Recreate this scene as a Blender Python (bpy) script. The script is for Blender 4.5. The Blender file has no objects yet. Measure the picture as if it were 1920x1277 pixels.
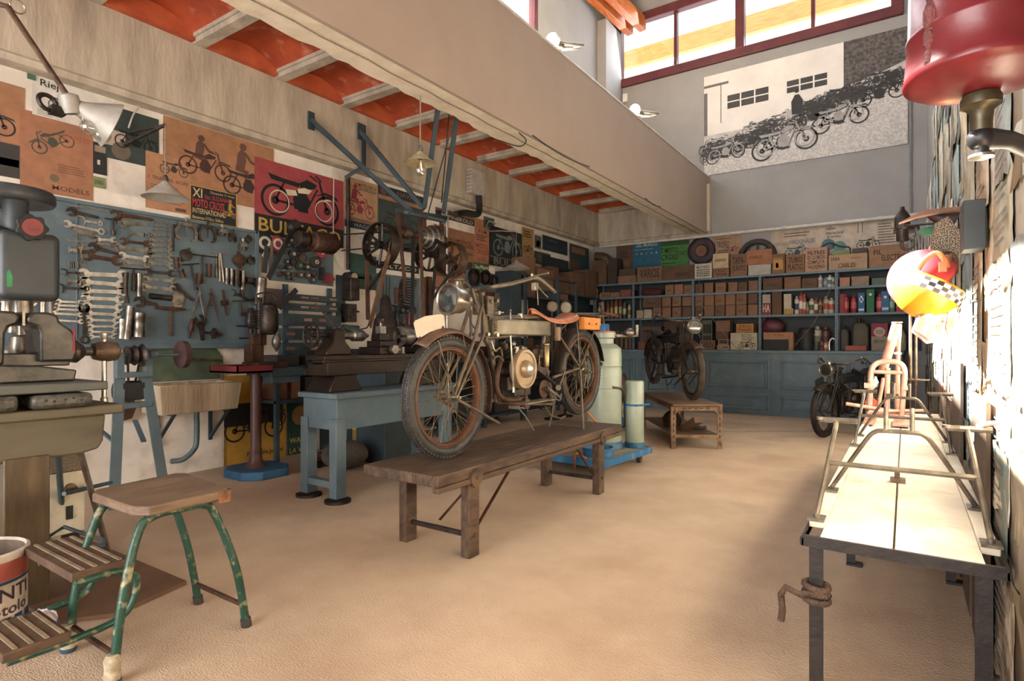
import bpy, bmesh, math, random
from mathutils import Matrix, Vector
from math import sin, cos, pi, radians
random.seed(7)
SC = bpy.context.scene; COL = SC.collection
# ---------------------------------------------------------------- camera
F, CX, CY, EYE = 1090.0, 960.0, 643.0, 1.15
YAW = math.atan(738 / 1090); SA, CA = sin(YAW), cos(YAW)
cam = bpy.data.cameras.new('camera'); cam.sensor_width = 36; cam.lens = F / 1920 * 36
cam.shift_y = 4.5 / 1920; cam.clip_start = 0.05; cam.clip_end = 200
co = bpy.data.objects.new('camera', cam); COL.objects.link(co)
co.location = (0, 0, EYE); co.rotation_euler = (pi / 2, 0, YAW); SC.camera = co
# measured points of the place: the spot on a given wall / depth plane / height seen at a photo pixel
def wx(px, py, X):
    k = (px - CX) / F; t = (k * CA - SA) / (k * SA + CA); Y = X / t; d = -X * SA + Y * CA
    return Vector((X, Y, EYE + (CY - py) * d / F))
def wy(px, py, Y):
    k = (px - CX) / F; t = (k * CA - SA) / (k * SA + CA); X = Y * t; d = -X * SA + Y * CA
    return Vector((X, Y, EYE + (CY - py) * d / F))
def wz(px, py, Z=0.0):
    d = (EYE - Z) * F / (py - CY); r = (px - CX) / F * d
    return Vector((r * CA - d * SA, r * SA + d * CA, Z))
# ---------------------------------------------------------------- light
SC.view_settings.view_transform = 'Standard'; SC.view_settings.look = 'None'
SC.view_settings.exposure = 1.05; SC.view_settings.gamma = 1.0; SC.view_settings.use_curve_mapping = False
W = bpy.data.worlds.new('world'); SC.world = W; W.use_nodes = True
bg = W.node_tree.nodes['Background']; bg.inputs[0].default_value = (0.86, 0.93, 1.0, 1); bg.inputs[1].default_value = 2.6
def lamp(name, kind, loc, energy, color=(1, 1, 1), **kw):
    l = bpy.data.lights.new(name, kind); l.energy = energy; l.color = color
    for k, v in kw.items():
        if k != 'aim': setattr(l, k, v)
    o = bpy.data.objects.new(name, l); COL.objects.link(o); o.location = loc
    if 'aim' in kw: o.rotation_euler = Vector(kw['aim']).to_track_quat('-Z', 'Y').to_euler()
    return o
lamp('sun', 'SUN', (-12, 4, 12), 210.0, (1.0, 0.945, 0.87), angle=radians(1.2), aim=(1, 0.0, -1.038))
# added fill at an unseen opening behind the camera; daylight at both clerestory windows
lamp('rear_fill', 'AREA', (-2.3, -3.9, 1.9), 230.0, (1.0, 0.95, 0.89), shape='RECTANGLE', size=4.4, size_y=3.0, aim=(-0.35, 1, 0.03))
lamp('window_daylight', 'AREA', (-4.72, 3.6, 5.5), 190.0, (0.93, 0.96, 1.0), shape='RECTANGLE', size=8.0, size_y=1.9, aim=(1, 0, -0.5))
lamp('gable_daylight', 'AREA', (-2.4, 10.55, 6.8), 60.0, (0.86, 0.93, 1.0), shape='RECTANGLE', size=4.4, size_y=1.2, aim=(0, -1, -0.35))
# ---------------------------------------------------------------- materials
def srgb(h):
    if isinstance(h, str):
        h = h.lstrip('#'); h = [int(h[i:i+2], 16) / 255 for i in (0, 2, 4)]
    return tuple(((c / 12.92) if c <= 0.04045 else ((c + 0.055) / 1.055) ** 2.4) for c in h) + (1,)
MATS = {}
def mat(name, c1, c2=None, sc=6.0, rough=0.6, metal=0.0, bump=0.0, bsc=None, det=6, stretch=None, lo=0.35, hi=0.65, spec=0.4, c3=None, sc3=2.0):
    if name in MATS: return MATS[name]
    m = bpy.data.materials.new(name); m.use_nodes = True; nt = m.node_tree; N = nt.nodes; L = nt.links
    b = N['Principled BSDF']; b.inputs['Roughness'].default_value = rough; b.inputs['Metallic'].default_value = metal
    b.inputs['Specular IOR Level'].default_value = spec
    a = srgb(c1); b.inputs['Base Color'].default_value = a
    tc = N.new('ShaderNodeTexCoord'); mp = N.new('ShaderNodeMapping'); L.new(tc.outputs['Object'], mp.inputs[0])
    if stretch: mp.inputs['Scale'].default_value = stretch
    if c2:
        n = N.new('ShaderNodeTexNoise'); n.inputs['Scale'].default_value = sc; n.inputs['Detail'].default_value = det; n.inputs['Roughness'].default_value = 0.6
        L.new(mp.outputs[0], n.inputs[0]); r = N.new('ShaderNodeValToRGB')
        r.color_ramp.elements[0].position = lo; r.color_ramp.elements[1].position = hi
        r.color_ramp.elements[0].color = a; r.color_ramp.elements[1].color = srgb(c2)
        L.new(n.outputs[0], r.inputs[0]); out = r.outputs[0]
        if c3:
            n3 = N.new('ShaderNodeTexNoise'); n3.inputs['Scale'].default_value = sc3; n3.inputs['Detail'].default_value = 8
            L.new(mp.outputs[0], n3.inputs[0]); r3 = N.new('ShaderNodeValToRGB'); r3.color_ramp.elements[0].position = 0.55; r3.color_ramp.elements[1].position = 0.82
            L.new(n3.outputs[0], r3.inputs[0]); mx = N.new('ShaderNodeMixRGB'); mx.inputs[2].default_value = srgb(c3)
            L.new(r3.outputs[0], mx.inputs[0]); L.new(out, mx.inputs[1]); out = mx.outputs[0]
        L.new(out, b.inputs['Base Color'])
    if bump:
        n2 = N.new('ShaderNodeTexNoise'); n2.inputs['Scale'].default_value = bsc or sc * 4; n2.inputs['Detail'].default_value = 4
        L.new(mp.outputs[0], n2.inputs[0]); bp = N.new('ShaderNodeBump'); bp.inputs['Strength'].default_value = bump; bp.inputs['Distance'].default_value = 0.01
        L.new(n2.outputs[0], bp.inputs['Height']); L.new(bp.outputs[0], b.inputs['Normal'])
    MATS[name] = m; return m
def col(h, rough=0.75, metal=0.0):          # plain paint / ink with slight unevenness
    k = 'paint_%s_%d_%d' % (h.lstrip('#'), rough * 100, metal * 100)
    if k in MATS: return MATS[k]
    c = [int(h.lstrip('#')[i:i+2], 16) for i in (0, 2, 4)]; g = sum(c) / 3; c = [g + (v - g) * .84 for v in c]; h = '%02x%02x%02x' % tuple(int(max(0, min(255, v))) for v in c)
    d = '%02x%02x%02x' % tuple(max(0, int(v * 0.84)) for v in c)
    return mat(k, h, d, 9, rough, metal, lo=0.3, hi=0.7)
def glassy(name, tint=(1, 1, 1, 1), gloss=0.12, rough=0.03):
    if name in MATS: return MATS[name]
    m = bpy.data.materials.new(name); m.use_nodes = True; nt = m.node_tree; N = nt.nodes; L = nt.links
    N.remove(N['Principled BSDF']); t = N.new('ShaderNodeBsdfTransparent'); t.inputs[0].default_value = tint
    g = N.new('ShaderNodeBsdfGlossy'); g.inputs['Roughness'].default_value = rough; mx = N.new('ShaderNodeMixShader')
    mx.inputs[0].default_value = gloss; L.new(t.outputs[0], mx.inputs[1]); L.new(g.outputs[0], mx.inputs[2])
    L.new(mx.outputs[0], N['Material Output'].inputs[0]); MATS[name] = m; return m
# ---------------------------------------------------------------- mesh builder
def arr(v): return Vector(v)
def frame(n):
    n = Vector(n).normalized(); a = Vector((0, 0, 1)) if abs(n.z) < 0.9 else Vector((1, 0, 0))
    u = a.cross(n).normalized(); return u, n.cross(u), n
def smooth(pts, k=6):
    P = [Vector(p) for p in pts]; out = []
    for i in range(len(P) - 1):
        p0 = P[i-1] if i else P[0] * 2 - P[1]; p1 = P[i]; p2 = P[i+1]; p3 = P[i+2] if i + 2 < len(P) else P[-1] * 2 - P[-2]
        for j in range(k):
            t = j / k; out.append(0.5 * ((2 * p1) + (p2 - p0) * t + (2 * p0 - 5 * p1 + 4 * p2 - p3) * t * t + (3 * p1 - p0 - 3 * p2 + p3) * t ** 3))
    out.append(P[-1]); return out
class B:
    def __init__(s): s.v = []; s.f = []; s.mi = []; s.cur = 0
    def m(s, i): s.cur = i; return s
    def add(s, vs, fs, T=None):
        o = len(s.v); s.v += [tuple(T @ Vector(v)) if T else tuple(v) for v in vs]
        for f in fs: s.f.append([i + o for i in f]); s.mi.append(s.cur)
        return s
    def bx(s, x0, x1, y0, y1, z0, z1, T=None):
        vs = [(x, y, z) for x in (x0, x1) for y in (y0, y1) for z in (z0, z1)]
        return s.add(vs, [(0,1,3,2),(4,6,7,5),(0,4,5,1),(2,3,7,6),(0,2,6,4),(1,5,7,3)], T)
    def box(s, c, d, rz=0, T=None):
        M = Matrix.Translation(c) @ Matrix.Rotation(rz, 4, 'Z')
        if T: M = T @ M
        return s.bx(-d[0]/2, d[0]/2, -d[1]/2, d[1]/2, -d[2]/2, d[2]/2, M)
    def bar(s, p, q, w, h=None, up=(0, 0, 1)):           # rectangular bar between two points
        p = Vector(p); q = Vector(q); h = h or w; z = (q - p); l = z.length; z.normalize()
        u = Vector(up); 
        if abs(u.dot(z)) > 0.95: u = Vector((1, 0, 0))
        x = u.cross(z).normalized(); y = z.cross(x)
        M = Matrix((x, y, z)).transposed().to_4x4(); M.translation = p
        return s.bx(-w/2, w/2, -h/2, h/2, 0, l, M)
    def tube(s, pts, r, n=8, closed=False, cap=True, T=None):
        P = [Vector(p) for p in pts]; k = len(P); R = r if isinstance(r, (list, tuple)) else [r] * k
        vs = []; u = None
        for i in range(k):
            if closed: t = P[(i+1) % k] - P[i-1]
            else: t = P[min(i+1, k-1)] - P[max(i-1, 0)]
            if t.length < 1e-9: t = Vector((0, 0, 1))
            t.normalize()
            if u is None: u = frame(t)[0]
            u = (u - t * u.dot(t))
            if u.length < 1e-6: u = frame(t)[0]
            u.normalize(); w = t.cross(u)
            for j in range(n):
                a = 2 * pi * j / n; vs.append(P[i] + (u * cos(a) + w * sin(a)) * R[i])
        fs = [(i*n+j, i*n+(j+1) % n, ((i+1) % k)*n+(j+1) % n, ((i+1) % k)*n+j) for i in range(k if closed else k-1) for j in range(n)]
        if cap and not closed: fs += [list(range(n))[::-1], list(range((k-1)*n, k*n))]
        return s.add(vs, fs, T)
    def cyl(s, p, q, r, r2=None, n=16, T=None): return s.tube([p, q], [r, r if r2 is None else r2], n, T=T)
    def lathe(s, prof, o=(0, 0, 0), ax=(0, 0, 1), n=24, T=None, sx=1.0):
        u, w, z = frame(ax); o = Vector(o); vs = []; fs = []; k = len(prof)
        for r, h in prof:
            for j in range(n):
                a = 2 * pi * j / n; vs.append(o + z * h + (u * cos(a) * sx + w * sin(a)) * max(r, 1e-4))
        for i in range(k - 1):
            for j in range(n): fs.append((i*n+j, i*n+(j+1) % n, (i+1)*n+(j+1) % n, (i+1)*n+j))
        fs += [list(range(n))[::-1], list(range((k-1)*n, k*n))]
        return s.add(vs, fs, T)
    def sph(s, c, r, n=12, sc=(1, 1, 1), T=None):
        vs = []; fs = []; m = n // 2 + 1
        for i in range(m + 1):
            a = pi * i / m
            for j in range(n): b = 2 * pi * j / n; vs.append((c[0] + max(sin(a), 1e-3) * cos(b) * r * sc[0], c[1] + max(sin(a), 1e-3) * sin(b) * r * sc[1], c[2] + cos(a) * r * sc[2]))
        for i in range(m):
            for j in range(n): fs.append((i*n+j, (i+1)*n+j, (i+1)*n+(j+1) % n, i*n+(j+1) % n))
        return s.add(vs, fs, T)
    def prism(s, poly, z0, z1, T=None, hole=None):
        k = len(poly); vs = [(x, y, z0) for x, y in poly] + [(x, y, z1) for x, y in poly]
        fs = [list(range(k))[::-1], list(range(k, 2*k))] + [(i, (i+1) % k, k+(i+1) % k, k+i) for i in range(k)]
        return s.add(vs, fs, T)
    def ring(s, c, R, w, z0, z1, n=28, T=None, sx=1.0):  # flat washer in the xy plane
        vs = []
        for rr, z in ((R, z0), (R, z1), (R - w, z1), (R - w, z0)):
            vs += [(c[0] + cos(2*pi*j/n) * rr * sx, c[1] + sin(2*pi*j/n) * rr, z) for j in range(n)]
        fs = [(a*n+j, a*n+(j+1) % n, ((a+1) % 4)*n+(j+1) % n, ((a+1) % 4)*n+j) for a in range(4) for j in range(n)]
        return s.add(vs, fs, T)
    def tor(s, c, R, r, ax=(0, 0, 1), n=32, m=10, T=None, a0=0, a1=2*pi, rz=None):
        u, w, z = frame(ax); c = Vector(c); full = abs(a1 - a0 - 2*pi) < 1e-6; k = n if full else n + 1
        vs = [c + (u * cos(a0 + (a1-a0)*i/n) + w * sin(a0 + (a1-a0)*i/n)) * (R + r * cos(2*pi*j/m)) + z * (rz or r) * sin(2*pi*j/m) for i in range(k) for j in range(m)]
        fs = [(i*m+j, ((i+1) % k)*m+j, ((i+1) % k)*m+(j+1) % m, i*m+(j+1) % m) for i in range(k if full else k-1) for j in range(m)]
        if not full: fs += [list(range(m)), list(range((k-1)*m, k*m))[::-1]]
        return s.add(vs, fs, T)
    def strip(s, prof, w0, w1, T=None, t=0.003):         # profile (x,z) swept along y, given thickness
        k = len(prof); P = [Vector((a, 0, b)) for a, b in prof]; vs = []
        for i in range(k):
            d = (P[min(i+1, k-1)] - P[max(i-1, 0)]).normalized(); nn = Vector((-d.z, 0, d.x)) * t
            for q in (P[i], P[i] + nn):
                for y in (w0, w1): vs.append((q.x, y, q.z))
        fs = []
        for i in range(k-1):
            a = i*4; b = a+4; fs += [(a, b, b+1, a+1), (a+2, a+3, b+3, b+2), (a, a+2, b+2, b), (a+1, b+1, b+3, a+3)]
        fs += [(0, 1, 3, 2), (4*k-4, 4*k-2, 4*k-1, 4*k-3)]
        return s.add(vs, fs, T)
def ob(name, b, mt, parent=None, bev=0, M=None, label=None, sharp=38, seg=2):
    me = bpy.data.meshes.new(name); me.from_pydata(b.v, [], b.f); 
    for m_ in (mt if isinstance(mt, (list, tuple)) else [mt]): me.materials.append(m_)
    me.polygons.foreach_set('material_index', b.mi); me.update()
    bm = bmesh.new(); bm.from_mesh(me); bmesh.ops.recalc_face_normals(bm, faces=bm.faces); bm.to_mesh(me); bm.free()
    me.polygons.foreach_set('use_smooth', [True] * len(me.polygons))
    me.set_sharp_from_angle(angle=radians(sharp))
    o = bpy.data.objects.new(name, me); COL.objects.link(o)
    if parent is not None: o.parent = parent
    if M is not None: o.matrix_basis = M
    if bev:
        bv = o.modifiers.new('bevel', 'BEVEL'); bv.width = bev; bv.segments = seg; bv.limit_method = 'ANGLE'; bv.angle_limit = radians(40)
    if label: o['label'] = label
    return o
def setp(o, label=None, cat=None, group=None, kind=None):
    if label: o['label'] = label
    if cat: o['category'] = cat
    if group: o['group'] = group
    if kind: o['kind'] = kind
    return o
def thing(name, label, cat, loc=(0, 0, 0), rz=0, group=None, M=None):
    o = bpy.data.objects.new(name, None); COL.objects.link(o); o.empty_display_size = 0.1
    if M is not None: o.matrix_basis = M
    else: o.location = loc; o.rotation_euler = (0, 0, rz)
    return setp(o, label, cat, group)
def solo(name, b, mt, label, cat, group=None, bev=0, M=None, kind=None): return setp(ob(name, b, mt, bev=bev, M=M), label, cat, group, kind)
def struct(name, b, mt, bev=0): return setp(ob(name, b, mt, bev=bev), kind='structure')
def dup(root, M, label, group=None):
    r = root.copy(); COL.objects.link(r); r.matrix_basis = M; r['label'] = label
    if group: r['group'] = group
    for ch in list(root.children):
        c = ch.copy(); COL.objects.link(c); c.parent = r
        for g in list(ch.children):
            d = g.copy(); COL.objects.link(d); d.parent = c
    return r
def TR(x, y, z, rz=0, rx=0, ry=0, s=1.0): return Matrix.Translation((x, y, z)) @ Matrix.Rotation(rz, 4, 'Z') @ Matrix.Rotation(ry, 4, 'Y') @ Matrix.Rotation(rx, 4, 'X') @ Matrix.Scale(s, 4)
def face(o, side):              # frame of something flat on a wall: x right as seen, y up, z out of the wall
    R = {'L': ((0, 0, 1), (1, 0, 0), (0, 1, 0)), 'B': ((1, 0, 0), (0, 0, -1), (0, 1, 0)), 'R': ((0, 0, -1), (-1, 0, 0), (0, 1, 0))}[side]
    M = Matrix(R).to_4x4(); M.translation = o; return M
TXT = {}
def text_mesh(s):
    if s in TXT: return TXT[s]
    c = bpy.data.curves.new('lettering', 'FONT'); c.body = s; c.size = 1; c.offset = 0.012; c.resolution_u = 2
    o = bpy.data.objects.new('lettering', c); me = bpy.data.meshes.new_from_object(o)
    vs = [tuple(v.co) for v in me.vertices]; fs = [tuple(p.vertices) for p in me.polygons]
    x0 = min(v[0] for v in vs); x1 = max(v[0] for v in vs); y0 = min(v[1] for v in vs); y1 = max(v[1] for v in vs)
    vs = [((v[0]-x0)/(x1-x0), (v[1]-y0)/(y1-y0), 0) for v in vs]; bpy.data.objects.remove(o); bpy.data.curves.remove(c); bpy.data.meshes.remove(me)
    TXT[s] = (vs, fs); return TXT[s]
def letters(b, s, x0, x1, y0, y1, z=0.0012, slant=0.0):   # fit a word into a rectangle
    vs, fs = text_mesh(s)
    return b.add([(x0 + v[0]*(x1-x0) + slant*v[1]*(y1-y0), y0 + v[1]*(y1-y0), z) for v in vs], fs)
def art_bike(b, x, y, w, z=0.0012, flip=1, ang=0.0):     # a small printed motorcycle, w wide, centred on x,y
    M = Matrix.Translation((x, y, 0)) @ Matrix.Rotation(ang, 4, 'Z') @ Matrix.Diagonal((flip * w, w, 1, 1))
    t = 0.0004
    for cx in (-0.33, 0.33):
        b.ring((cx, -0.12), 0.17, 0.030, z, z+t, 24, M); b.ring((cx, -0.12), 0.045, 0.03, z, z+t, 10, M)
    def ln(p, q, h=0.018):
        p = Vector(p); q = Vector(q); d = (q-p).normalized(); n = Vector((-d.y, d.x)) * h / 2
        b.prism([tuple(p-n), tuple(q-n), tuple(q+n), tuple(p+n)], z, z+t, M)
    ln((0.33, -0.12), (0.22, 0.20), 0.03); ln((0.20, 0.19), (0.10, 0.235), 0.02); ln((0.17, 0.25), (0.25, 0.20), 0.02)
    ln((-0.33, -0.12), (-0.05, -0.13), 0.025); ln((-0.33, -0.12), (-0.22, 0.10), 0.022); ln((0.20, 0.10), (0.06, -0.15), 0.022); ln((-0.05, -0.18), (0.08, -0.18), 0.02)
    b.prism([(-0.02, 0.06), (0.17, 0.10), (0.19, 0.15), (0.06, 0.18), (-0.04, 0.12)], z+t, z+2*t, M)
    b.prism([(-0.38, 0.09), (-0.05, 0.07), (-0.02, 0.12), (-0.25, 0.13), (-0.42, 0.15)], z+t, z+2*t, M)
    b.prism([(-0.10, -0.17), (0.07, -0.17), (0.10, -0.05), (0.03, 0.05), (-0.07, 0.04), (-0.12, -0.06)], z+t, z+2*t, M)
    b.prism([(0.16, 0.02), (0.30, 0.09), (0.46, 0.06), (0.50, 0.02), (0.31, 0.06)], z+t, z+2*t, M)
    return b
_k = [0]
def poster(side, pl, q0, q1, base, els=(), label='', name='poster', cat='poster', group=None, bent=0):
    """side L/B/R; pl = wall plane; q0 top-left pixel, q1 bottom-right pixel"""
    _k[0] += 1; f = wy if side == 'B' else wx
    a = f(q0[0], q0[1], pl); c = f(q1[0], q1[1], pl)
    if side == 'B': w = c.x - a.x
    elif side == 'L': w = c.y - a.y
    else: w = a.y - c.y
    h = a.z - c.z; off = 0.002 + 0.0008 * _k[0]
    o = Vector((a.x, a.y, c.z)); o += {'L': Vector((off, 0, 0)), 'B': Vector((0, -off, 0)), 'R': Vector((-off, 0, 0))}[side]
    return sheet(face(o, side), w, h, base, els, label, name, cat, group)
def sheet(M, w, h, base, els, label, name='poster', cat='poster', group=None, parent=None, t=0.0009):
    b = B().bx(0, w, 0, h, 0, t)
    if parent is None:
        if isinstance(base, str): base = col(base, 0.7)
        r = setp(ob(name, b, base, M=M), label, cat, group)
    else: r = parent
    rest = {}
    for i_, e in enumerate(els):
        k = (e[0], e[-1], i_); bb = rest.setdefault(k, B()); x0, y0, x1, y1 = e[-5] * w, e[-4] * h, e[-3] * w, e[-2] * h
        if e[0] == 't': letters(bb, e[1], x0, x1, y0, y1, t + 0.0012)
        elif e[0] == 'r': bb.bx(x0, x1, y0, y1, t*0.5, t + 0.0003)
        elif e[0] == 'b': art_bike(bb, (x0+x1)/2, (y0+y1)/2 + (x1-x0)*0.03, x1-x0, t + 0.0006, 1, 0)
        elif e[0] == 'B': art_bike(bb, (x0+x1)/2, (y0+y1)/2, x1-x0, t + 0.0006, -1, 0.5)
        elif e[0] == 'h':                      # printed rider figure
            P_ = lambda L_: [(x0 + (x1-x0)*u, y0 + (y1-y0)*v) for u, v in L_]
            bb.prism(P_([(.25, .35), (.55, .32), (.62, .55), (.58, .78), (.42, .82), (.30, .70)]), t, t + .0010).prism(P_([(.55, .72), (.62, .66), (.80, .52), (.98, .50), (.98, .56), (.82, .60), (.62, .78)]), t, t + .0011).prism(P_([(.25, .38), (.55, .33), (.72, .30), (.66, .05), (.80, .0), (.58, .02), (.55, .22), (.22, .26)]), t, t + .0011).prism([(x0 + (x1-x0)*.5 + (x1-x0)*.13*cos(a*.52), y0 + (y1-y0)*.9 + (y1-y0)*.10*sin(a*.52)) for a in range(12)], t, t + .0012)
        elif e[0] == 'o': bb.lathe([(min(x1-x0, y1-y0)/2, 0), (min(x1-x0, y1-y0)/2, 0.0004)], ((x0+x1)/2, (y0+y1)/2, t + 0.0002), n=24)
        elif e[0] == 'l':                      # rows of small print
            n = e[1]; st = (y1-y0) / n
            for i in range(n):
                xx = x1 - (x1-x0) * random.uniform(0, .3); bb.bx(x0, xx, y0 + st*i, y0 + st*(i+0.42), t, t + 0.0008)
    nm = {'t': 'lettering', 'r': 'printed_panel', 'b': 'printed_motorcycle', 'B': 'printed_motorcycle', 'h': 'printed_rider', 'o': 'printed_disc', 'l': 'small_print'}
    for (kind, c_, i_), bb in rest.items(): ob(nm[kind], bb, col(c_) if isinstance(c_, str) else c_, r)
    return r
NTH = ['first', 'second', 'third', 'fourth', 'fifth', 'sixth', 'seventh', 'eighth', 'ninth', 'tenth', 'eleventh', 'twelfth', 'thirteenth', 'fourteenth', 'fifteenth', 'sixteenth', 'seventeenth', 'eighteenth', 'nineteenth', 'twentieth']
# common finishes
M_plaster = mat('white_plaster', '#d8d0c6', '#c6bbae', 3, 0.85, bump=0.25, bsc=18, c3='#a89c8e', sc3=5)
M_grey = mat('grey_wall_paint', '#8f8a87', '#878280', 2, 0.8, bump=0.05, bsc=40)
M_conc = mat('cast_concrete', '#b8ac9a', '#9a8d7d', 5, 0.85, bump=0.5, bsc=30, stretch=(1, 1, 0.25), c3='#6f6458', sc3=4)
M_concw = mat('whitewashed_concrete', '#dccfba', '#c9bba6', 5, 0.85, bump=0.6, bsc=14)
M_brick = mat('terracotta_tile', '#b5512e', '#8c3a24', 2.5, 0.7, bump=0.2, bsc=25, c3='#c98a6c', sc3=7)
M_iron = mat('dark_iron', '#2b2624', '#4a3f39', 14, 0.5, 0.75, bump=0.2, bsc=60)
M_steel = mat('worn_steel', '#8d857b', '#5e564f', 14, 0.36, 0.85, bump=0.1, bsc=80)
M_bright = mat('bright_steel', '#c4beb6', '#99928a', 12, 0.3, 0.75)
M_rust = mat('rusty_steel', '#5b3f30', '#3a2a22', 12, 0.65, 0.5, bump=0.4, bsc=50)
M_brown = mat('dusty_brown_metal', '#6f5a48', '#4a3b30', 16, 0.5, 0.6, bump=0.2, bsc=60)
M_black = mat('matt_black', '#191817', '#2a2725', 10, 0.6)
M_rub = mat('black_rubber', '#24211f', '#3a3531', 20, 0.7, bump=0.2, bsc=60)
M_blue = mat('workshop_blue_paint', '#4a5a63', '#56666d', 4, 0.5, bump=0.08, bsc=30, c3='#66706f', sc3=6)
M_blued = mat('dark_blue_green_paint', '#2a353a', '#36444a', 5, 0.55, bump=0.1, bsc=30)
M_wood = mat('worn_wood', '#6b4f3a', '#4c3728', 5, 0.7, bump=0.4, bsc=20, stretch=(8, 1, 1))
M_woody = mat('old_plank_wood', '#54402f', '#35281f', 6, 0.7, bump=0.5, bsc=18, stretch=(6, 1, 3), c3='#6e5740', sc3=4)
M_leather = mat('tan_leather', '#a3603a', '#86492a', 12, 0.45, bump=0.15, bsc=60)
M_cream = mat('cream_enamel', '#c7bda6', '#a99f8a', 8, 0.4)
M_cord = mat('braided_cord', '#8f7f6c', '#6d5f50', 60, 0.8)
M_glass = glassy('clear_glass', (0.95, 0.96, 0.95, 1), 0.12)
M_bulb = glassy('bulb_glass', (0.93, 0.9, 0.84, 1), 0.22)
# ================================================================ the room
XL, XR, YB, YF = -5.25, 0.27, 10.7, -4.0
m_floor = mat('screed_floor', '#b8a28c', '#a8917b', 1.6, 0.75, c3='#987f6a', sc3=1.3, det=8)
nt = m_floor.node_tree; Nn = nt.nodes; Ll = nt.links; bs = Nn['Principled BSDF']
tc = Nn.new('ShaderNodeTexCoord'); wv = Nn.new('ShaderNodeTexVoronoi'); wv.inputs['Scale'].default_value = 85
mpf = Nn.new('ShaderNodeMapping'); mpf.inputs['Scale'].default_value = (1, 2.2, 1); mpf.inputs['Rotation'].default_value = (0, 0, 0.5)
Ll.new(tc.outputs['Object'], mpf.inputs[0]); Ll.new(mpf.outputs[0], wv.inputs['Vector'])
bpn = Nn.new('ShaderNodeBump'); bpn.inputs['Strength'].default_value = 0.5; bpn.inputs['Distance'].default_value = 0.004
Ll.new(wv.outputs['Distance'], bpn.inputs['Height']); Ll.new(bpn.outputs[0], bs.inputs['Normal'])
struct('floor', B().bx(-5.6, 0.5, YF - 0.2, YB + 0.3, -0.12, 0), m_floor)
struct('wall_left', B().bx(XL - 0.2, XL, YF, YB + 0.1, 0, 3.7), M_plaster)
struct('wall_back', B().bx(-5.6, 0.5, YB, YB + 0.15, 0, 6.17).bx(-5.6, -4.78, YB, YB + 0.15, 6.17, 7.5).bx(-0.03, 0.5, YB, YB + 0.15, 6.17, 7.5).bx(-5.6, 0.5, YB, YB + 0.15, 7.5, 8.3), M_grey)
m_rightwall = mat('old_papered_board', '#8a7561', '#6a5644', 4, 0.8, bump=0.3, bsc=20, stretch=(1, 3, 0.6), c3='#4f3c2e', sc3=3)
struct('wall_right', B().bx(XR, XR + 0.2, YF, YB + 0.1, 0, 8.3), M_grey)
struct('trim_3', B().bx(XR - .003, XR + .01, YF, 7.9, 0, 3.9).bx(XR - .003, XR + .01, 7.9, YB, 0, 3.0), m_rightwall)
struct('wall_rear', B().bx(-5.6, -4.4, YF - 0.2, YF, 0, 8.3).bx(-0.4, 0.5, YF - 0.2, YF, 0, 8.3).bx(-4.4, -0.4, YF - 0.2, YF, 3.2, 8.3), M_grey)
# upper left clerestory wall (window opening lets the sun strike the right wall)
WZ1 = 6.70
struct('wall_clerestory', B().bx(-4.95, -4.8, YF, YB, 4.14, 4.9).bx(-4.95, -4.8, YF, YB, WZ1, 8.3).bx(-4.95, -4.8, 7.84, YB, 4.9, WZ1).bx(-4.95, -4.8, YF, -0.6, 4.9, WZ1), M_grey)
struct('ceiling', B().bx(-5.1, 0.5, YF - 0.2, YB + 0.3, 8.3, 8.45), M_grey)
struct('ceiling_lower', B().bx(-5.6, -2.99, YF, YB, 4.0, 4.14), M_conc)
# cast concrete beam along the left wall with a stepped underside, the return at the back, and the boxed beam in the middle
struct('beam_left', B().bx(-5.3, -5.08, YF, YB, 3.15, 4.0).bx(-5.3, -5.12, YF, YB, 3.10, 3.15), M_conc)
struct('beam_back', B().bx(-5.08, -2.9, YB - 0.12, YB, 3.15, 4.0).bx(-5.08, -2.9, YB - 0.07, YB, 3.10, 3.15), M_conc)
random.seed(3)
bb = B(); n = 150; vs = []
for i in range(n + 1):
    y = YF + (YB - YF) * i / n; j = random.uniform(-0.012, 0.018)
    vs += [(-3.29 + j, y, 3.13 + abs(j) * 0.4), (-2.985, y, 3.125), (-2.985, y, 4.0), (-3.29 + j * .3, y, 4.0)]
fs = [(i*4+k, i*4+(k+1) % 4, i*4+4+(k+1) % 4, i*4+4+k) for i in range(n) for k in range(4)] + [(0, 1, 2, 3), (n*4+3, n*4+2, n*4+1, n*4)]
bb.add(vs, fs)
struct('beam_middle', bb, M_concw)
m_clad = mat('smooth_taupe_paint', '#a08d80', '#9a877a', 1.5, 0.7, bump=0.04, bsc=60)
struct('beam_cladding', B().bx(-2.983, -2.95, YF, YB, 3.12, 4.139), m_clad)
struct('trim_1', B().bx(-3.0, -2.94, YF, YB, 4.14, 4.16), col('#d9d0c6', 0.5))
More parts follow.
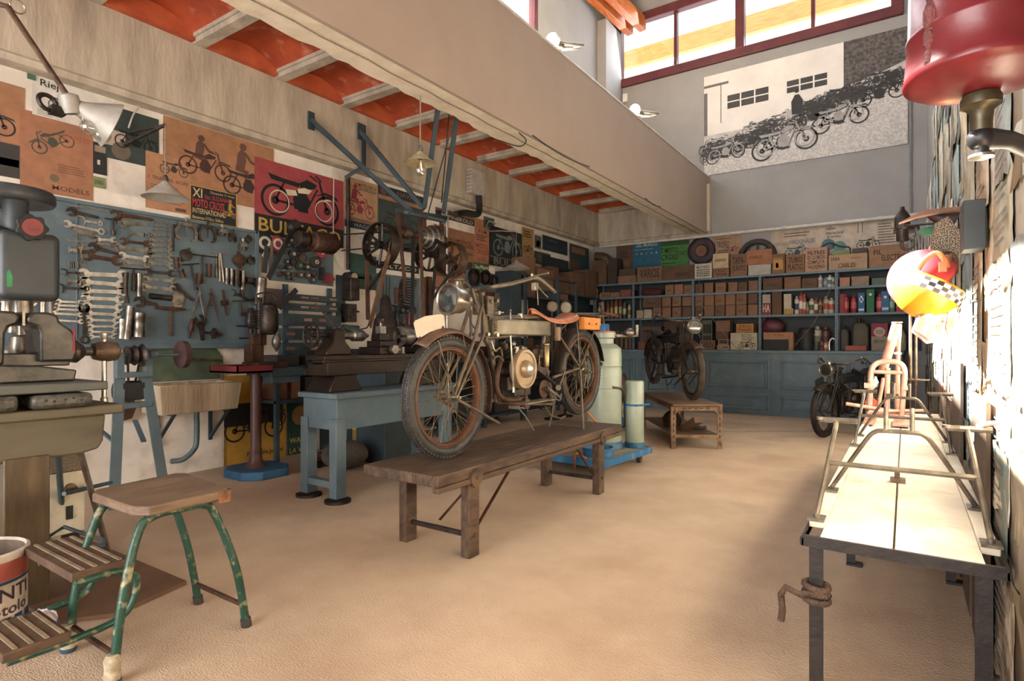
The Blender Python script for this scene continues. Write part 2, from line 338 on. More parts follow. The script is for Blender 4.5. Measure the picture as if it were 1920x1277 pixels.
# joists and shallow tile vaults between them
JY = [0.28 + 0.79 * i for i in range(-5, 14)]
for i, y in enumerate(JY):
    if y < YB - 0.1: struct('ceiling_joist', B().bx(-5.08, -3.28, y - 0.055, y + 0.055, 3.72, 3.9).bx(-5.08, -3.28, y - 0.075, y + 0.075, 3.76, 3.80), M_conc, 0.006)
for i in range(len(JY) - 1):
    y0, y1 = JY[i] + 0.055, JY[i + 1] - 0.055
    if y0 > YB - 0.2: continue
    y1 = min(y1, YB); b = B(); k = 12; vs = []
    for j in range(k + 1):
        t = j / k; z = 3.775 + 0.13 * (1 - (2 * t - 1) ** 2); y = y0 + (y1 - y0) * t; vs += [(-5.08, y, z), (-3.28, y, z), (-5.08, y, z + .05), (-3.28, y, z + .05)]
    b.add(vs, [(4*j, 4*j+1, 4*j+5, 4*j+4) for j in range(k)] + [(4*j+2, 4*j+6, 4*j+7, 4*j+3) for j in range(k)])
    struct('ceiling_vault', b, M_brick)
    b = B(); vs = [(-5.02, y0, 3.73)] + [(-5.02, y0 + (y1 - y0) * j / k, 3.775 + 0.125 * (1 - (2 * j / k - 1) ** 2)) for j in range(k + 1)] + [(-5.02, y1, 3.73)]
    vs2 = [(-5.08, v[1], v[2]) for v in vs]; q = len(vs)
    b.add(vs + vs2, [list(range(q)), list(range(q, 2 * q))[::-1]] + [(j, (j+1) % q, q+(j+1) % q, q+j) for j in range(q)])
    struct('ceiling_vault_end', b, mat('bright_terracotta', '#b85a36', '#9c4628', 5, 0.75))
# conduit cable stapled along the middle beam
b = B(); P = []
for i in range(60):
    y = -1 + i * 0.2; P.append((-3.10 + 0.006 * sin(i * 2.1), y, 3.119 - 0.004 * abs(sin(i))))
b.tube(P, 0.005, 5); solo('cable', b, M_cord, 'long thin cable stapled along the whitewashed underside of the middle beam', 'cable')
for (y0, y1, dz) in ((4.7, 5.9, 0.035), (7.6, 8.2, 0.03)):
    b = B().tube([(-2.945, y0 + (y1 - y0) * t / 10, 3.13 - dz * sin(pi * t / 10)) for t in range(11)], 0.006, 6)
    solo('cable', b, M_black, 'black cable sagging below the %s half of the taupe beam edge' % ('nearer' if y0 < 6 else 'farther'), 'cable')
b = B().tube(smooth([(-3.0, 4.55, 3.12), (-3.05, 4.75, 3.115), (-3.2, 4.85, 3.115), (-3.27, 4.55, 3.11)]), 0.005, 6)
solo('cable', b, M_black, 'curved black cable crossing the beam underside above the oval lamp', 'cable')
# pipe along the back wall below the mural
b = B().cyl((-5.05, YB - 0.10, 3.07), (XR - 0.02, YB - 0.10, 3.07), 0.028, n=12)
for x in (-2.6, -1.7, -0.8, -0.35): b.cyl((x, YB - 0.1, 3.07), (x + 0.05, YB - 0.1, 3.07), 0.036, n=12).bx(x, x + .05, YB - .1, YB, 3.06, 3.08)
solo('pipe', b, col('#c3b9ae', 0.5), 'long pale pipe running along the back wall under the grey upper wall', 'pipe')
# panel joint and corner strip of the upper back wall
struct('trim_2', B().bx(0.045, 0.075, YB - 0.03, YB, 3.1, 8.3).bx(-2.93, -2.92, YB - 0.006, YB, 3.1, 4.2).bx(-4.5, -3.03, YB - 0.004, YB, 4.57, 4.575), col('#7d7a79'))
struct('pillar', B().bx(-4.8, -4.62, 9.95, YB, 4.14, 7.2), M_grey)
# back window: deep maroon frame, four panes
m_frame = mat('maroon_window_frame', '#5f2a2a', '#4c2228', 5, 0.45)
w1 = B(); x0, x1, z0, z1 = -4.777, -0.027, 6.16, 7.50; t = 0.16; y0, y1 = YB - 0.06, YB + 0.1
w1.bx(x0, x1, y0, y1, z0, z0 + t).bx(x0, x1, y0, y1, z1 - t, z1).bx(x0, x0 + t, y0 + .003, y1 - .003, z0 + .01, z1 - .01).bx(x1 - t, x1, y0 + .003, y1 - .003, z0 + .01, z1 - .01).bx(-2.48, -2.33, y0 + .003, y1 - .003, z0 + .01, z1 - .01)
for x in (-3.55, -1.26): w1.bx(x - 0.03, x + 0.03, y0 + 0.02, y1 - 0.02, z0, z1)
wo = struct('window_1', w1, m_frame, 0.01)
for a, c in ((x0 + t, -3.58), (-3.52, -2.48), (-2.33, -1.29), (-1.23, x1 - t)): ob('pane', B().bx(a, c, YB + 0.02, YB + 0.026, z0 + t, z1 - t), M_glass, wo)
# left clerestory window
w2 = B(); f = 0.09
w2.bx(-4.94, -4.81, -0.6, 7.84, 4.9, 4.9 + f).bx(-4.94, -4.81, 7.84 - f, 7.84, 4.9, WZ1).bx(-4.94, -4.81, -0.6, -0.6 + f, 4.9, WZ1)
for y in (1.2,): w2.bx(-4.92, -4.83, y - 0.03, y + 0.03, 4.9, WZ1)
wo2 = struct('window_2', w2, m_frame, 0.008)
for a, c in ((-0.51, 1.17), (1.23, 7.75)): ob('pane', B().bx(-4.88, -4.875, a, c, 4.99, WZ1), M_glass, wo2)
# outside the back window: porch beam and pale soffit in daylight
m_pine = mat('varnished_pine', '#c98a3c', '#b06f28', 4, 0.5, stretch=(1, 6, 6), c3='#8a4e1c', sc3=3)
solo('porch_beam', B().bx(-6.2, 1.5, 13.0, 13.15, 7.72, 8.10), m_pine, 'orange pine porch beam seen outside through the high back window', 'beam')
solo('porch_fascia', B().bx(-6.2, 1.5, 13.1, 13.16, 6.2, 7.60), col('#efeae0'), 'pale outer wall below the porch beam seen through the back window', 'outer wall')
# rafter over the clerestory
b = B()
for dx in (0, 0.26): b.bar((-4.7 + dx, 9.0, 7.42), (-4.45 + dx, YB, 7.28), 0.14, 0.26)
b.bx(-4.75, -4.0, 9.6, 9.85, 7.45, 7.7)
struct('roof_rafter', b, mat('orange_rafter_wood', '#b5652c', '#94491d', 5, 0.5, stretch=(6, 1, 6), c3='#6e3414', sc3=4), 0.01)
# small switch box on the upper wall and the globe spot lamps behind the beam
solo('switch_box', B().bx(-4.6, -4.5, YB - 0.04, YB, 5.87, 6.03), col('#ded8cd', 0.5), 'small white switch box on the upper wall left of the window', 'switch box', bev=0.004)
for (px, py, lab) in ((1037, 76, 'nearer'), (1191, 206, 'farther')):
    p = wx(px, py, -3.05); t = thing('spot_lamp', '%s of two round glass spot lamps standing on top of the taupe beam' % lab, 'lamp', (p.x, p.y, 4.16), group='spot lamps on the beam')
    ob('stem', B().cyl((0, 0, 0), (0, 0, .07), .012), M_bright, t)
    ob('globe', B().sph((0, 0, p.z - 4.16), 0.075, 16), mat('frosted_globe', '#e8e4dc', '#d2ccc2', 5, 0.25), t)
    ob('spot_head', B().cyl((0, 0.05, p.z - 4.16), (0.26, 0.2, p.z - 4.2), 0.02, 0.014).cyl((0.05, 0.1, p.z - 4.22), (0.25, 0.12, p.z - 4.26), 0.02, 0.012).cyl((0, 0, p.z - 4.2), (0.06, 0.1, p.z - 4.2), .03), M_steel, t)
# ================================================================ left wall: posters
PL = XL
CH, BR, TN, YE, RD, BK, WH, GN, TL = '#8d5f43', '#a8714d', '#b58a63', '#c79a3c', '#a52f33', '#1d2024', '#d8cfc2', '#2f6b4a', '#2c4a50'
poster('L', PL, (-70, 132), (46, 338), BR, [('b', -.3, .35, .85, .8, '#2c2a2a'), ('r', 0, 0, 1, .36, '#3c3a38'), ('r', .1, .12, .9, .2, '#8a8378'), ('r', .0, .27, .55, .31, '#9a9184')], 'brown poster at the left edge with a wheel above dark churned mud')
poster('L', PL, (37, 203), (174, 377), '#a56c4c', [('B', .08, .42, .72, .98, '#4a4a3c'), ('t', 'MODELS', .42, .06, .95, .12, '#5c3a2c'), ('l', 4, .5, .3, .9, .42, '#7d4f38'), ('o', .38, .16, .52, .26, '#6b6048'), ('t', 'BALASTE', .56, .76, .95, .82, '#b3543c')], 'brown poster of a motorcycle climbing, above the drill handwheel')
poster('L', PL, (60, 139), (198, 250), '#cfc7ba', [('t', 'Rieju', .1, .72, .42, .95, '#24262a'), ('b', .2, .18, .66, .72, '#3c4044'), ('l', 4, .06, .04, .3, .2, '#8f897f'), ('l', 2, .5, .62, .95, .72, '#8f897f'), ('t', 'rieju sa', .66, .06, .9, .12, '#55565a')], 'white poster with black Rieju script and a small motorcycle')
solo('tape', B().bx(0, .05, 0, .04, 0, .002), col('#3d6a48'), 'tiny green tape scrap left of the white script poster', 'tape', M=face(wx(51, 147, PL + .01), 'L'))
poster('L', PL, (174, 265), (200, 330), '#25282b', [('r', .1, .7, .9, .9, '#8f7a68'), ('r', .3, .3, .5, .45, '#c9c2b6')], 'narrow dark picture scrap beside the brown climbing motorcycle poster')
poster('L', PL, (174, 330), (197, 355), '#7c8a55', [('t', '3083', .1, .3, .8, .7, '#4c5a34')], 'olive green numbered label under the narrow dark picture', 'label', 'label')
poster('L', PL, (198, 195), (297, 318), '#33403c', [('b', .15, .05, .98, .85, '#171a1a'), ('r', 0, .25, .35, .55, '#b09a86'), ('o', .05, .02, .5, .35, '#6a5a4c')], 'torn dark green poster of a motorcycle in a bend')
poster('L', PL, (305, 216), (512, 398), '#a9734e', [('b', .12, .25, .58, .72, '#4b2d26'), ('b', .5, .1, 1.0, .6, '#3c2b28'), ('h', .20, .42, .42, .88, '#5f4034'), ('h', .56, .36, .82, .94, '#6b4636'), ('h', .84, .3, 1.0, .8, '#7a4c3a')], 'large brown poster of two riders beside their motorcycles')
poster('L', PL, (272, 282), (356, 404), '#b07a55', [('b', .3, .62, .95, .98, '#3a3330'), ('t', 'I. TRIAL DEL SEGRE', .06, .53, .95, .59, '#6b3d2c'), ('l', 7, .1, .14, .9, .47, '#8a5a40'), ('r', .65, .03, .9, .09, '#5f4534')], 'brown printed trial poster with small text behind the white bell lamp')
poster('L', PL, (355, 346), (443, 427), BK, [('r', 0, .0, 1, .02, YE), ('r', 0, .98, 1, 1, YE), ('r', 0, 0, .02, 1, YE), ('r', .98, 0, 1, 1, YE), ('t', 'XI', .05, .68, .25, .94, '#c9b27c'), ('t', 'Ste. SUZANNE', .3, .68, .85, .8, '#b83a3c'), ('t', 'Dimanche 11 Aout', .42, .86, .94, .93, '#b9a47a'), ('t', 'MOTO CROSS', .05, .40, .72, .64, '#cf3b44'), ('t', 'INTERNATIONAL', .05, .22, .74, .37, '#c9b27c'), ('t', 'Bananas-250cc 500cc', .05, .06, .7, .15, '#c9b27c'), ('b', .68, .12, .98, .6, '#c08f3e'), ('h', .76, .35, .95, .8, '#c08f3e')], 'small black poster reading XI MOTO CROSS INTERNATIONAL in red and cream')
t = poster('L', PL, (476, 293), (643, 466), '#a53c40', [('b', .06, .30, .94, .92, '#16181b'), ('r', 0, 0, 1, .27, BK), ('t', 'BULTACO', .04, .05, .96, .23, '#c79a3c')], 'big red poster with a pale motorcycle above yellow BULTACO letters')
b = B(); w_ = wx(643, 466, PL).y - wx(476, 293, PL).y; hh = wx(476, 293, PL).z - wx(643, 466, PL).z
Mx = Matrix.Translation((.5*w_, .62*hh, 0))
b.prism([(-.05, .03), (.08, .045), (.12, .09), (.02, .10), (-.06, .07)], .003, .0035, Mx).ring((-.27, -.10), .115, .012, .003, .0034, 28, Mx).ring((.27, -.10), .115, .012, .003, .0034, 28, Mx).prism([(-.18, -.02), (-.06, 0), (-.08, .05), (-.2, .04)], .003, .0035, Mx)
b.prism([(.2, .0), (.33, .04), (.4, .03), (.28, .01)], .003, .0035, Mx); ob('printed_tank_and_rims', b, col('#d2c4a6'), t)
poster('L', PL, (645, 329), (706, 437), '#b98a62', [('t', 'IX MOTO-CROSS', .3, .86, .97, .93, '#2a2522'), ('t', 'DE ESPLUGAS', .42, .79, .97, .85, '#2a2522'), ('b', .02, .22, .9, .66, '#96303c'), ('h', .08, .48, .55, .88, '#96303c'), ('r', 0, 0, 1, .14, '#2b3a44'), ('t', 'MAGO', .28, .03, .8, .11, '#8f9a94'), ('o', .05, .02, .2, .12, '#8c5a54'), ('l', 3, .05, .16, .9, .22, '#7a5a44')], 'tan poster IX MOTO-CROSS DE ESPLUGAS with a dark red rider')
poster('L', PL, (708, 345), (792, 478), '#3b4744', [('r', 0, .86, 1, 1, '#22282c'), ('t', 'NAVASO', .4, .89, .95, .97, '#7a5a54'), ('o', .02, .85, .2, .99, '#6e4440'), ('r', 0, .78, 1, .84, '#a5714e'), ('b', .1, .2, .9, .7, '#2b3432'), ('r', 0, 0, 1, .12, '#2c3536')], 'dark green poster with a black header behind the overhead pulleys')
poster('L', PL, (700, 478), (782, 492), '#b07a52', [('r', .3, .3, .9, .5, '#8c5c3e')], 'plain tan strip of poster above the black lettered banner')
poster('L', PL, (702, 488), (784, 514), BK, [('t', 'BULTACO', .06, .22, .94, .76, '#c9bd96')], 'black banner with cream BULTACO letters above the hex key board', 'banner', 'banner')
poster('L', PL, (655, 474), (704, 545), '#35584f', [('r', 0, 0, 1, .35, '#3a4c3f'), ('r', .1, .3, .8, .45, '#2f463c'), ('r', .5, .4, .95, .5, '#4c6656')], 'green landscape picture below the big overhead pulley')
poster('L', PL, (815, 388), (888, 425), '#2b2826', [('t', 'M. PINEROLO', .14, .12, .96, .55, '#c0b69e'), ('r', 0, .7, 1, 1, '#8f5c3e')], 'black strip poster reading PINEROLO below the beam')
poster('L', PL, (812, 420), (888, 552), '#9c6647', [('t', 'NOVA CAMPIONATO', .22, .80, .9, .85, '#2f2420'), ('t', 'MONDIALE MOTOCROSS', .08, .73, .97, .79, '#2f2420'), ('o', .3, .52, .42, .62, '#3f2a24'), ('r', .34, .4, .46, .56, '#3f2a24'), ('r', .6, .32, .95, .52, '#3a3230'), ('r', .05, .22, .5, .4, '#74462f'), ('l', 4, .3, .08, .9, .24, '#6b4432'), ('r', 0, .02, 1, .05, '#3c5048'), ('t', '4 500', .7, .62, .95, .67, '#2f2420')], 'brown poster NOVA CAMPIONATO MONDIALE MOTOCROSS behind the pulleys')
poster('L', PL, (888, 408), (915, 505), '#b0714e', [('t', 'F.I.M.', .3, .72, .9, .78, '#2f2a28'), ('l', 3, .1, .56, .9, .7, '#6b3a30'), ('t', 'MOTU', .08, .40, .92, .5, '#a3323a'), ('t', 'CROSS', .04, .28, .96, .38, '#a3323a'), ('l', 2, .2, .14, .8, .22, '#8c4a3c')], 'narrow tan poster with red MOTU CROSS letters')
poster('L', PL, (886, 491), (914, 512), '#2c6a42', [('t', 'San', .1, .3, .4, .75, '#d8cf9c'), ('t', 'Miguel', .45, .25, .95, .8, '#d8cf9c')], 'small green San Miguel sign under the narrow tan poster', 'sign', 'sign')
poster('L', PL, (905, 405), (925, 432), '#4c585c', [('r', .2, .2, .8, .7, '#2c3438')], 'small grey picture hanging against the beam edge')
poster('L', PL, (916, 422), (978, 508), '#1e2629', [('b', .1, .3, .95, .9, '#6d7a74'), ('r', 0, .22, 1, .235, '#8a8f86'), ('t', 'BULT', .12, .03, .8, .2, '#8f8672'), ('r', .3, .75, .8, .83, '#7a2f30')], 'black poster of a motorcycle over dim BULT letters')
poster('L', PL, (977, 425), (999, 487), '#a87c46', [('l', 3, .1, .7, .9, .95, '#3b3226'), ('b', .05, .1, .9, .5, '#3c2a22')], 'yellow brown poster with a wheel beside the small photo')
poster('L', PL, (998, 437), (1015, 471), '#c4baa8', [('r', .12, .1, .88, .9, '#5c5a58'), ('r', .3, .2, .7, .6, '#2f2f30')], 'small framed black and white photo on the left wall')
poster('L', PL, (1015, 440), (1062, 480), '#232f3a', [('r', .1, .2, .9, .4, '#2e3f4c'), ('r', .2, .7, .6, .8, '#4c5a5a')], 'dark blue poster at the far end of the left wall')
poster('L', PL, (1066, 456), (1102, 520), '#24434a', [('r', .1, .72, .8, .92, '#8f5a3e'), ('r', .0, .1, .5, .5, '#5c4036')], 'teal poster with a tan block near the back corner')
poster('L', PL, (1000, 470), (1030, 500), '#3a3a34', [('r', .2, .2, .8, .8, '#54483a')], 'dim olive picture below the small framed photo')
poster('L', PL, (1014, 478), (1064, 560), '#1f2a30', [('r', .1, .5, .9, .9, '#26343c'), ('r', .2, .1, .7, .35, '#3a2c28')], 'large blue-black poster added to darken the wall above the side shelving')  # this and the next poster are added to darken the far corner
poster('L', PL, (1064, 505), (1104, 580), '#23383c', [('r', .0, .3, .6, .6, '#4a3830'), ('r', .5, .6, .9, .9, '#2c4a4c')], 'dark green-blue poster added to darken the far corner low on the left wall')
poster('L', PL, (960, 500), (1012, 530), '#4a4038', [('r', .2, .2, .8, .7, '#6a5240')], 'brown panel picture behind the far pendant lamp')
solo('corner_shade_sheet', B().bx(.002, .02, wx(990, 560, PL).y, YB - .05, .02, wx(1050, 575, PL).z + .1), mat('corner_shade', '#2a2c2c', '#1f2122', 3, .8), 'added dark sheet shading the far left corner behind the side shelving', 'board', M=TR(XL, 0, 0))  # dark sheet added so the far corner reads as shaded
# lower wall: posters leaning or glued near the floor
poster('L', XL, (417, 705), (533, 876), '#b98524', [('r', 0, .5, .95, .72, '#1f1c1a'), ('b', -.0, .22, .95, .8, '#1a1816'), ('b', .3, .3, 1, .85, '#2a2520'), ('t', 'CROSS', .5, .9, .92, .97, '#3a2a18'), ('t', 'Puntuable para el', .35, .17, .95, .23, '#2a2018'), ('t', 'CAMPEONATO DE CATALUNA', .08, .06, .98, .12, '#2a2018'), ('r', .0, .0, .04, .4, '#8f6a20')], 'yellow poster Puntuable para el CAMPEONATO DE CATALUNA near the floor')
poster('L', XL, (536, 745), (575, 858), '#1f4436', [('o', .2, .45, 1, .95, '#a8703c'), ('t', 'WAR', .1, .28, .8, .36, '#c9a24a'), ('t', 'LA W', .1, .12, .8, .2, '#c9a24a')], 'dark green poster with an orange disc beside the yellow one')
poster('L', XL, (650, 806), (703, 846), '#b08a2c', [('t', 'MOTO-CROSS', .04, .5, .96, .85, '#8fa08a'), ('t', 'ZONA DE LOS DEPORTES', .05, .25, .9, .38, '#4a2c1c')], 'yellow MOTO-CROSS poster low behind the blue table')
poster('L', XL, (703, 795), (742, 836), '#2f5a34', [('r', .1, .55, .95, .95, '#a83c30'), ('t', 'Castrol', .2, .2, .8, .4, '#d6cfae')], 'green and red sign low on the wall beyond the yellow poster', 'sign', 'sign')
poster('L', XL, (596, 800), (628, 850), '#202a30', [('r', .1, .1, .8, .4, '#35424a')], 'dark picture in the gap between the blue table legs')
# ================================================================ the blue tool board
bt = thing('tool_board', 'large steel blue tool board with raised frame on the left wall', 'tool board', (XL, 1.1, 1.13))
y0, y1, z0, z1 = -1.6, wx(479, 500, PL).y - 1.1, 0.0, 1.09; y0 -= 1.1
ob('panel', B().bx(.005, .03, y0, y1, z0, z1), M_blue, bt)
ob('edge_frame', B().bx(.005, .05, y0, y1, z0 - .03, z0 + .012).bx(.005, .05, y0, y1, z1 - .012, z1 + .015).bx(.005, .05, y1 - .03, y1 + .01, z0 - .03, z1 + .015).bx(.005, .042, 0.7, 0.706, z0, z1), M_blue, bt, 0.003)
TB = XL + 0.034
def tp(cx, cy): return wx(cx / 3.648, 330 + cy / 3.648, TB)
def jaw(b, cx, r, ang, t, nw=0.42):
    n = 14; a0 = math.asin(nw); pts = [(cx + r * cos(ang + a0 + (2*pi - 2*a0) * i / n), r * sin(ang + a0 + (2*pi - 2*a0) * i / n)) for i in range(n + 1)]
    u = Vector((cos(ang), sin(ang))); v = Vector((-u.y, u.x)); c = Vector((cx, 0)); pts += [tuple(c - u*r*.1 - v*r*nw), tuple(c - u*r*.1 + v*r*nw)]
    b.prism(pts, 0, t)
def tool_mesh(kind, L, w):
    b = B(); t = 0.008
    if kind == 'W': jaw(b, 0, w/2, pi + .26, t); jaw(b, L, w/2, -.26 + .5, t); b.bx(w*.3, L - w*.3, -w*.19, w*.19, .001, t - .001); b.bx(w*.8, L - w*.8, -w*.07, w*.07, .002, t + .001)
    elif kind == 'C': jaw(b, 0, w/2, pi + .26, t); b.ring((L, 0), w*.42, w*.17, 0, t, 16); b.bx(w*.3, L - w*.3, -w*.15, w*.15, .001, t - .001)
    elif kind == 'A': jaw(b, 0, w*.55, pi + .5, t*1.4, .3); b.prism([(w*.2, -w*.25), (L, -w*.16), (L + w*.1, 0), (L, w*.16), (w*.2, w*.25)], 0, t); b.cyl((w*.25, -w*.3, t), (w*.25, w*.1, t), w*.12, n=8); b.ring((L - w*.1, 0), w*.16, w*.06, 0, t + .001, 12)
    elif kind == 'S': b.tor((w*.7, 0, t/2), w*.6, t*.55, (0, 0, 1), 14, 6, a0=.6, a1=3.6); b.prism([(w*1.1, -w*.1), (L, -w*.16), (L, w*.16), (w*1.2, w*.2)], 0, t); b.ring((L, 0), w*.32, w*.14, 0, t, 14)
    elif kind == 'R': b.cyl((0, 0, t/2), (L, 0, t/2), max(w*.5, .003), n=8)
    elif kind == 'K':
        r = w/2; b.lathe([(r*.7, 0), (r, 0), (r, L*.25), (r*.92, L*.28), (r*.92, L*.72), (r, L*.75), (r, L), (r*.7, L), (r*.7, L*.9)], (0, 0, r), (1, 0, 0), 12); b.cyl((L*.5, 0, r), (L*.5, 0, r*2.05), r*.3, n=8)
    elif kind == 'T': b.cyl((0, -w/2, .012), (0, w/2, .012), .006, n=8).sph((0, -w/2, .012), .008, 8).sph((0, w/2, .012), .008, 8).cyl((0, 0, .012), (L, 0, .012), .008, n=8).lathe([(.013, 0), (.013, .03), (.01, .035)], (L - .03, 0, .012), (1, 0, 0), 10)
    elif kind == 'H': b.prism([(-.012, -w*.5), (.014, -w*.5), (.02, -w*.15), (.02, w*.25), (.004, w*.5), (-.006, w*.5), (-.014, w*.2)], 0, .03).m(1).bar((.01, 0, .012), (L, 0, .012), .016, .014).m(0)
    elif kind == 'P':
        b.bx(-.01, .02, -w*.36, w*.36, .01, .03); b.cyl((-.05, 0, .02), (L*.75, 0, .02), .007, n=8).cyl((-.055, 0, .02), (-.03, 0, .02), .014, n=6)
        for s_ in (-1, 1): b.prism([(-.005, s_*w*.3), (L*.45, s_*w*.5), (L*.9, s_*w*.44), (L, s_*w*.25), (L*.94, s_*w*.22), (L*.84, s_*w*.34), (L*.45, s_*w*.38), (.01, s_*w*.22)][::s_], .006, .026)
    elif kind == 'L':
        for s_ in (-1, 1): b.tube([(0, 0, .01), (L*.5, s_*w*.28, .01), (L, s_*w*.5, .01)], [.008, .007, .003], 6)
        b.cyl((0, 0, 0), (0, 0, .02), .014, n=12).bar((L*.4, -w*.3, .01), (L*.4, w*.3, .01), .006); b.cyl((-.05, 0, .01), (0, 0, .01), .006, n=8)
    elif kind == 'O': b.tor((L*.6, 0, .02), L*.4, .012, (0, 0, 1), 24, 8, rz=.02); b.bx(-.01, L*.2, -.03, .03, .01, .035).cyl((0, -.06, .02), (0, .06, .02), .006, n=8)
    elif kind == 'N': b.lathe([(w*.2, 0), (w*.28, L*.05), (w*.5, L*.45), (w*.42, L*.62), (w*.2, L*.7), (w*.16, L)], (0, 0, w*.4), (1, 0, 0), 12)
    elif kind == 'G': b.lathe([(w*.3, 0), (w*.5, .004), (w*.5, .022), (w*.3, .026)], (L*.5, 0, 0), (0, 0, 1), 18); b.bx(0, L, -w*.14, w*.14, .004, .016).bx(L*.4, L*.6, -w*.7, w*.7, .004, .016)
    return b
KN = {'W': ('open_end_wrench', 'wrench'), 'C': ('combination_wrench', 'wrench'), 'A': ('adjustable_wrench', 'wrench'), 'S': ('hook_wrench', 'wrench'), 'R': ('steel_rod', 'rod'), 'K': ('box_spanner', 'spanner'), 'T': ('t_handle_wrench', 'wrench'), 'H': ('hammer', 'hammer'), 'P': ('gear_puller', 'gear puller'), 'L': ('divider_compass', 'compass'), 'O': ('strap_wrench', 'wrench'), 'N': ('scraper', 'scraper'), 'G': ('clamp', 'clamp')}
def tool(kind, x0, y0, x1, y1, w, tone, label, group=None, conv=tp, side='L'):
    a = conv(x0, y0); c = conv(x1, y1); d = c - a; L = d.length
    M = face(a, side) @ Matrix.Rotation(math.atan2(d.z, d.y if side == 'L' else d.x), 4, 'Z')
    mt = {'b': M_bright, 'd': M_steel, 'k': M_iron, 'r': M_rust}[tone]; m2 = [mt, M_wood] if kind == 'H' else mt
    return solo(KN[kind][0], tool_mesh(kind, L, w), m2, label, KN[kind][1], group, M=M)
ws = [(570,670,835,680,.085),(580,725,825,745,.08),(585,785,830,795,.075),(585,835,815,845,.07),(595,890,810,900,.065),(605,940,800,950,.06),(612,985,790,990,.05),(618,1030,785,1030,.045),(618,1065,780,1070,.04),(625,1100,770,1100,.036)]
for i, (a, c, d, e, w) in enumerate(ws): tool('W', a, c, d, e, w, 'b', 'bright open-ended wrench, %s down the tall central ladder of wrenches' % NTH[i], 'central ladder of bright wrenches')
for i, (a, c, d, e) in enumerate([(400,858,545,865),(390,885,545,890),(383,910,550,918),(365,940,545,950),(350,985,550,997)]): tool('W', a, c, d, e, .038, 'b', 'small bright wrench, %s down the short stack above the vice' % NTH[i], 'short stack of small wrenches')
for i, (a, c, d, e, w) in enumerate([(1065,312,1145,322,.03),(1062,340,1148,348,.03),(1055,366,1148,374,.032),(1045,405,1155,410,.04),(1035,440,1160,450,.045),(1032,472,1160,485,.048),(1030,510,1162,520,.05),(1025,545,1165,560,.055),(1022,597,1165,615,.06),(1008,655,1175,668,.065),(998,706,1180,718,.06),(988,760,1175,775,.07)]):
    tool('W', a, c, d, e, w, 'd' if i != 9 else 'k', 'dull double-ended wrench, %s down the narrow right-hand column on the tool board' % NTH[i], 'narrow right column of wrenches')
for i, (k, a, c, d, e, w, t_) in enumerate([('A',800,262,1040,300,.08,'r'),('A',835,322,1005,332,.07,'d'),('S',800,385,1000,405,.07,'d'),('W',845,445,1005,465,.06,'r'),('W',808,488,1015,515,.075,'d'),('W',835,545,1000,570,.065,'b'),('W',860,595,1000,610,.055,'d')]):
    tool(k, a, c, d, e, w, t_, '%s hand wrench, %s down the middle column left of the narrow column' % ({'r': 'rusty', 'd': 'dull', 'b': 'bright'}[t_], NTH[i]), 'middle column of wrenches')
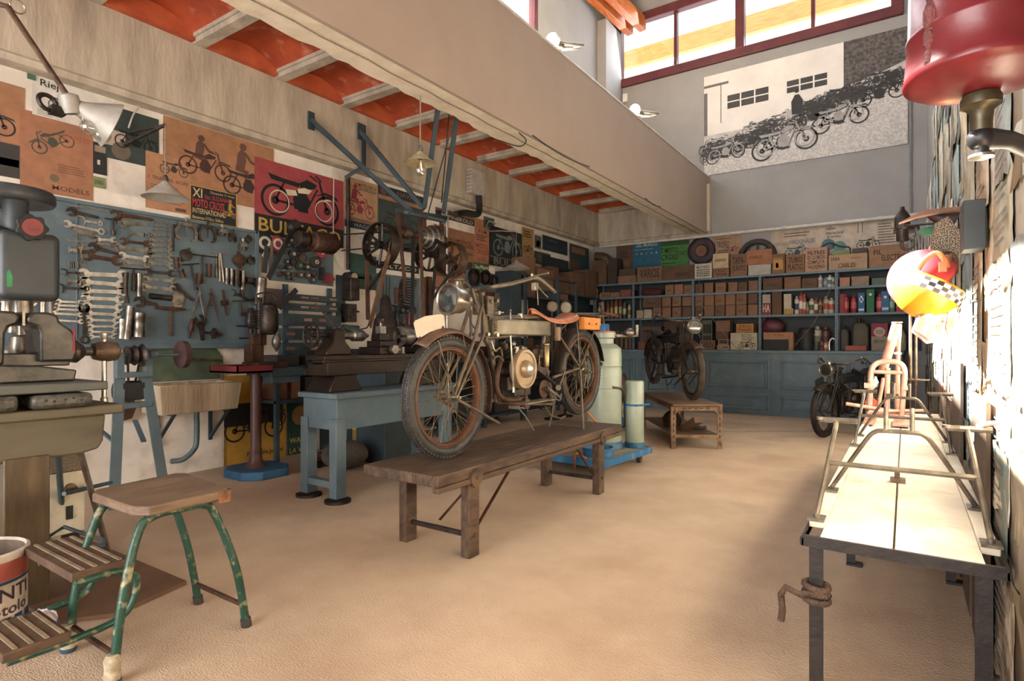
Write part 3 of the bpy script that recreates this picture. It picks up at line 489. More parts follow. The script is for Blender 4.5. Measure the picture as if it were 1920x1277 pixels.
for (k, a, c, d, e, w, t_, lab) in [
    ('C',458,328,690,380,.06,'b','bright ring spanner sloping down at the upper left of the board'),('A',490,245,670,285,.065,'k','dark adjustable wrench near the top left of the board'),
    ('S',500,300,680,325,.06,'b','pale hook wrench just above the sloping ring spanner'),('W',525,385,640,405,.07,'d','short wide-jawed wrench below the sloping ring spanner'),
    ('R',455,438,612,456,.008,'b','thin bright rod beside the drill housing'),('W',665,435,775,440,.05,'b','short shiny wrench, top of three left of the middle column'),('W',655,463,780,476,.045,'d','slim wrench under the short shiny one'),
    ('A',640,488,805,535,.07,'k','black adjustable wrench sloping down toward the centre'),('W',600,545,800,580,.085,'r','large rusty wrench above the bright ladder of wrenches'),
    ('K',462,505,510,512,.05,'b','bright chuck piece beside the drill housing'),('C',545,480,560,592,.05,'d','short ring spanner hanging upright beside the drill housing'),
    ('S',395,660,530,664,.045,'k','thin dark hook wrench, top of three by the drill spindle'),('S',358,705,552,730,.08,'d','ring-ended hook wrench, middle of three by the drill spindle'),('S',350,768,590,772,.06,'k','long dark hook wrench, lowest of three by the drill spindle'),
    ('T',768,298,772,402,.10,'k','small black T-handle key near the top of the board'),('R',455,198,745,245,.012,'b','long bright bar along the top edge of the board'),
    ('T',908,635,912,785,.18,'k','dark T-handle wrench right of the bright ladder'),('K',857,660,852,800,.035,'k','slim dark box spanner left of the T-handle wrench'),('K',946,668,944,826,.04,'d','slim box spanner right of the T-handle wrench'),
    ('R',862,795,870,870,.022,'k','short black punch under the slim dark box spanner'),('K',1015,822,1165,838,.05,'k','dark socket lying level above the long hammer'),('A',958,860,1070,880,.09,'k','black monkey wrench head left of the long hammer'),
    ('H',1162,905,1158,1095,.24,'r','long-headed hammer hanging low in the middle of the board'),('K',828,978,823,1112,.045,'b','bright short tube at the foot of the board'),('K',880,892,855,1118,.06,'d','long dark tube leaning at the foot of the board'),
    ('K',938,938,932,1102,.085,'d','fat steel tube at the foot of the board'),('C',572,905,580,1120,.08,'k','long dark ring spanner hanging left of the bright ladder'),
    ('R',1186,330,1180,512,.016,'k','dark upright bar left of the large puller'),('P',1268,330,1266,445,.20,'d','large two-legged gear puller at the upper right of the board'),('P',1412,345,1412,455,.17,'k','medium dark gear puller right of the large one'),
    ('P',1515,375,1515,415,.09,'d','small gear puller third along the top right'),('P',1585,405,1585,455,.08,'k','small dark puller fourth along the top right'),('G',1670,430,1720,435,.06,'k','small twin clamp at the top right corner of the board'),('P',1658,470,1660,515,.10,'d','small wide puller below the twin clamp'),
    ('G',1235,520,1300,560,.10,'k','screw clamp with cross handle below the large puller'),('T',1380,545,1380,732,.26,'k','wide T-handle wrench in the right half of the board'),
    ('R',1480,532,1478,700,.018,'d','upright rod, leftmost of three leaning under the bright bar'),('R',1497,532,1502,720,.018,'b','upright rod, middle of three leaning under the bright bar'),('R',1505,532,1528,725,.018,'b','slanting rod, rightmost of three leaning under the bright bar'),('R',1430,528,1580,528,.010,'b','thin bright bar laid level over the three rods'),
    ('K',1545,632,1545,742,.035,'d','box spanner tube, first of four standing in a row at the right'),('K',1578,635,1578,745,.035,'d','box spanner tube, second of four standing in a row at the right'),('K',1612,645,1612,758,.055,'k','dark box spanner tube, third of four standing in a row at the right'),('K',1655,650,1650,778,.045,'d','box spanner tube, last of four standing in a row at the right'),
    ('K',1426,602,1424,692,.04,'r','short rusty tube left of the three rods'),('K',1362,668,1352,738,.04,'r','short brown tube below the wide T-handle'),('K',1200,556,1206,632,.035,'r','small brown tube near the screw clamp'),('K',1228,640,1246,698,.045,'r','stubby brown tube below the small brown tube'),
    ('T',1302,605,1338,778,.13,'k','slanting T-handle wrench below the screw clamp'),('A',1205,760,1318,852,.06,'k','bent crank handle left of the dividers'),
    ('L',1358,800,1350,975,.12,'d','open dividers with bright legs in the lower right'),('L',1440,810,1442,998,.13,'r','rusty bow calipers right of the open dividers'),('G',1520,780,1545,955,.05,'r','rusty sliding clamp right of the bow calipers'),
    ('S',1565,790,1632,815,.05,'k','small hooked key right of the rusty sliding clamp'),('O',1700,700,1700,850,.1,'k','black strap wrench loop at the right edge of the board'),('T',1640,855,1648,955,.15,'r','dark red handled T-grip below the strap loop'),
    ('N',1700,905,1700,1105,.10,'k','green-black scraper hanging at the lower right of the board'),('R',1618,1025,1700,1030,.012,'k','thin level hook pin, upper of two beside the scraper'),('R',1635,1110,1750,1106,.012,'k','thin level hook pin, lower of two beside the scraper'),
    ('A',1370,990,1385,1120,.10,'k','dark grease gun shaped tool at the board foot'),('N',1310,975,1288,1110,.05,'r','brown awl with round guard at the board foot'),('G',1400,1070,1515,1085,.07,'k','dark level clamp near the board foot'),
    ('G',1585,575,1680,580,.12,'r','round rusty clamp in the right upper part of the board'),('G',1690,575,1730,578,.07,'k','small round fitting at the right edge of the board'),
    ('C',8,600,5,800,.06,'b','ring spanner hanging at the far left edge of the board'),('C',58,600,60,810,.07,'d','ring spanner, second hanging from the left edge'),('C',112,602,108,838,.085,'b','large bright ring spanner hanging left of the drill crank'),('C',228,640,215,860,.08,'b','bright ring spanner hanging behind the drill crank'),
    ('K',30,810,20,1032,.07,'b','bright universal joint tube low at the left of the board'),('L',68,925,66,1010,.08,'d','small dividers low at the left of the board'),('K',75,1030,75,1072,.08,'d','stubby socket below the small dividers'),('R',116,1010,115,1118,.02,'d','plain rod low at the left of the board'),
    ('R',0,190,40,192,.02,'b','bright bar end at the top left edge of the board'),('A',40,250,100,275,.05,'k','small dark wrench behind the drill arm'),('K',220,1010,222,1100,.09,'k','dark tube behind the vice jaw'),('R',340,640,345,1000,.03,'b','long bright rod right of the drill spindle')]:
    tool(k, a, c, d, e, w, t_, lab)
for i in range(5): tool('R', 470 + 15*i, 585, 472 + 15*i, 630, .008, 'd', 'tiny thin key, %s of five hanging in a row beside the drill housing' % NTH[i], 'tiny keys in a row')
p = tp(1215, 838); solo('badge', B().lathe([(.06, 0), (.06, .008), (.045, .012), (.02, .01)], (0, 0, 0), (0, 0, 1), 20), M_steel, 'round metal badge on the board above a star-shaped leaf', 'badge', M=face(p, 'L'))
p = tp(1215, 895); solo('dry_leaf', B().prism([((.045 if i % 2 == 0 else .02) * cos(i*pi/5 + .3), (.06 if i % 2 == 0 else .025) * sin(i*pi/5 + .3)) for i in range(10)], 0, .004), col('#a58a6e'), 'pale star-shaped dry leaf pinned under the badge', 'leaf', M=face(p, 'L'))
# ================================================================ left foreground
M_green = mat('chipped_green_paint', '#16382d', '#1f4437', 8, 0.4, bump=0.2, bsc=60, c3='#b9a67c', sc3=26)
M_benchw = mat('greasy_bench_wood', '#5f5745', '#4a4336', 5, 0.6, bump=0.4, bsc=16, stretch=(1, .25, 1), c3='#3c342a', sc3=5)
M_pitted = mat('pitted_lead_block', '#5c5954', '#37342f', 22, 0.5, 0.3, bump=1.0, bsc=24)
M_vice = mat('vice_cast_iron', '#3a3835', '#524e49', 12, 0.42, 0.6, bump=0.25, bsc=40)
M_drill = mat('grey_machine_enamel', '#414547', '#393d3f', 5, 0.45, 0.2, bump=0.05, bsc=50)
# --- stool
st = thing('step_stool', 'green tubular step stool with a worn wooden seat and flip-out steps', 'stool', (-2.4, 1.1, 0)); o_ = Vector((-2.4, 1.1, 0))
def L_(*a): return Vector(a) - o_
b = B(); z = .57
seat = [(-2.66, .985), (-2.60, .95), (-2.27, .95), (-2.215, .985), (-2.215, 1.27), (-2.25, 1.29), (-2.66, 1.335), (-2.70, 1.31)]
b.prism([(x + 2.4, y - 1.1) for x, y in seat], z - .035, z)
m_seat = mat('scuffed_seat_wood', '#75604d', '#5a4839', 4, 0.65, bump=0.5, bsc=20, stretch=(3, 1, 6), c3='#3a2b22', sc3=3)
ob('seat', b, m_seat, st, 0.006)
ob('broken_corner', B().prism([(.13, .13), (.19, .135), (.19, .18), (.16, .2), (.12, .18)], z - .045, z - .003), mat('raw_chipped_wood', '#8f5f40', '#4c3222', 20, 0.8, bump=1, bsc=40), st)
for xx, xt in ((-2.215, -2.26), (-2.585, -2.60)):
    P = smooth([L_(xx, .868, .0), L_(xx - .01, .90, .25), L_(xt, .965, .47), L_(xt, 1.02, .522), L_(xt, 1.12, .526), L_(xt, 1.20, .522), L_(xt, 1.245, .47), L_(xx - .01, 1.31, .25), L_(xx, 1.35, .0)], 7)
    h = len(P) // 2; ob('leg_frame', B().tube(P, .0155, 10), M_green, st)
for y in (.878, 1.338): ob('foot_rail', B().tube([L_(-2.215, y, .09), L_(-2.585, y, .09)], .010, 8), M_rust, st)
for x, y in ((-2.215, 1.35), (-2.585, 1.35)): ob('rubber_foot', B().cyl(L_(x, y, 0), L_(x, y - .005, .035), .020, n=12), M_rub, st)
for x, y in ((-2.215, .868), (-2.585, .868)):
    f = ob('taped_foot', B().lathe([(.021, 0), (.027, .02), (.024, .05), (.027, .08), (.018, .10)], L_(x, y, 0), n=12), mat('grubby_tape', '#b3a58d', '#7d7260', 30, 0.9), st)
    ob('blue_tape', B().lathe([(.024, .0), (.028, .012), (.024, .024)], L_(x, y, .001), n=12), col('#24435f'), f)
m_step = mat('ribbed_step_wood', '#5a4534', '#453427', 8, 0.7, bump=0.3)
for (x0, x1, ya, yb, z) in ((-2.79, -2.33, .79, .96, .37), (-2.58, -2.30, .60, .78, .19)):
    s_ = ob('step', B().bx(x0 + 2.4, x1 + 2.4, ya - 1.1, yb - 1.1, z - .03, z), m_step, st, 0.004)
    for i in range(4): ob('grip_strip', B().bx(x0 + 2.41, x1 + 2.39, ya - 1.1 + .03 + i * (yb - ya) / 4.4, ya - 1.1 + .042 + i * (yb - ya) / 4.4, z - .001, z + .004), mat('pale_strip', '#8f7e68', '#6b5c4a', 12, 0.6), s_)
for x in (-2.325, -2.66): ob('step_bow', B().tube(smooth([L_(x, .80, .335), L_(x, .93, .335), L_(x, .985, .30), L_(x, .98, .22), L_(x, .93, .165), L_(x, .80, .15), L_(x, .62, .15)], 6), .0125, 10), M_green, st)
# --- loose plywood on the floor, drum, rag
solo('plywood_sheet', B().prism([(-2.83, 1.42), (-2.74, 1.08), (-2.86, .93), (-3.9, .80), (-4.0, 1.40)], .002, .02), mat('dusty_plywood', '#6f5340', '#5c4433', 3, 0.75, c3='#47342a', sc3=2), 'brown plywood sheet lying on the floor under the stool and bench', 'board')
dr = thing('oil_drum', 'open drum at the lower left corner with red, white and blue lettering', 'drum', (-2.885, .667, 0))
ob('body', B().lathe([(.155, 0), (.165, .015), (.16, .03), (.16, .34), (.168, .355), (.168, .37), (.158, .375), (.152, .365)], n=40), mat('faded_drum_paint', '#c9bfb4', '#a89c90', 10, 0.5, c3='#8f5a48', sc3=6), dr)
def wrapped(b, a0, a1, z0, z1, R=.1612, k=6):
    vs = []; 
    for i in range(k + 1):
        a = a0 + (a1 - a0) * i / k
        for rr in (R, R + .0006):
            for z in (z0, z1): vs.append((rr * cos(a), rr * sin(a), z))
    return b.add(vs, [(4*i+2, 4*i+3, 4*i+7, 4*i+6) for i in range(k)] + [(4*i+1, 4*i+5, 4*i+7, 4*i+3) for i in range(k)] + [(4*i, 4*i+2, 4*i+6, 4*i+4) for i in range(k)])
def wletters(s, a0, a1, z0, z1, R=.1625):
    vs, fs = text_mesh(s); b = B(); return b.add([(R * cos(a0 + v[0]*(a1-a0)), R * sin(a0 + v[0]*(a1-a0)), z0 + v[1]*(z1-z0)) for v in vs], fs)
bm = bmesh.new(); dd = dr.children[0].data; bm.from_mesh(dd); bm.faces.ensure_lookup_table(); bmesh.ops.delete(bm, geom=[f for f in bm.faces if len(f.verts) > 4], context='FACES_ONLY'); bm.to_mesh(dd); bm.free()
ob('lining', B().lathe([(.151, .365), (.150, .03)], n=40), mat('rusty_lining', '#4a3c34', '#6b5c50', 9, .8), dr)
for m__ in [dr.children[-1]]:
    bm = bmesh.new(); bm.from_mesh(m__.data); bmesh.ops.delete(bm, geom=[f for f in bm.faces if len(f.verts) > 4 and f.calc_center_median().z > .2], context='FACES_ONLY'); bm.to_mesh(m__.data); bm.free()
ob('red_band', wrapped(B(), -pi, pi, .275, .345, k=40), col('#b8584a'), dr); ob('blue_band', wrapped(B(), -pi, pi, .262, .273, k=40), col('#2f4468'), dr)
ob('lettering', wletters('ANTI', -.15, 1.0, .20, .25), col('#3a2a34'), dr); ob('lettering', wletters('Motolo', -.25, .95, .148, .19), col('#4c2c38'), dr)
b = B(); c = B()
for i in range(7): wrapped(b, -.7 + i * .32, -.48 + i * .32, .085 + .008 * (i % 2), .138, k=3); wrapped(c, -.7 + i * .32, -.44 + i * .32, .012, .076 + .006 * (i % 2), k=3)
ob('blue_blocks', b, col('#2f4a78'), dr); ob('red_blocks', c, col('#c23c34'), dr)
b = B(); 
P = smooth([wx(48, 1182, -2.66), wx(60, 1152, -2.62), wx(84, 1140, -2.58), wx(104, 1148, -2.54), wx(113, 1174, -2.52)], 5); vs = []
for i, p in enumerate(P):
    for j in range(5): vs.append((p.x + .012 * sin(i * 1.3 + j) - .008 * j, p.y + .006 * j, p.z - .016 * j + .006 * cos(i * 1.7 + j * 1.2)))
b.add(vs, [(i*5+j, i*5+j+1, i*5+j+6, i*5+j+5) for i in range(len(P)-1) for j in range(4)])
rg = solo('rag', b, mat('checked_rag', '#b3a8a4', '#2f3f68', 22, 0.9, lo=.52, hi=.56), 'crumpled blue and white rag draped from the drum onto the lowest step', 'rag')
so = rg.modifiers.new('thick', 'SOLIDIFY'); so.thickness = .004
# --- work bench with vice
wb = thing('workbench', 'heavy old workbench with thick apron at the left edge', 'workbench', (-3.5, .6, 0)); 
def W_(x): return x + 3.5
ob('apron', B().prism([(-2.0, .845), (.60, .815), (.59, .69), (.57, .655), (.50, .64), (-2.0, .66)], W_(-3.20), W_(-3.13), Matrix(((0, 0, 1, 0), (1, 0, 0, 0), (0, 1, 0, 0), (0, 0, 0, 1)))), M_benchw, wb, 0.01)
ob('top_board', B().bx(W_(-3.95), W_(-3.09), -2.0, .66, .815, .86), M_benchw, wb, 0.008)
ob('leg', B().bx(W_(-3.25), W_(-3.12), .22, .38, 0, .66), mat('varnished_leg_wood', '#54442f', '#3b2f22', 4, 0.35, bump=0.2, stretch=(3, 3, .6), c3='#7a6446', sc3=4), wb, 0.006)
ob('leg', B().bx(W_(-3.9), W_(-3.8), .35, .45, 0, .82), M_blued, wb, 0.004); ob('leg', B().bx(W_(-3.25), W_(-3.1), -1.6, -1.45, 0, .66), M_woody, wb, 0.004)
def bl(name, x0, x1, y0, y1, z0, z1, m_, label, cat, bev=.02): return solo(name, B().bx(x0, x1, y0, y1, z0, z1), m_, label, cat, bev=bev)
bl('lead_block', -3.24, -3.07, .90, 1.13, .862, .925, M_pitted, 'pitted grey block with drilled holes on the bench edge under the vice', 'block')
bl('lead_block', -3.24, -3.07, .56, .86, .862, .930, M_pitted, 'pitted grey block cut off by the left picture edge on the bench', 'block')
bl('steel_plank', -3.62, -3.08, .35, 1.19, .932, .972, mat('oily_plank', '#3f4240', '#55564f', 6, .5, bump=.3, stretch=(1, .3, 1)), 'long dark plank carrying the vice on top of the pitted blocks', 'plank', .006)
bl('wood_block', -3.80, -3.3, .5, 1.1, .862, .93, M_woody, 'dark packing block hidden under the vice plank', 'block', .006)
vc = thing('bench_vice', 'large cast iron bench vice with a ball-ended screw on the bench', 'vice', (-3.35, .85, .973))
def prf(b, pts, x0, x1): return b.prism(pts, x0, x1, Matrix(((0, 0, 1, 0), (1, 0, 0, 0), (0, 1, 0, 0), (0, 0, 0, 1))))
ob('base', prf(B(), [(-.42, 0), (.26, 0), (.27, .05), (.12, .075), (-.1, .085), (-.42, .07)], -.09, .12), M_vice, vc, .008)
ob('fixed_jaw', prf(B(), [(-.14, .08), (.005, .08), (.01, .22), (.02, .245), (.05, .26), (.062, .29), (.045, .315), (-.02, .318), (-.055, .305), (-.10, .26), (-.145, .21)], -.085, .11), M_vice, vc, .012)
ob('moving_jaw', prf(B(), [(.13, .09), (.26, .09), (.275, .13), (.27, .21), (.25, .24), (.205, .275), (.20, .305), (.16, .318), (.105, .315), (.082, .29), (.085, .265), (.12, .25), (.13, .22)], -.085, .11), M_vice, vc, .012)
ob('jaw_pad', B().bx(-.08, .105, .068, .078, .255, .315), M_steel, vc)
ob('slide', B().bx(-.035, .065, -.4, .26, .07, .13), M_vice, vc, .006)
ob('screw', B().lathe([(.022, .26), (.05, .265), (.055, .30), (.03, .33), (.022, .335), (.022, .38)], (.015, 0, .135), (0, 1, 0), 16), M_vice, vc)
hd = ob('screw_head', B().lathe([(.022, .365), (.04, .372), (.048, .40), (.052, .44), (.045, .475), (.02, .49)], (.015, 0, .135), (0, 1, 0), 20), M_brown, vc)
ob('tommy_bar', B().cyl((.015, .42, .205), (.015, .42, -.115), .0115, n=12).lathe([(.012, 0), (.017, .01), (.017, .03), (.01, .036)], (.015, .42, .195), n=12).lathe([(.017, 0), (.017, .03), (.011, .036)], (.015, .42, -.13), n=12), M_bright, hd)
ob('red_mark', B().bx(.111, .113, .255, .262, .13, .25), col('#a03038'), vc)
solo('wooden_file', B().lathe([(.001, -.02), (.018, 0), (.027, .05), (.03, .10), (.026, .15), (.012, .17), (.001, .175)], (-3.42, .62, 1.085), (0, 1, .05), 18), mat('dark_red_lacquer', '#4c1f20', '#351618', 8, .2), 'dark red turned handle sticking out at the left of the vice', 'handle')
# --- pillar drill on the bench
dp = thing('drill_press', 'grey bench drill press with a flat disc handwheel on top', 'drill press', (-3.72, .62, .86)); 
ob('base', B().bx(-.18, .18, -.25, .30, 0, .045), M_drill, dp, .01)
ob('column', B().cyl((0, -.12, .04), (0, -.12, .90), .05, n=20), M_steel, dp)
ob('arm', prf(B(), [(-.25, .50), (.30, .50), (.36, .56), (.36, .86), (.25, .87), (.10, .78), (-.25, .66)], -.08, .10), M_drill, dp, .03)
hs = ob('head_housing', B().bx(-.07, .15, .30, .55, .50, .84), M_drill, dp, .035, seg=4)
ob('green_spot', B().prism([(0, 0), (.02, .0), (.022, .05), (.01, .085), (0, .07)], 0, .001, face(Vector((.1505, .33, .56)), 'L')), col('#3f9a5a'), hs)
ob('neck', B().lathe([(.055, .83), (.06, .90), (.052, .93), (.052, 1.0)], (.02, .40, 0), n=20), M_drill, dp)
hw = ob('handwheel', B().lathe([(.03, 1.0), (.16, 1.0), (.19, .985), (.20, 1.0), (.20, 1.035), (.19, 1.05), (.03, 1.05)], (.02, .36, 0), n=44), mat('dark_flat_iron', '#37393b', '#45484a', 9, .45, .4), dp)
T_ = face(Vector((.155, .42, .855)), 'L')
ob('star_knob', B().prism([((.062 + .006 * cos(7 * a)) * cos(a), (.062 + .006 * cos(7 * a)) * sin(a)) for a in [2*pi*i/56 for i in range(56)]], 0, .03, T_), M_black, hs, .004)
ob('knob_cap', B().lathe([(.042, .03), (.042, .036), (.012, .036), (.012, .045)], n=24, T=T_), col('#8f3c3c', .5), hs)
ob('quill', B().cyl((.04, .42, .50), (.04, .42, .41), .045, n=20).cyl((.04, .42, .42), (.04, .42, .31), .022, n=16), M_steel, dp)
ob('guide_rod', B().cyl((.05, .50, .50), (.05, .50, .30), .014, n=12), M_bright, dp)
ob('chuck', B().lathe([(.03, .33), (.05, .32), (.055, .27), (.055, .235), (.03, .19), (.014, .18), (.012, .155)], (.04, .42, 0), n=24), M_steel, dp)
ck = ob('crank_arm', B().tube([(.10, .28, .51), (.12, .29, .48), (.13, .28, .20)], .026, 12), M_drill, dp)
ob('crank_grip', B().lathe([(.012, 0), (.03, .015), (.034, .05), (.02, .10)], (.15, .27, .19), (.2, -1, -.1), 14), M_black, ck)
# --- grinder stand
gs = thing('grinder_stand', 'blue A-frame stand carrying a small grinding spindle', 'grinder stand', (-4.62, 1.95, 0))
def G_(x, y, z): return Vector((x, y, z))
for s_, x, y in ((-1, .10, -.17), (1, .10, .17), (-1, -.32, -.14), (1, -.32, .14)):
    ob('leg', B().bar((x, y, 0), (-.02 if x > 0 else -.08, s_ * .085, .93), .07, .012, (1, 0, 0)) if x > 0 else B().bar((x, y, .55), (-.05, s_ * .085, .42), .035, .012), M_blue, gs)
ob('head_frame', B().bx(-.04, .02, -.12, -.07, .93, 1.08).bx(-.04, .02, .07, .12, .93, 1.08).bx(-.04, .02, -.12, .12, .90, .94).bx(-.04, .02, -.12, .12, .68, .72), M_blue, gs, .004)
ob('motor', B().lathe([(.02, -.10), (.07, -.09), (.075, 0), (.07, .09), (.02, .10)], (-.08, 0, .80), (0, 1, 0), 18).bx(-.05, .0, -.07, .07, .74, .86), M_black, gs)
ob('axle', B().cyl((0, -.20, 1.06), (0, .36, 1.06), .012, n=10).lathe([(.02, 0), (.035, .01), (.035, .06), (.02, .07)], (0, -.17, 1.06), (0, 1, 0), 14).lathe([(.02, 0), (.035, .01), (.035, .06), (.02, .07)], (0, .09, 1.06), (0, 1, 0), 14), M_blue, gs)
ob('pulley', B().lathe([(.02, -.05), (.07, -.05), (.055, -.025), (.075, 0), (.055, .025), (.085, .05), (.02, .05)], (0, 0, 1.06), (0, 1, 0), 24), M_iron, gs)
ob('grinding_wheel', B().lathe([(.02, -.03), (.085, -.03), (.105, -.02), (.105, .02), (.085, .03), (.02, .03)], (0, .34, 1.06), (0, 1, 0), 28), mat('worn_grindstone', '#4c3230', '#3a2a28', 20, .9), gs)
ob('drive_belt', B().bar((0.02, -.05, 1.05), (-.02, -.03, .85), .015, .004).bar((-.02, .05, 1.05), (-.06, .03, .85), .015, .004), M_black, gs)
# --- cream wall heater box behind the bench leg and grey folding trestle
hb = thing('control_box', 'cream box with a dark knob and mesh grille behind the bench leg', 'control box', (-3.80, 1.20, .13))
ob('body', B().bx(-.1, .1, -.12, .12, 0, .33), M_cream, hb, .006); ob('grille', B().bx(-.09, .1, -.11, .11, .335, .56), mat('dark_mesh', '#3b332b', '#7a6a56', 220, .6, lo=.45, hi=.55, det=1), hb)
ob('knob', B().lathe([(.03, 0), (.028, .02), (.012, .022)], (.1, .05, .24), (1, 0, 0), 16), M_brown, hb); ob('switch', B().bx(.1, .11, .03, .06, .08, .15), M_black, hb)
ob('foot', B().bx(-.09, .08, -.1, -.07, -.13, 0), M_black, hb); ob('foot', B().bx(-.09, .08, .07, .10, -.13, 0), M_black, hb)
tr = thing('folding_trestle', 'grey-blue tubular folding trestle standing behind the stool', 'trestle', (-3.4, 1.5, 0))
m_gt = mat('grey_blue_tube', '#4f6064', '#3f4e52', 10, .4, .2)
for (p, q) in (((-3.42, 1.27, .0), (-3.50, 1.20, .60)), ((-2.98, 1.23, .36), (-3.40, 1.36, .60))): pass
lg = [(wx(120, 1000, -3.35), wx(107, 840, -3.55)), (wx(206, 1058, -2.85), wx(150, 845, -3.35)), (wx(200, 912, -4.15), wx(190, 820, -4.15))]
O3 = Vector((-3.4, 1.5, 0))
a = wz(121, 1020, 0); c_ = wx(108, 842, -3.4)
ob('leg', B().tube([a - O3, c_ - O3], .014, 8), m_gt, tr)
a = wz(213, 1072, 0.0); c_ = wx(150, 845, -3.25)
ob('leg', B().tube([a - O3, c_ - O3], .014, 8), M_steel, tr)
a2 = wx(120, 926, -3.42); c2 = wx(208, 905, -3.7)
ob('stretcher', B().tube([a2 - O3, c2 - O3], .011, 8), m_gt, tr)
q = [wx(88, 1008, -3.3), wx(120, 988, -3.35), wx(192, 1012, -3.0), wx(195, 1022, -2.95), wx(120, 1030, -2.95)]
ob('tie_frame', B().tube([v - O3 for v in q], .009, 8, closed=True), m_gt, tr)
# --- stone sink with green splashback
sk = thing('sink', 'rough stone trough sink on steel brackets below the tool board', 'sink', (XL, 2.6, .57))
m_stone = mat('scored_stone', '#b5a48d', '#96866f', 4, .85, bump=.6, bsc=14, stretch=(1, 3, .3), c3='#6f604f', sc3=7)
b = B(); P0 = [(-.0, -.34), (.36, -.34), (.36, .30), (-.0, .30)]; P1 = [(0, -.34), (.38, -.36), (.385, .33), (0, .34)]
b.add([(x, y, 0) for x, y in P0] + [(x, y, .24) for x, y in P1] + [(.05, -.29, .24), (.33, -.30, .24), (.335, .27, .24), (.05, .28, .24)] + [(.07, -.26, .06), (.30, -.26, .06), (.30, .24, .06), (.07, .24, .06)],
      [(3, 2, 1, 0), (0, 1, 5, 4), (1, 2, 6, 5), (2, 3, 7, 6), (3, 0, 4, 7), (4, 5, 9, 8), (5, 6, 10, 9), (6, 7, 11, 10), (7, 4, 8, 11), (8, 9, 13, 12), (9, 10, 14, 13), (10, 11, 15, 14), (11, 8, 12, 15), (12, 13, 14, 15)])
ob('basin', b, m_stone, sk, .008)
for y in (-.22, .24): ob('bracket', B().bar((.012, y, -.30), (.012, y, -.01), .03, .02).bar((.02, y, -.27), (.30, y, -.02), .03, .012).bar((.0, y, -.012), (.32, y, -.012), .03, .014), M_blued, sk)
ob('drain_pipe', B().tube(smooth([(.20, .02, 0), (.20, .02, -.25), (.19, .0, -.34), (.11, -.05, -.42), (.02, -.1, -.44)], 6), .022, 12), m_gt, sk)
gb = thing('splashback', 'green painted sheet metal splashback behind the stone sink', 'splashback', (XL, 2.6, .82))
ob('sheet', B().prism([(-.36, 0), (.36, 0), (.36, .20), (.28, .30), (-.28, .30), (-.36, .22)], .004, .012, face(Vector((0, 0, 0)), 'L')), mat('mottled_green', '#4c5846', '#3c463a', 4, .6, c3='#6d7a52', sc3=3), gb)
b = B().tube([(.05, -.02, .19), (.05, .32, .17), (.03, .34, .14), (.03, .34, -.05)], .010, 8).cyl((.012, -.02, .19), (.1, -.02, .19), .016, n=10).cyl((.06, -.02, .16), (.06, -.02, .25), .014, n=10).bar((.06, -.06, .25), (.06, .03, .25), .014)
ob('tap', b, M_brown, gb)
b = B()
for (x_, y_, z_) in ((-3.069, 1.02, .90), (-3.069, .98, .895), (-3.069, 1.05, .905), (-3.069, .95, .90), (-3.069, 1.08, .893), (-3.069, .78, .90), (-3.069, .70, .89)): b.cyl((x_ - .002, y_, z_), (x_, y_, z_), .006, n=10)
solo('drilled_hole', b, M_black, 'row of small dark drill holes in the faces of the pitted blocks', 'drill holes', kind='stuff')
solo('oily_tool', B().prism([(0, 0), (.08, .02), (.11, .10), (.09, .2), (.03, .22), (.05, .1), (-.02, .06)], 0, .05, face(wx(222, 790, XL + .002), 'L')), M_rust, 'rusty claw-like casting hung on the wall behind the grinder stand', 'casting')
# --- pillar tool: red-brown pedestal with small bench drill
pd = thing('pedestal', 'red-brown tubular pedestal on a blue octagonal base', 'pedestal', (-4.70, 2.95, 0))
ob('base', B().prism([(-.24, -.12), (-.12, -.22), (.14, -.22), (.26, -.1), (.26, .14), (.12, .24), (-.14, .24), (-.24, .14)], 0, .07), mat('worn_blue_base', '#1c4468', '#2c587a', 6, .5), pd, .006)
ob('column', B().lathe([(.09, .07), (.07, .10), (.052, .14), (.048, .2), (.05, .22), (.045, .24), (.045, .88), (.07, .90)], n=20), mat('maroon_column', '#4c2a26', '#3a2422', 6, .45, bump=.1), pd)
ob('tray', B().bx(-.20, .22, -.30, .02, .90, .915).bx(-.20, -.19, -.30, .02, .90, .96).bx(.21, .22, -.30, .02, .90, .96).bx(-.2, .22, -.30, -.29, .9, .96), col('#7a2228', .5), pd)
ob('table', B().bx(-.18, .2, .02, .34, .86, .93).bx(-.16, .18, .04, .32, .80, .86), M_blued, pd, .004)
dm = thing('bench_drill', 'small brown bench drill with an upright motor on the pedestal', 'drill', (-4.72, 3.05, .932))
ob('base', B().bx(-.1, .14, -.16, .14, 0, .05).bx(-.1, .02, -.14, -.02, .05, .20).bx(-.06, .0, -.12, .02, .2, .3), M_rust, dm, .006)
ob('column', B().cyl((-.02, -.04, .05), (-.02, -.04, .62), .025, n=12), M_iron, dm)
ob('motor', B().lathe([(.03, .29), (.06, .30), (.075, .33), (.08, .36), (.08, .50), (.074, .52), (.07, .55), (.045, .57), (.02, .58)], (.03, .02, 0), n=24).tube(smooth([(.03, -.04, .55), (.0, -.08, .64), (.05, .02, .66), (.08, .07, .60)], 5), .008, 6), M_iron, dm)
b = B()
for i in range(8): b.bx(-.08, .0, -.095, -.06, .34 + i*.022, .352 + i*.022)
ob('cooling_fin', b, M_iron, dm)
ob('chuck', B().lathe([(.02, .30), (.03, .27), (.04, .24), (.04, .20), (.015, .16), (.006, .14)], (.05, .08, 0), n=16), M_steel, dm)
# ================================================================ middle of the left wall: lathe corner and line shaft
def c8(x, y, X=XL + .03): return wx(400 + x / 4.912, 420 + y / 4.912, X)
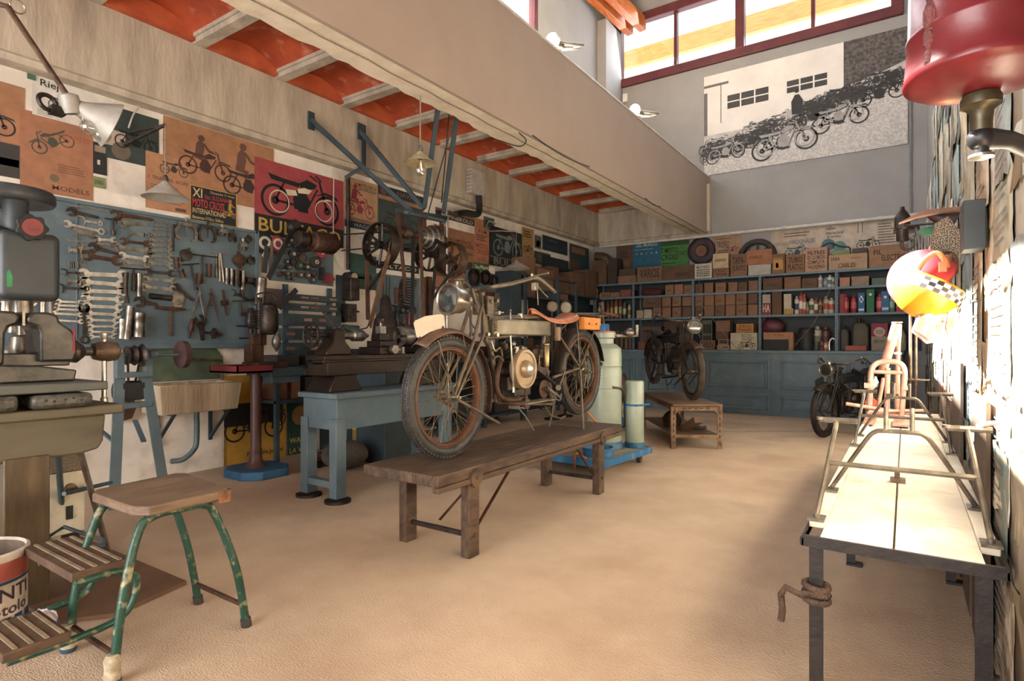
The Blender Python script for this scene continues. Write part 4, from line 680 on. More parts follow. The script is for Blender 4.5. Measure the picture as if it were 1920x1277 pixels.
# board of grinding wheels
a = wx(505, 443, XL + .02); c_ = wx(625, 537, XL + .02)
gb2 = thing('wheel_board', 'blue board hung with grinding wheels below the yellow letters', 'tool board', (XL, a.y, c_.z))
ob('panel', B().bx(.004, .022, 0, c_.y - a.y, 0, a.z - c_.z), M_blue, gb2, .002)
ob('edge_frame', B().bx(.004, .03, 0, c_.y - a.y, a.z - c_.z - .012, a.z - c_.z + .008), col('#b3aca0'), gb2)
for i, (x, y, r, cc, hub) in enumerate([(672,195,28,'#2f2d2c','#b8b2a6'),(745,205,18,'#5c4038','#3a302c'),(812,218,56,'#26272a','#1a1a1c'),(872,215,44,'#a8383c','#d0c0b4'),(990,262,60,'#b03c40','#cfd0c4'),(725,278,42,'#3a3532','#c9c2b4'),(815,312,42,'#4c4034','#6a5a48'),(935,352,58,'#3f342e','#c0b29c'),(665,348,26,'#35302d','#cfc8ba'),(728,348,36,'#33302e','#4a423c'),(786,384,46,'#36352f','#5aa078'),(852,398,36,'#3a302a','#cfc4b0'),(685,400,26,'#3a3836','#a8a296'),(604,460,28,'#4c3834','#5a443e'),(676,456,22,'#5c4c42','#a88f70'),(724,464,20,'#4a4440','#6b5f54'),(792,470,30,'#54443a','#cdbd9c'),(862,476,30,'#5a4838','#c9b088'),(914,456,34,'#3c362f','#5a5044'),(905,517,34,'#34343a','#8f8f96'),(680,498,18,'#4c403a','#6b5f54'),(727,506,18,'#4c403a','#7a6a58'),(610,398,22,'#454038','#6b5f54'),(640,262,20,'#3c3836','#5f5850')]):
    p = c8(x, y); R_ = r / 4.912 * 0.0052
    tone = {'#a': 'red', '#b': 'bright red'}.get(cc[:2], 'dark')
    g = solo('grinding_wheel', B().lathe([(R_ * .3, .0), (R_, 0), (R_, .03), (R_ * .3, .036)], n=20), [col(cc)], '%s grinding wheel on the blue board, %s place counted along its rows' % (tone, (NTH[i] if i < 20 else ['twenty-first', 'twenty-second', 'twenty-third', 'twenty-fourth'][i-20])), 'grinding wheel', 'grinding wheels on the board', M=face(p, 'L'))
    ob('hub', B().ring((0, 0), R_ * .38, R_ * .2, .03, .042, 14), col(hub, .5), g)
p = c8(1045, 505); solo('wire_guard', B().prism([(-.09, 0), (-.04, .06), (.05, .06), (.1, .0), (.03, -.06), (-.05, -.055)], 0, .02), col('#7c2c32'), 'dark red eye-shaped piece at the lower right of the wheel board', 'guard', M=face(p, 'L'))
p = c8(990, 460); solo('oil_stone', B().bx(-.02, .02, -.07, .07, 0, .03), M_black, 'black upright stone on the wheel board left of the red eye piece', 'stone', M=face(p, 'L'))
for (x, y, r, cc, h, lab) in ((455, 178, .10, '#1e1f22', '#b9b3a8', 'black tyre-like ring with a pale hub hanging between the two boards'), (575, 188, .085, '#a03438', '#d0c4b8', 'red-rimmed disc hanging behind the ring between the two boards')):
    p = c8(x, y, XL + .01); g = solo('hanging_disc', B().lathe([(r*.4, 0), (r, 0), (r, .035), (r*.4, .04)], n=26), col(cc), lab, 'disc', M=face(p, 'L')); ob('hub', B().ring((0, 0), r*.66, r*.26, .035, .044, 20), col(h), g)
for (p0, p1, w, cc, lab) in (((520, 175), (455, 300), .025, '#c2bba9', 'pale paper strip hanging between the boards'), ((495, 200), (470, 450), .05, '#3a3532', 'dark belt strap hanging between the boards'), ((540, 170), (530, 370), .03, '#6a5a50', 'brown strap hanging between the boards')):
    a = c8(*p0, XL + .07); c_ = c8(*p1, XL + .06); solo('strap', B().bar(a, c_, w, .006, (1, 0, 0)), col(cc), lab, 'strap')
a = c8(445, 500, XL + .10); c_ = c8(420, 755, XL + .10); solo('metal_tube', B().lathe([(.04, 0), (.05, .01), (.05, (a-c_).length), (.04, (a-c_).length + .01)], c_, a - c_, 16), M_steel, 'steel tube hanging upright at the right edge of the tool board', 'tube')
solo('panel_board', B().bx(XL + .002, XL + .02, c8(450, 600).y, c8(660, 600).y, c8(500, 770).z, c8(500, 590).z), mat('mauve_board', '#5a5050', '#4a4242', 3), 'plain mauve-grey board on the wall behind the bench drill', 'board')
# parts rack: two posts and seven rails with small label drawers
rk = thing('parts_rack', 'dark wall rack of horizontal rails with small drawers behind the lathe', 'rack', (XL, c8(860, 600).y, 1.0))
O4 = Vector(rk.location)
for x, y0_, y1_ in ((663, 555, 1235), (1070, 595, 1210)):
    a = c8(x, y0_, XL + .03); c_ = c8(x, y1_, XL + .03); ob('post', B().bar(a - O4, c_ - O4, .05, .03, (1, 0, 0)), M_blued, rk)
for (y, xr, h, nd) in ((655, 1135, .045, 5), (745, 1135, .05, 5), (853, 1180, .085, 4), (990, 1185, .085, 5), (1125, 1080, .085, 4), (1240, 1090, .09, 4)):
    a = c8(690 if h < .06 else 640, y, XL + .09); c_ = c8(xr, y, XL + .09); c_.z = a.z
    r_ = ob('rail', B().bx(a.x - O4.x - .08, a.x - O4.x, a.y - O4.y, c_.y - O4.y, a.z - O4.z - h, a.z - O4.z + h * .4).bx(a.x - O4.x - .02, a.x - O4.x + .03, a.y - O4.y, c_.y - O4.y, a.z - O4.z - h, a.z - O4.z - h + .012), M_blued, rk)
    for i in range(nd):
        yy = a.y - O4.y + (c_.y - a.y) * (i + .62) / nd
        ob('label_slot', B().bx(a.x - O4.x + .0, a.x - O4.x + .006, yy - .045, yy + .045, a.z - O4.z - h * .45, a.z - O4.z - h * .1), [col('#8f5f44'), col('#3a4044'), col('#b08468')][(i * 7 + int(y)) % 3], r_)
# wall box with round gauge
a = wx(640, 505, XL); c_ = wx(657, 565, XL); bx_ = thing('gauge_box', 'dark narrow wall box with a round dial on top right of the rack', 'gauge box', (XL, a.y, c_.z)); w = c_.y - a.y; h = a.z - c_.z
ob('body', B().bx(.0, .16, 0, w, 0, h * .72).lathe([(w*.5, 0), (w*.5, .14)], (0, w/2, h * .74), (1, 0, 0), 22), M_iron, bx_, .01)
ob('dial', B().lathe([(w*.32, 0), (w*.32, .01)], (.14, w/2, h * .76), (1, 0, 0), 20), col('#a39371'), bx_)
ob('backing', B().bx(.0, .02, -w*.6, w*.3, -.25, h * .8), M_blued, bx_); ob('switch', B().bx(0, .14, -.02, w*.8, -.24, -.04).cyl((.1, w*.6, -.12), (.1, w*1.3, -.12), .012, n=8), M_iron, bx_, .01)
solo('conduit', B().cyl((XL + .04, (a.y + c_.y) / 2, a.z), (XL + .04, (a.y + c_.y) / 2, wx(648, 330, XL + .04).z), .022, n=10), M_iron, 'dark upright conduit rising from the gauge box to the beam', 'pipe')
a = wx(642, 560, XL + .1)
# hex key board under the second black banner
kb = thing('hex_key_board', 'blue board of hanging hex keys below the black BULTACO banner', 'tool board', (XL, wx(704, 515, XL).y, wx(784, 600, XL).z)); w = wx(784, 600, XL).y - wx(704, 515, XL).y; h = wx(704, 512, XL).z - wx(784, 600, XL).z
ob('panel', B().bx(.004, .02, 0, w, 0, h), M_blue, kb)
for i in range(12):
    z = h * (.93 - i * .062); y = w * (.55 + .025 * sin(i)); L = w * (.36 - .016 * i)
    ob('hex_key', B().tube([(.03, y + L, z), (.03, y + .02, z + .01), (.03, y - .02, z - .05), (.03, y - .03, z - .14)], .009, 6), M_iron, kb)
for i in range(3): ob('hanging_wire', B().tube([(.03, w * (.14 + .07*i), h * .95), (.03, w * (.13 + .07*i), h * .45)], .004, 5), M_iron, kb)
for i in range(5): ob('hook', B().tor((.03, w * (.35 + .12 * i), h * .22), .045, .010, (1, 0, 0), 14, 6), M_iron, kb)
ob('red_clamp', B().bx(.02, .05, w * .38, w * .46, h * .35, h * .72), col('#5a302c'), kb, .008)
# small tools ledge: dark bottles, screwdriver, orange cylinder
solo('ledge', B().bx(XL, XL + .18, wx(700, 600, XL).y, wx(790, 600, XL).y, 1.31, 1.33), M_blued, 'narrow dark ledge below the hex key board', 'ledge')
for i, (px, hh, cc) in enumerate(((722, .22, '#23262a'), (733, .30, '#2b2a2c'), (745, .26, '#1d1f22'), (757, .18, '#4c3a34'), (768, .20, '#8f3a2c'), (776, .16, '#b5553a'))):
    p = wx(px, 600, XL + .10); solo('oil_bottle' if i < 4 else 'spray_can', B().lathe([(.03, 0), (.035, .01), (.035, hh * .6), (.014, hh * .8), (.012, hh)], n=12), col(cc, .4), '%s small %s on the dark ledge under the hex keys' % (NTH[i], 'dark bottle' if i < 4 else 'red can'), 'bottle' if i < 4 else 'can', 'bottles on the ledge', M=TR(p.x, p.y, 1.331))
# small round gauges board (right) with lamps
a = wx(873, 505, XL + .02); c_ = wx(957, 578, XL + .02)
hb2 = thing('gauge_board', 'blue board carrying round headlamp rings right of the shaft belts', 'tool board', (XL, a.y, c_.z)); w = c_.y - a.y; h = a.z - c_.z
ob('panel', B().bx(.004, .02, 0, w, 0, h), M_blue, hb2)
for i, (fy, fz, r) in enumerate(((.16, .80, .13), (.40, .84, .11), (.58, .78, .09), (.75, .70, .08), (.2, .35, .08), (.85, .42, .09))): 
    q = ob('lamp_ring', B().ring((0, 0), r, r * .25, 0, .05, 24, face(Vector((.02, w * fy, h * fz)), 'L')), M_iron, hb2)
    ob('ring_glass', B().lathe([(r * .7, 0), (r * .5, .02)], (.03, w * fy, h * fz), (1, 0, 0), 20), col('#4a3a34', .3), q)
ob('boxed_flashlight', B().bx(.02, .09, w * .42, w * .52, h * .05, h * .42), col('#6e2a28', .5), hb2, .006); ob('boxed_flashlight', B().bx(.02, .09, w * .56, w * .68, h * .02, h * .42), col('#7a6a50', .5), hb2, .006)
solo('file_cabinet', B().bx(XL + .001, XL + .3, wx(958, 560, XL + .3).y, wx(978, 560, XL + .3).y, .95, wx(955, 506, XL + .3).z), M_blued, 'upright blue end panel between the gauge board and the side shelves', 'cabinet', bev=.006)
# ---------------------------------------------------------------- blue lathe table and lathe
tb = thing('lathe_table', 'blue painted table with deep apron and round metal feet under the lathe', 'table', (-3.56, 3.33, 0))
ob('top', B().bx(-.22, .22, -.62, .80, .745, .785), M_blue, tb, .008)
ob('apron', B().bx(-.19, .195, -.59, .77, .52, .745), M_blue, tb, .004)
for x in (-.165, .165):
    for y in (-.56, .62):
        l = ob('leg', B().bx(x - .04, x + .04, y - .045, y + .045, .03, .60), M_blue, tb, .004); ob('foot', B().lathe([(.095, 0), (.095, .018), (.05, .028)], (x, y, 0), n=20), M_iron, l)
ob('stretcher', B().bx(-.16, .16, -.60, -.54, .10, .15), M_blue, tb, .004); ob('stretcher', B().bx(-.16, .16, .5, .56, .10, .15), M_blue, tb, .004)
la = thing('lathe', 'dark brown bench lathe with chuck and handwheel on the blue table', 'lathe', (-3.60, 3.35, .787))
M_lathe = mat('oily_lathe_iron', '#33261f', '#241b17', 7, .38, .55, bump=.12, bsc=40)
def pf(b, pts, x0, x1): return prf(b, pts, x0, x1)
ob('foot', pf(B(), [(-.60, 0), (-.30, 0), (-.32, .05), (-.36, .12), (-.54, .12), (-.58, .05)], -.13, .14), M_lathe, la, .008); ob('foot', pf(B(), [(.36, 0), (.66, 0), (.62, .06), (.58, .12), (.42, .12), (.38, .06)], -.13, .14), M_lathe, la, .008)
ob('bed', B().bx(-.11, .12, -.60, .72, .12, .22).bx(-.10, .11, -.62, .74, .235, .27).bx(-.06, .07, -.6, .72, .2, .25), M_lathe, la, .005)
ts = ob('tailstock', pf(B(), [(-.58, .27), (-.34, .27), (-.35, .32), (-.40, .37), (-.41, .46), (-.50, .47), (-.52, .36), (-.57, .31)], -.06, .08), M_lathe, la, .01)
ob('handwheel', B().tor((.01, -.66, .42), .085, .012, (0, 1, 0), 26, 8).cyl((.01, -.66, .42), (.01, -.5, .42), .018).bar((.01 - .08, -.66, .42), (.01 + .08, -.66, .42), .014).bar((.01, -.66, .34), (.01, -.66, .50), .014).cyl((.07, -.66, .46), (.07, -.75, .46), .01), M_lathe, la)
ob('tailstock_sleeve', B().lathe([(.012, 0), (.03, .03), (.03, .13), (.045, .14), (.045, .24), (.03, .26), (.012, .30)], (.01, -.42, .42), (0, 1, 0), 18), M_steel, la)
cr = ob('carriage', B().bx(-.10, .16, -.12, .12, .27, .33).bx(-.05, .12, -.08, .1, .33, .38).bx(-.02, .08, -.05, .06, .38, .44), M_lathe, la, .006); ob('tool_post', B().bx(.0, .06, -.03, .03, .44, .50).cyl((.03, 0, .5), (.03, 0, .54), .01).bar((.03, 0, .53), (.12, -.06, .55), .012).cyl((.16, 0, .31), (.20, 0, .31), .035).bar((.2, -.05, .31), (.2, .05, .31), .012), M_steel, cr)
ob('chuck', B().lathe([(.02, 0), (.085, .0), (.09, .01), (.09, .10), (.05, .11), (.05, .16)], (.01, .24, .42), (0, 1, 0), 28), M_steel, la)
for i in range(3): ob('chuck_jaw', B().bar((.01 + .02 * cos(i*2.1), .235, .42 + .02 * sin(i*2.1)), (.01 + .075 * cos(i*2.1), .235, .42 + .075 * sin(i*2.1)), .022, .03, (0, 1, 0)), M_iron, la)
ob('headstock', B().bx(-.10, .12, .40, .74, .27, .40).bx(-.06, .08, .42, .48, .40, .50).bx(-.06, .08, .66, .72, .40, .50), M_lathe, la, .01)
ob('cone_pulley', B().lathe([(.04, 0), (.10, .0), (.10, .05), (.08, .055), (.08, .105), (.06, .11), (.06, .16)], (.01, .49, .43), (0, 1, 0), 24), M_steel, la)
# dark milling head and clutter between lathe and wall
mh = thing('bench_shaper', 'dark cone-shaped machine head behind the lathe below the hex keys', 'machine', (-4.25, 4.05, 0))
ob('stand', B().bx(-.2, .2, -.2, .2, 0, .95), M_blued, mh, .01); ob('head', B().lathe([(.12, .95), (.15, 1.0), (.15, 1.08), (.10, 1.12), (.14, 1.18), (.11, 1.38), (.06, 1.45), (.05, 1.58), (.02, 1.62)], n=24), M_iron, mh); ob('side_handle', B().tube([(.1, .1, 1.35), (.2, .3, 1.25), (.22, .36, 1.1)], .015, 8), M_iron, mh)
# bench lamp with green shade beside the lathe
lm = thing('bench_lamp', 'small lamp with a dark green cone shade and clear bulb over the lathe', 'lamp', (-3.62, 2.98, 1.05)); 
ob('stem', B().tube([(0, 0, 0), (-.02, -.02, .22), (-.12, -.14, .40)], .008, 8).bx(-.02, .02, -.02, .02, .0, .22), M_iron, lm)
ob('shade', B().lathe([(.018, 0), (.03, .05), (.055, .12), (.052, .12), (.025, .05), (.014, .0)], (.0, .02, .23), (.2, .9, -.35), 20), mat('green_black_enamel', '#26332f', '#1e2826', 8, .35), lm)
ob('bulb', B().sph((.02, .12, .18), .035, 12), M_bulb, lm)
ob('switch_arm', B().tube([(.03, .14, .20), (.05, .22, .22), (.06, .26, .28)], .006, 6), M_iron, lm)
# two long drawer cabinets / low shelf under the rack, in shadow
lw = thing('low_shelf', 'dark blue low shelf with boards and crates between drill and lathe', 'shelf', (XL, 3.6, 0)); ob('shelf_board', B().bx(.0, .42, -.36, 1.6, .58, .61), M_blued, lw); ob('shelf_board', B().bx(.0, .42, -.36, 1.6, .90, .93), M_blued, lw)
for y in (-.36, .5, 1.5): ob('leg', B().bx(.37, .41, y, y + .04, 0, .93), M_blued, lw)
random.seed(5)
for i, (y, w, h, cc) in enumerate(((3.28, .12, .24, '#6b4632'), (3.44, .10, .26, '#8a5c40'), (3.60, .2, .2, '#3a3c3e'), (3.86, .22, .22, '#2c3438'), (4.14, .25, .18, '#4c3a30'), (4.48, .25, .22, '#26323a'))):
    solo('crate', B().bx(XL + .08, XL + .36, y, y + w, .612, .612 + h), col(cc), '%s of the dim boxes on the low shelf behind the lathe table' % NTH[i], 'box', 'boxes on the low shelf', bev=.004)
for i, (y, w, h, cc) in enumerate(((3.3, .24, .10, '#3a3430'), (3.62, .2, .14, '#2b2d30'), (3.95, .3, .09, '#4a4038'), (4.4, .3, .15, '#2a2f33'))):
    solo('tin', B().bx(XL + .06, XL + .34, y, y + w, .932, .932 + h), col(cc, .5), '%s dark tin on top of the low shelf behind the lathe' % NTH[i], 'tin', 'tins on the low shelf', bev=.004)
tk = thing('trolley_jack', 'red low trolley jack on the floor by the yellow poster', 'jack', (-4.55, 3.65, 0)); ob('frame', B().bx(-.08, .08, -.28, .28, .05, .10), col('#7c2a28', .5), tk, .01)
for y in (-.22, .22): ob('wheel', B().cyl((-.1, y, .035), (.1, y, .035), .035, n=14), M_iron, tk)
ob('lift_arm', B().bar((0, -.15, .1), (0, .2, .17), .06, .03), M_rust, tk)
solo('canvas_bag', B().sph((0, 0, .13), .2, 16, (1, 1.1, .66)), mat('grey_canvas', '#4c4740', '#38342f', 8, .9, bump=.5), 'sagging grey canvas bag on the floor under the lathe table', 'bag', M=TR(-4.25, 3.55, 0))
for i, (y, s_) in enumerate(((5.62, .3), (6.05, .26), (6.45, .32), (6.9, .3))):
    solo('motor_crate', B().bx(-.15, .15, -.17, .17, 0, s_), [col('#2a2e30'), col('#3c342e')][i % 2], '%s dark crate along the wall beyond the lathe table' % NTH[i], 'crate', 'dark crates along the wall', M=TR(XL + .25, y, .152), bev=.006)
ma = thing('floor_trestle', 'thin dark folding trestle standing beyond the lathe table legs', 'trestle', (-4.2, 4.9, 0)); 
for q in ((.0, .0), (.25, .12)): ob('leg', B().bar((q[0], q[1], 0), (q[0] - .06, q[1], .55), .02), M_blued, ma)
ob('top_rail', B().bar((-.06, 0, .55), (.19, .12, .55), .02), M_blued, ma)
# ---------------------------------------------------------------- overhead line shaft
ls = thing('line_shaft', 'dark overhead belt drive frame with struts, shaft and pulleys', 'line shaft', (-4.3, 4.6, 2.2)); O5 = Vector(ls.location)
def Q(px, py, X): return wx(px, py, X) - O5
p1 = Q(583, 225, -5.07); p2 = Q(675, 245, -5.07); e1 = Q(770, 396, -4.45); e2 = Q(795, 392, -4.3)
for p in (p1, p2): ob('wall_plate', B().bx(p.x - .005, p.x + .015, p.y - .035, p.y + .035, p.z - .1, p.z + .08), M_blued, ls)
ob('strut', B().bar(p1, e1, .045, .045), M_blued, ls); ob('strut', B().bar(p2, e2, .045, .045), M_blued, ls)
for (a, c_) in (((832, 205), (796, 388)), ((866, 232), (832, 398))):
    t_ = Q(*a, -3.55); t_.z = 3.72 - O5.z; ob('ceiling_strut', B().bar(t_, Q(*c_, -4.2), .045, .03), M_blued, ls)
ob('guide_rod', B().cyl(Q(852, 220, -3.6), Q(800, 410, -4.1), .008, n=6).cyl(Q(842, 215, -3.7), Q(828, 380, -4.2), .006, n=6), M_iron, ls)
ob('strut', B().bar(Q(682, 235, -5.05), Q(682, 312, -5.05), .035, .035, (1, 0, 0)).bar(Q(682, 312, -5.05), Q(648, 333, -5.18), .035, .02, (1, 0, 0)), M_blued, ls)
ob('cross_frame', B().bar(Q(745, 393, -4.45), Q(835, 408, -4.35), .06, .03).bar(Q(765, 400, -4.2), Q(830, 414, -4.1), .05, .03).bar(Q(745, 393, -4.45), Q(762, 398, -4.2), .05, .03).bar(Q(835, 408, -4.35), Q(832, 416, -4.1), .05, .03), M_blued, ls)
for (px, py) in ((752, 400), (795, 398), (828, 404)):
    t_ = Q(px, py, -4.3); q_ = t_.copy(); q_.z = 2.30 - O5.z; h_ = ob('hanger', B().bar(t_, q_, .05, .03).cyl(q_ - Vector((0, .05, 0)), q_ + Vector((0, .05, 0)), .05), M_rust, ls, .004)
ys = -.62; ye = .62; zs = 2.29 - O5.z
ob('shaft', B().cyl((0, ys, zs), (0, ye, zs), .018, n=10), M_brown, ls)
ob('cone_pulley', B().lathe([(.03, 0), (.07, 0), (.075, .05), (.095, .055), (.10, .11), (.12, .115), (.125, .17), (.145, .175), (.15, .24), (.12, .25)], (0, -.02, zs), (0, 1, 0), 28), M_steel, ls)
ob('hub_block', B().lathe([(.03, 0), (.055, .02), (.04, .06), (.06, .1), (.06, .16), (.03, .18)], (0, -.34, zs), (0, 1, 0), 16), M_brown, ls)
zb = 2.12 - O5.z; ob('lower_shaft', B().cyl((0, -.75, zb), (0, .62, zb), .016, n=10), M_iron, ls)
def pulley(y, z, R, w, m_, x=0):
    q = ob('pulley', B().lathe([(R - .012, 0), (R, 0), (R + .003, w/2), (R, w), (R - .012, w), (R - .012, 0)][:5], (x, y, z), (0, 1, 0), 36), m_, ls)
    bm = bmesh.new(); bm.from_mesh(q.data); bmesh.ops.delete(bm, geom=[f for f in bm.faces if len(f.verts) > 4], context='FACES_ONLY'); bm.to_mesh(q.data); bm.free()
    s_ = q.modifiers.new('rim', 'SOLIDIFY'); s_.thickness = .012
    b = B(); 
    for i in range(3): a = i * pi / 3 + .4; b.tube([(x + (R - .01) * cos(a), y + w/2, z + (R - .01) * sin(a)), (x, y + w/2 + .02, z), (x - (R - .01) * cos(a), y + w/2, z - (R - .01) * sin(a))], .014, 6)
    b.cyl((x, y + .0, z), (x, y + w, z), .04); ob('spokes', b, m_, q)
pulley(-.62, zb, .215, .11, M_iron); pulley(.10, zb, .19, .10, M_iron); pulley(.44, zb - .02, .20, .13, M_brown)
m_belt = mat('worn_leather_belt', '#5a3e30', '#3f2c24', 10, .6)
def belt(p, q, w=.035, m_=m_belt, up=(1, 0, 0)): ob('belt', B().bar(p, q, w, .007, up), m_, ls)
belt(Q(688, 490, -4.2), Q(690, 600, -4.0), .05); belt(Q(735, 455, -4.15), Q(693, 612, -3.9), .06, mat('pale_mended_belt', '#7a5a44', '#5c4232', 9, .6), (1, .3, 0)); belt(Q(746, 400, -4.3), Q(762, 560, -4.0), .05, m_belt); belt(Q(786, 400, -4.2), Q(795, 600, -3.6), .045); belt(Q(775, 440, -4.3), Q(772, 640, -3.7), .05, M_black)
belt(Q(816, 500, -4.2), Q(808, 590, -4.0), .045, M_black); belt(Q(855, 495, -4.25), Q(855, 580, -4.0), .045); belt(Q(853, 500, -4.2), Q(812, 560, -4.0), .035, M_black); belt(Q(722, 500, -4.2), Q(690, 545, -4.1), .035, M_black)
belt(Q(640, 440, -4.75), Q(770, 432, -4.35), .06, M_black, (0, 0, 1)); belt(Q(640, 470, -4.75), Q(790, 455, -4.3), .06, M_black, (0, 0, 1))
mo = thing('drive_motor', 'rust brown barrel motor on the wall driving the overhead belts', 'motor', wx(605, 455, -4.85))
ob('body', B().lathe([(.03, -.17), (.07, -.16), (.075, -.12), (.095, -.11), (.105, -.05), (.105, .12), (.09, .14), (.05, .15), (.05, .19)], (0, 0, 0), (0, 1, 0), 24), M_rust, mo); ob('pulley', B().lathe([(.03, -.30), (.075, -.29), (.075, -.2), (.03, -.18)], (0, 0, 0), (0, 1, 0), 20), M_iron, mo); ob('bracket', B().bar((0, 0, -.05), (-.38, 0, -.05), .06, .02), M_iron, mo)
# vertical pipes on the wall beyond the shaft
for (px, r, m_, lab) in ((838, .02, M_bright, 'bright slim pipe rising to the beam behind the pulleys'), (795, .03, M_rust, 'short rust brown upright pipe behind the belts')):
    a = wx(px, 395 if r < .03 else 520, XL + .05); solo('wall_pipe', B().cyl((XL + .05, a.y, .8), (XL + .05, a.y, a.z), r, n=10), m_, lab, 'pipe')
for px in (800,): solo('wall_batten', B().bx(XL, XL + .05, wx(798, 520, XL).y, wx(805, 520, XL).y, .9, wx(800, 519, XL).z), M_rust, 'narrow brown batten on the wall right of the hex key board', 'batten')
# conduit box on the beam with black elbow hose
jb = thing('junction_box', 'white louvred junction box on the concrete beam with a black elbow duct', 'junction box', wx(885, 345, -5.08)); 
ob('box', B().bx(.0, .10, -.13, .17, -.16, .18), col('#b9b0a4', .6), jb, .005)
for i in range(6): ob('louvre', B().bx(.01, .11, -.15, -.13, -.12 + i * .05, -.10 + i * .05), M_conc, jb)
ob('duct', B().tube(smooth([(.06, .08, -.16), (.07, .08, -.34), (.09, .0, -.44), (.12, -.3, -.48), (.15, -.55, -.55)], 6), .045, 12), M_black, jb)
# dark jointed arms carrying machine lamps in front of the boards
for (pts, X, lab, shade) in (([(503, 522), (550, 428)], XL + .12, 'black arm leaning across the wheel board up to the yellow letters', 1), ([(523, 578), (556, 543)], XL + .14, 'short black arm above the parts rack', 0)):
    t = thing('lamp_arm', lab, 'arm', wx(*pts[0], X)); o = Vector(t.location); P = [wx(*q, X) - o for q in pts]; ob('arm', B().bar(P[0], P[1], .05, .02, (1, 0, 0)), M_black, t, .003)
    if shade: ob('head', B().lathe([(.02, 0), (.05, .03), (.06, .12), (.03, .14)], P[1] + Vector((0, -.06, -.02)), (0, 1, .6), 14), M_black, t)
# ---------------------------------------------------------------- pendant lamps
def pendant(px, py, X, R, ztop, lab, mt, rod=True, bulb=True, h=.05):
    p = wx(px, py, X); t = thing('pendant_lamp', lab, 'lamp', p)
    ob('shade', B().lathe([(.02, h + .03), (.035, h + .01), (R * .55, h * .55), (R, -.01), (R + .005, -.015), (R - .008, -.012), (R * .5, h * .45), (.025, h)], n=36), mt, t)
    ob('socket', B().lathe([(.012, h + .08), (.022, h + .06), (.024, h - .01), (.02, h - .03)], n=14), M_steel, t)
    if bulb: ob('bulb', B().lathe([(.014, h - .03), (.018, h - .05), (.04, h - .1), (.043, h - .125), (.03, h - .155), (.001, h - .165)], n=16), M_bulb, t)
    if rod: ob('cord', B().cyl((0, 0, h + .06), (0, 0, ztop - p.z), .006, n=6), M_cord, t)
    return t, p
m_shade = mat('aged_cream_shade', '#b5a684', '#8f8266', 10, .4)
pendant(788, 303, -3.2, .125, 3.118, 'wide pendant lamp with clear bulb hanging from the middle beam', m_shade)
M_wsh = mat('white_enamel_shade', '#b3aca2', '#9a938a', 8, .3)
t, p = pendant(310, 368, -4.9, .165, wx(310, 234, -4.9).z, 'white bell pendant lamp hanging from a wall arm above the tool board', M_wsh, bulb=False, h=.09)
a = wx(310, 234, -4.9) - p; ob('wall_arm', B().bar(a, wx(232, 272, XL + .02) - p, .02).bar(a, wx(240, 250, XL + .02) - p, .015), M_iron, t)
t, p = pendant(968, 502, -4.7, .20, wx(968, 434, -4.7).z, 'white pendant lamp on a bent wall tube near the side shelves', M_wsh, bulb=False, h=.07)
ob('wall_tube', B().tube(smooth([wx(968, 434, -4.7) - p, wx(940, 433, -4.85) - p, wx(914, 432, -5.1) - p, wx(916, 415, -5.2) - p, wx(930, 420, -5.05) - p], 5), .010, 6), M_bright, t)
# large counterpoised arm lamp at the upper left, close to the camera
al = thing('arm_lamp', 'long dark tube arm with an aluminium shade and bare bulb at the upper left', 'lamp', wx(120, 190, -3.6)); o = Vector(al.location)
ob('arm', B().tube([wx(128, 182, -3.6) - o, wx(14, 12, -3.9) - o, wx(-20, 4, -4.0) - o], .014, 10), M_brown, al)
ob('joint_ring', B().tor(wx(33, 12, -3.9) - o, .035, .004, (1, .2, 0), 18, 6), M_bright, al)
ob('socket_cap', B().lathe([(.02, .05), (.045, .04), (.05, -.02), (.045, -.05), (.02, -.03)], (.02, .02, -.01), (.1, -.3, 1), 20), mat('dull_aluminium', '#9a948c', '#858078', 8, .55, .25), al)
ob('shade', B().lathe([(.035, 0), (.05, .03), (.13, .16), (.127, .162), (.045, .035), (.03, .0)], (.03, .05, -.02), (.15, .95, -.35), 28), MATS['dull_aluminium'], al)
for dy, dz in ((.09, -.12), (.15, -.14)): ob('bulb', B().sph((.06, dy, dz), .042, 14).cyl((.03, dy - .03, -.03), (.05, dy - .01, dz + .03), .018, n=10), M_bulb, al)
ob('clamp', B().tor((.0, -.07, -.03), .04, .012, (1, .2, .2), 16, 6).bx(-.03, .03, -.06, .0, -.08, -.04), M_iron, al)
solo('power_cord', B().tube(smooth([wx(240, 190, XL + .02), wx(262, 196, XL + .02), wx(250, 215, XL + .03), wx(241, 240, XL + .03)], 6), .007, 6), M_wsh, 'white twisted cord looping down from the wall above the torn green poster', 'cord')
solo('power_cord', B().tube(smooth([wx(626, 315, XL + .03), wx(625, 440, XL + .03), wx(626, 475, XL + .03), wx(640, 505, XL + .03)], 6), .006, 6), M_wsh, 'pale cord hanging down the right edge of the red poster', 'cord')

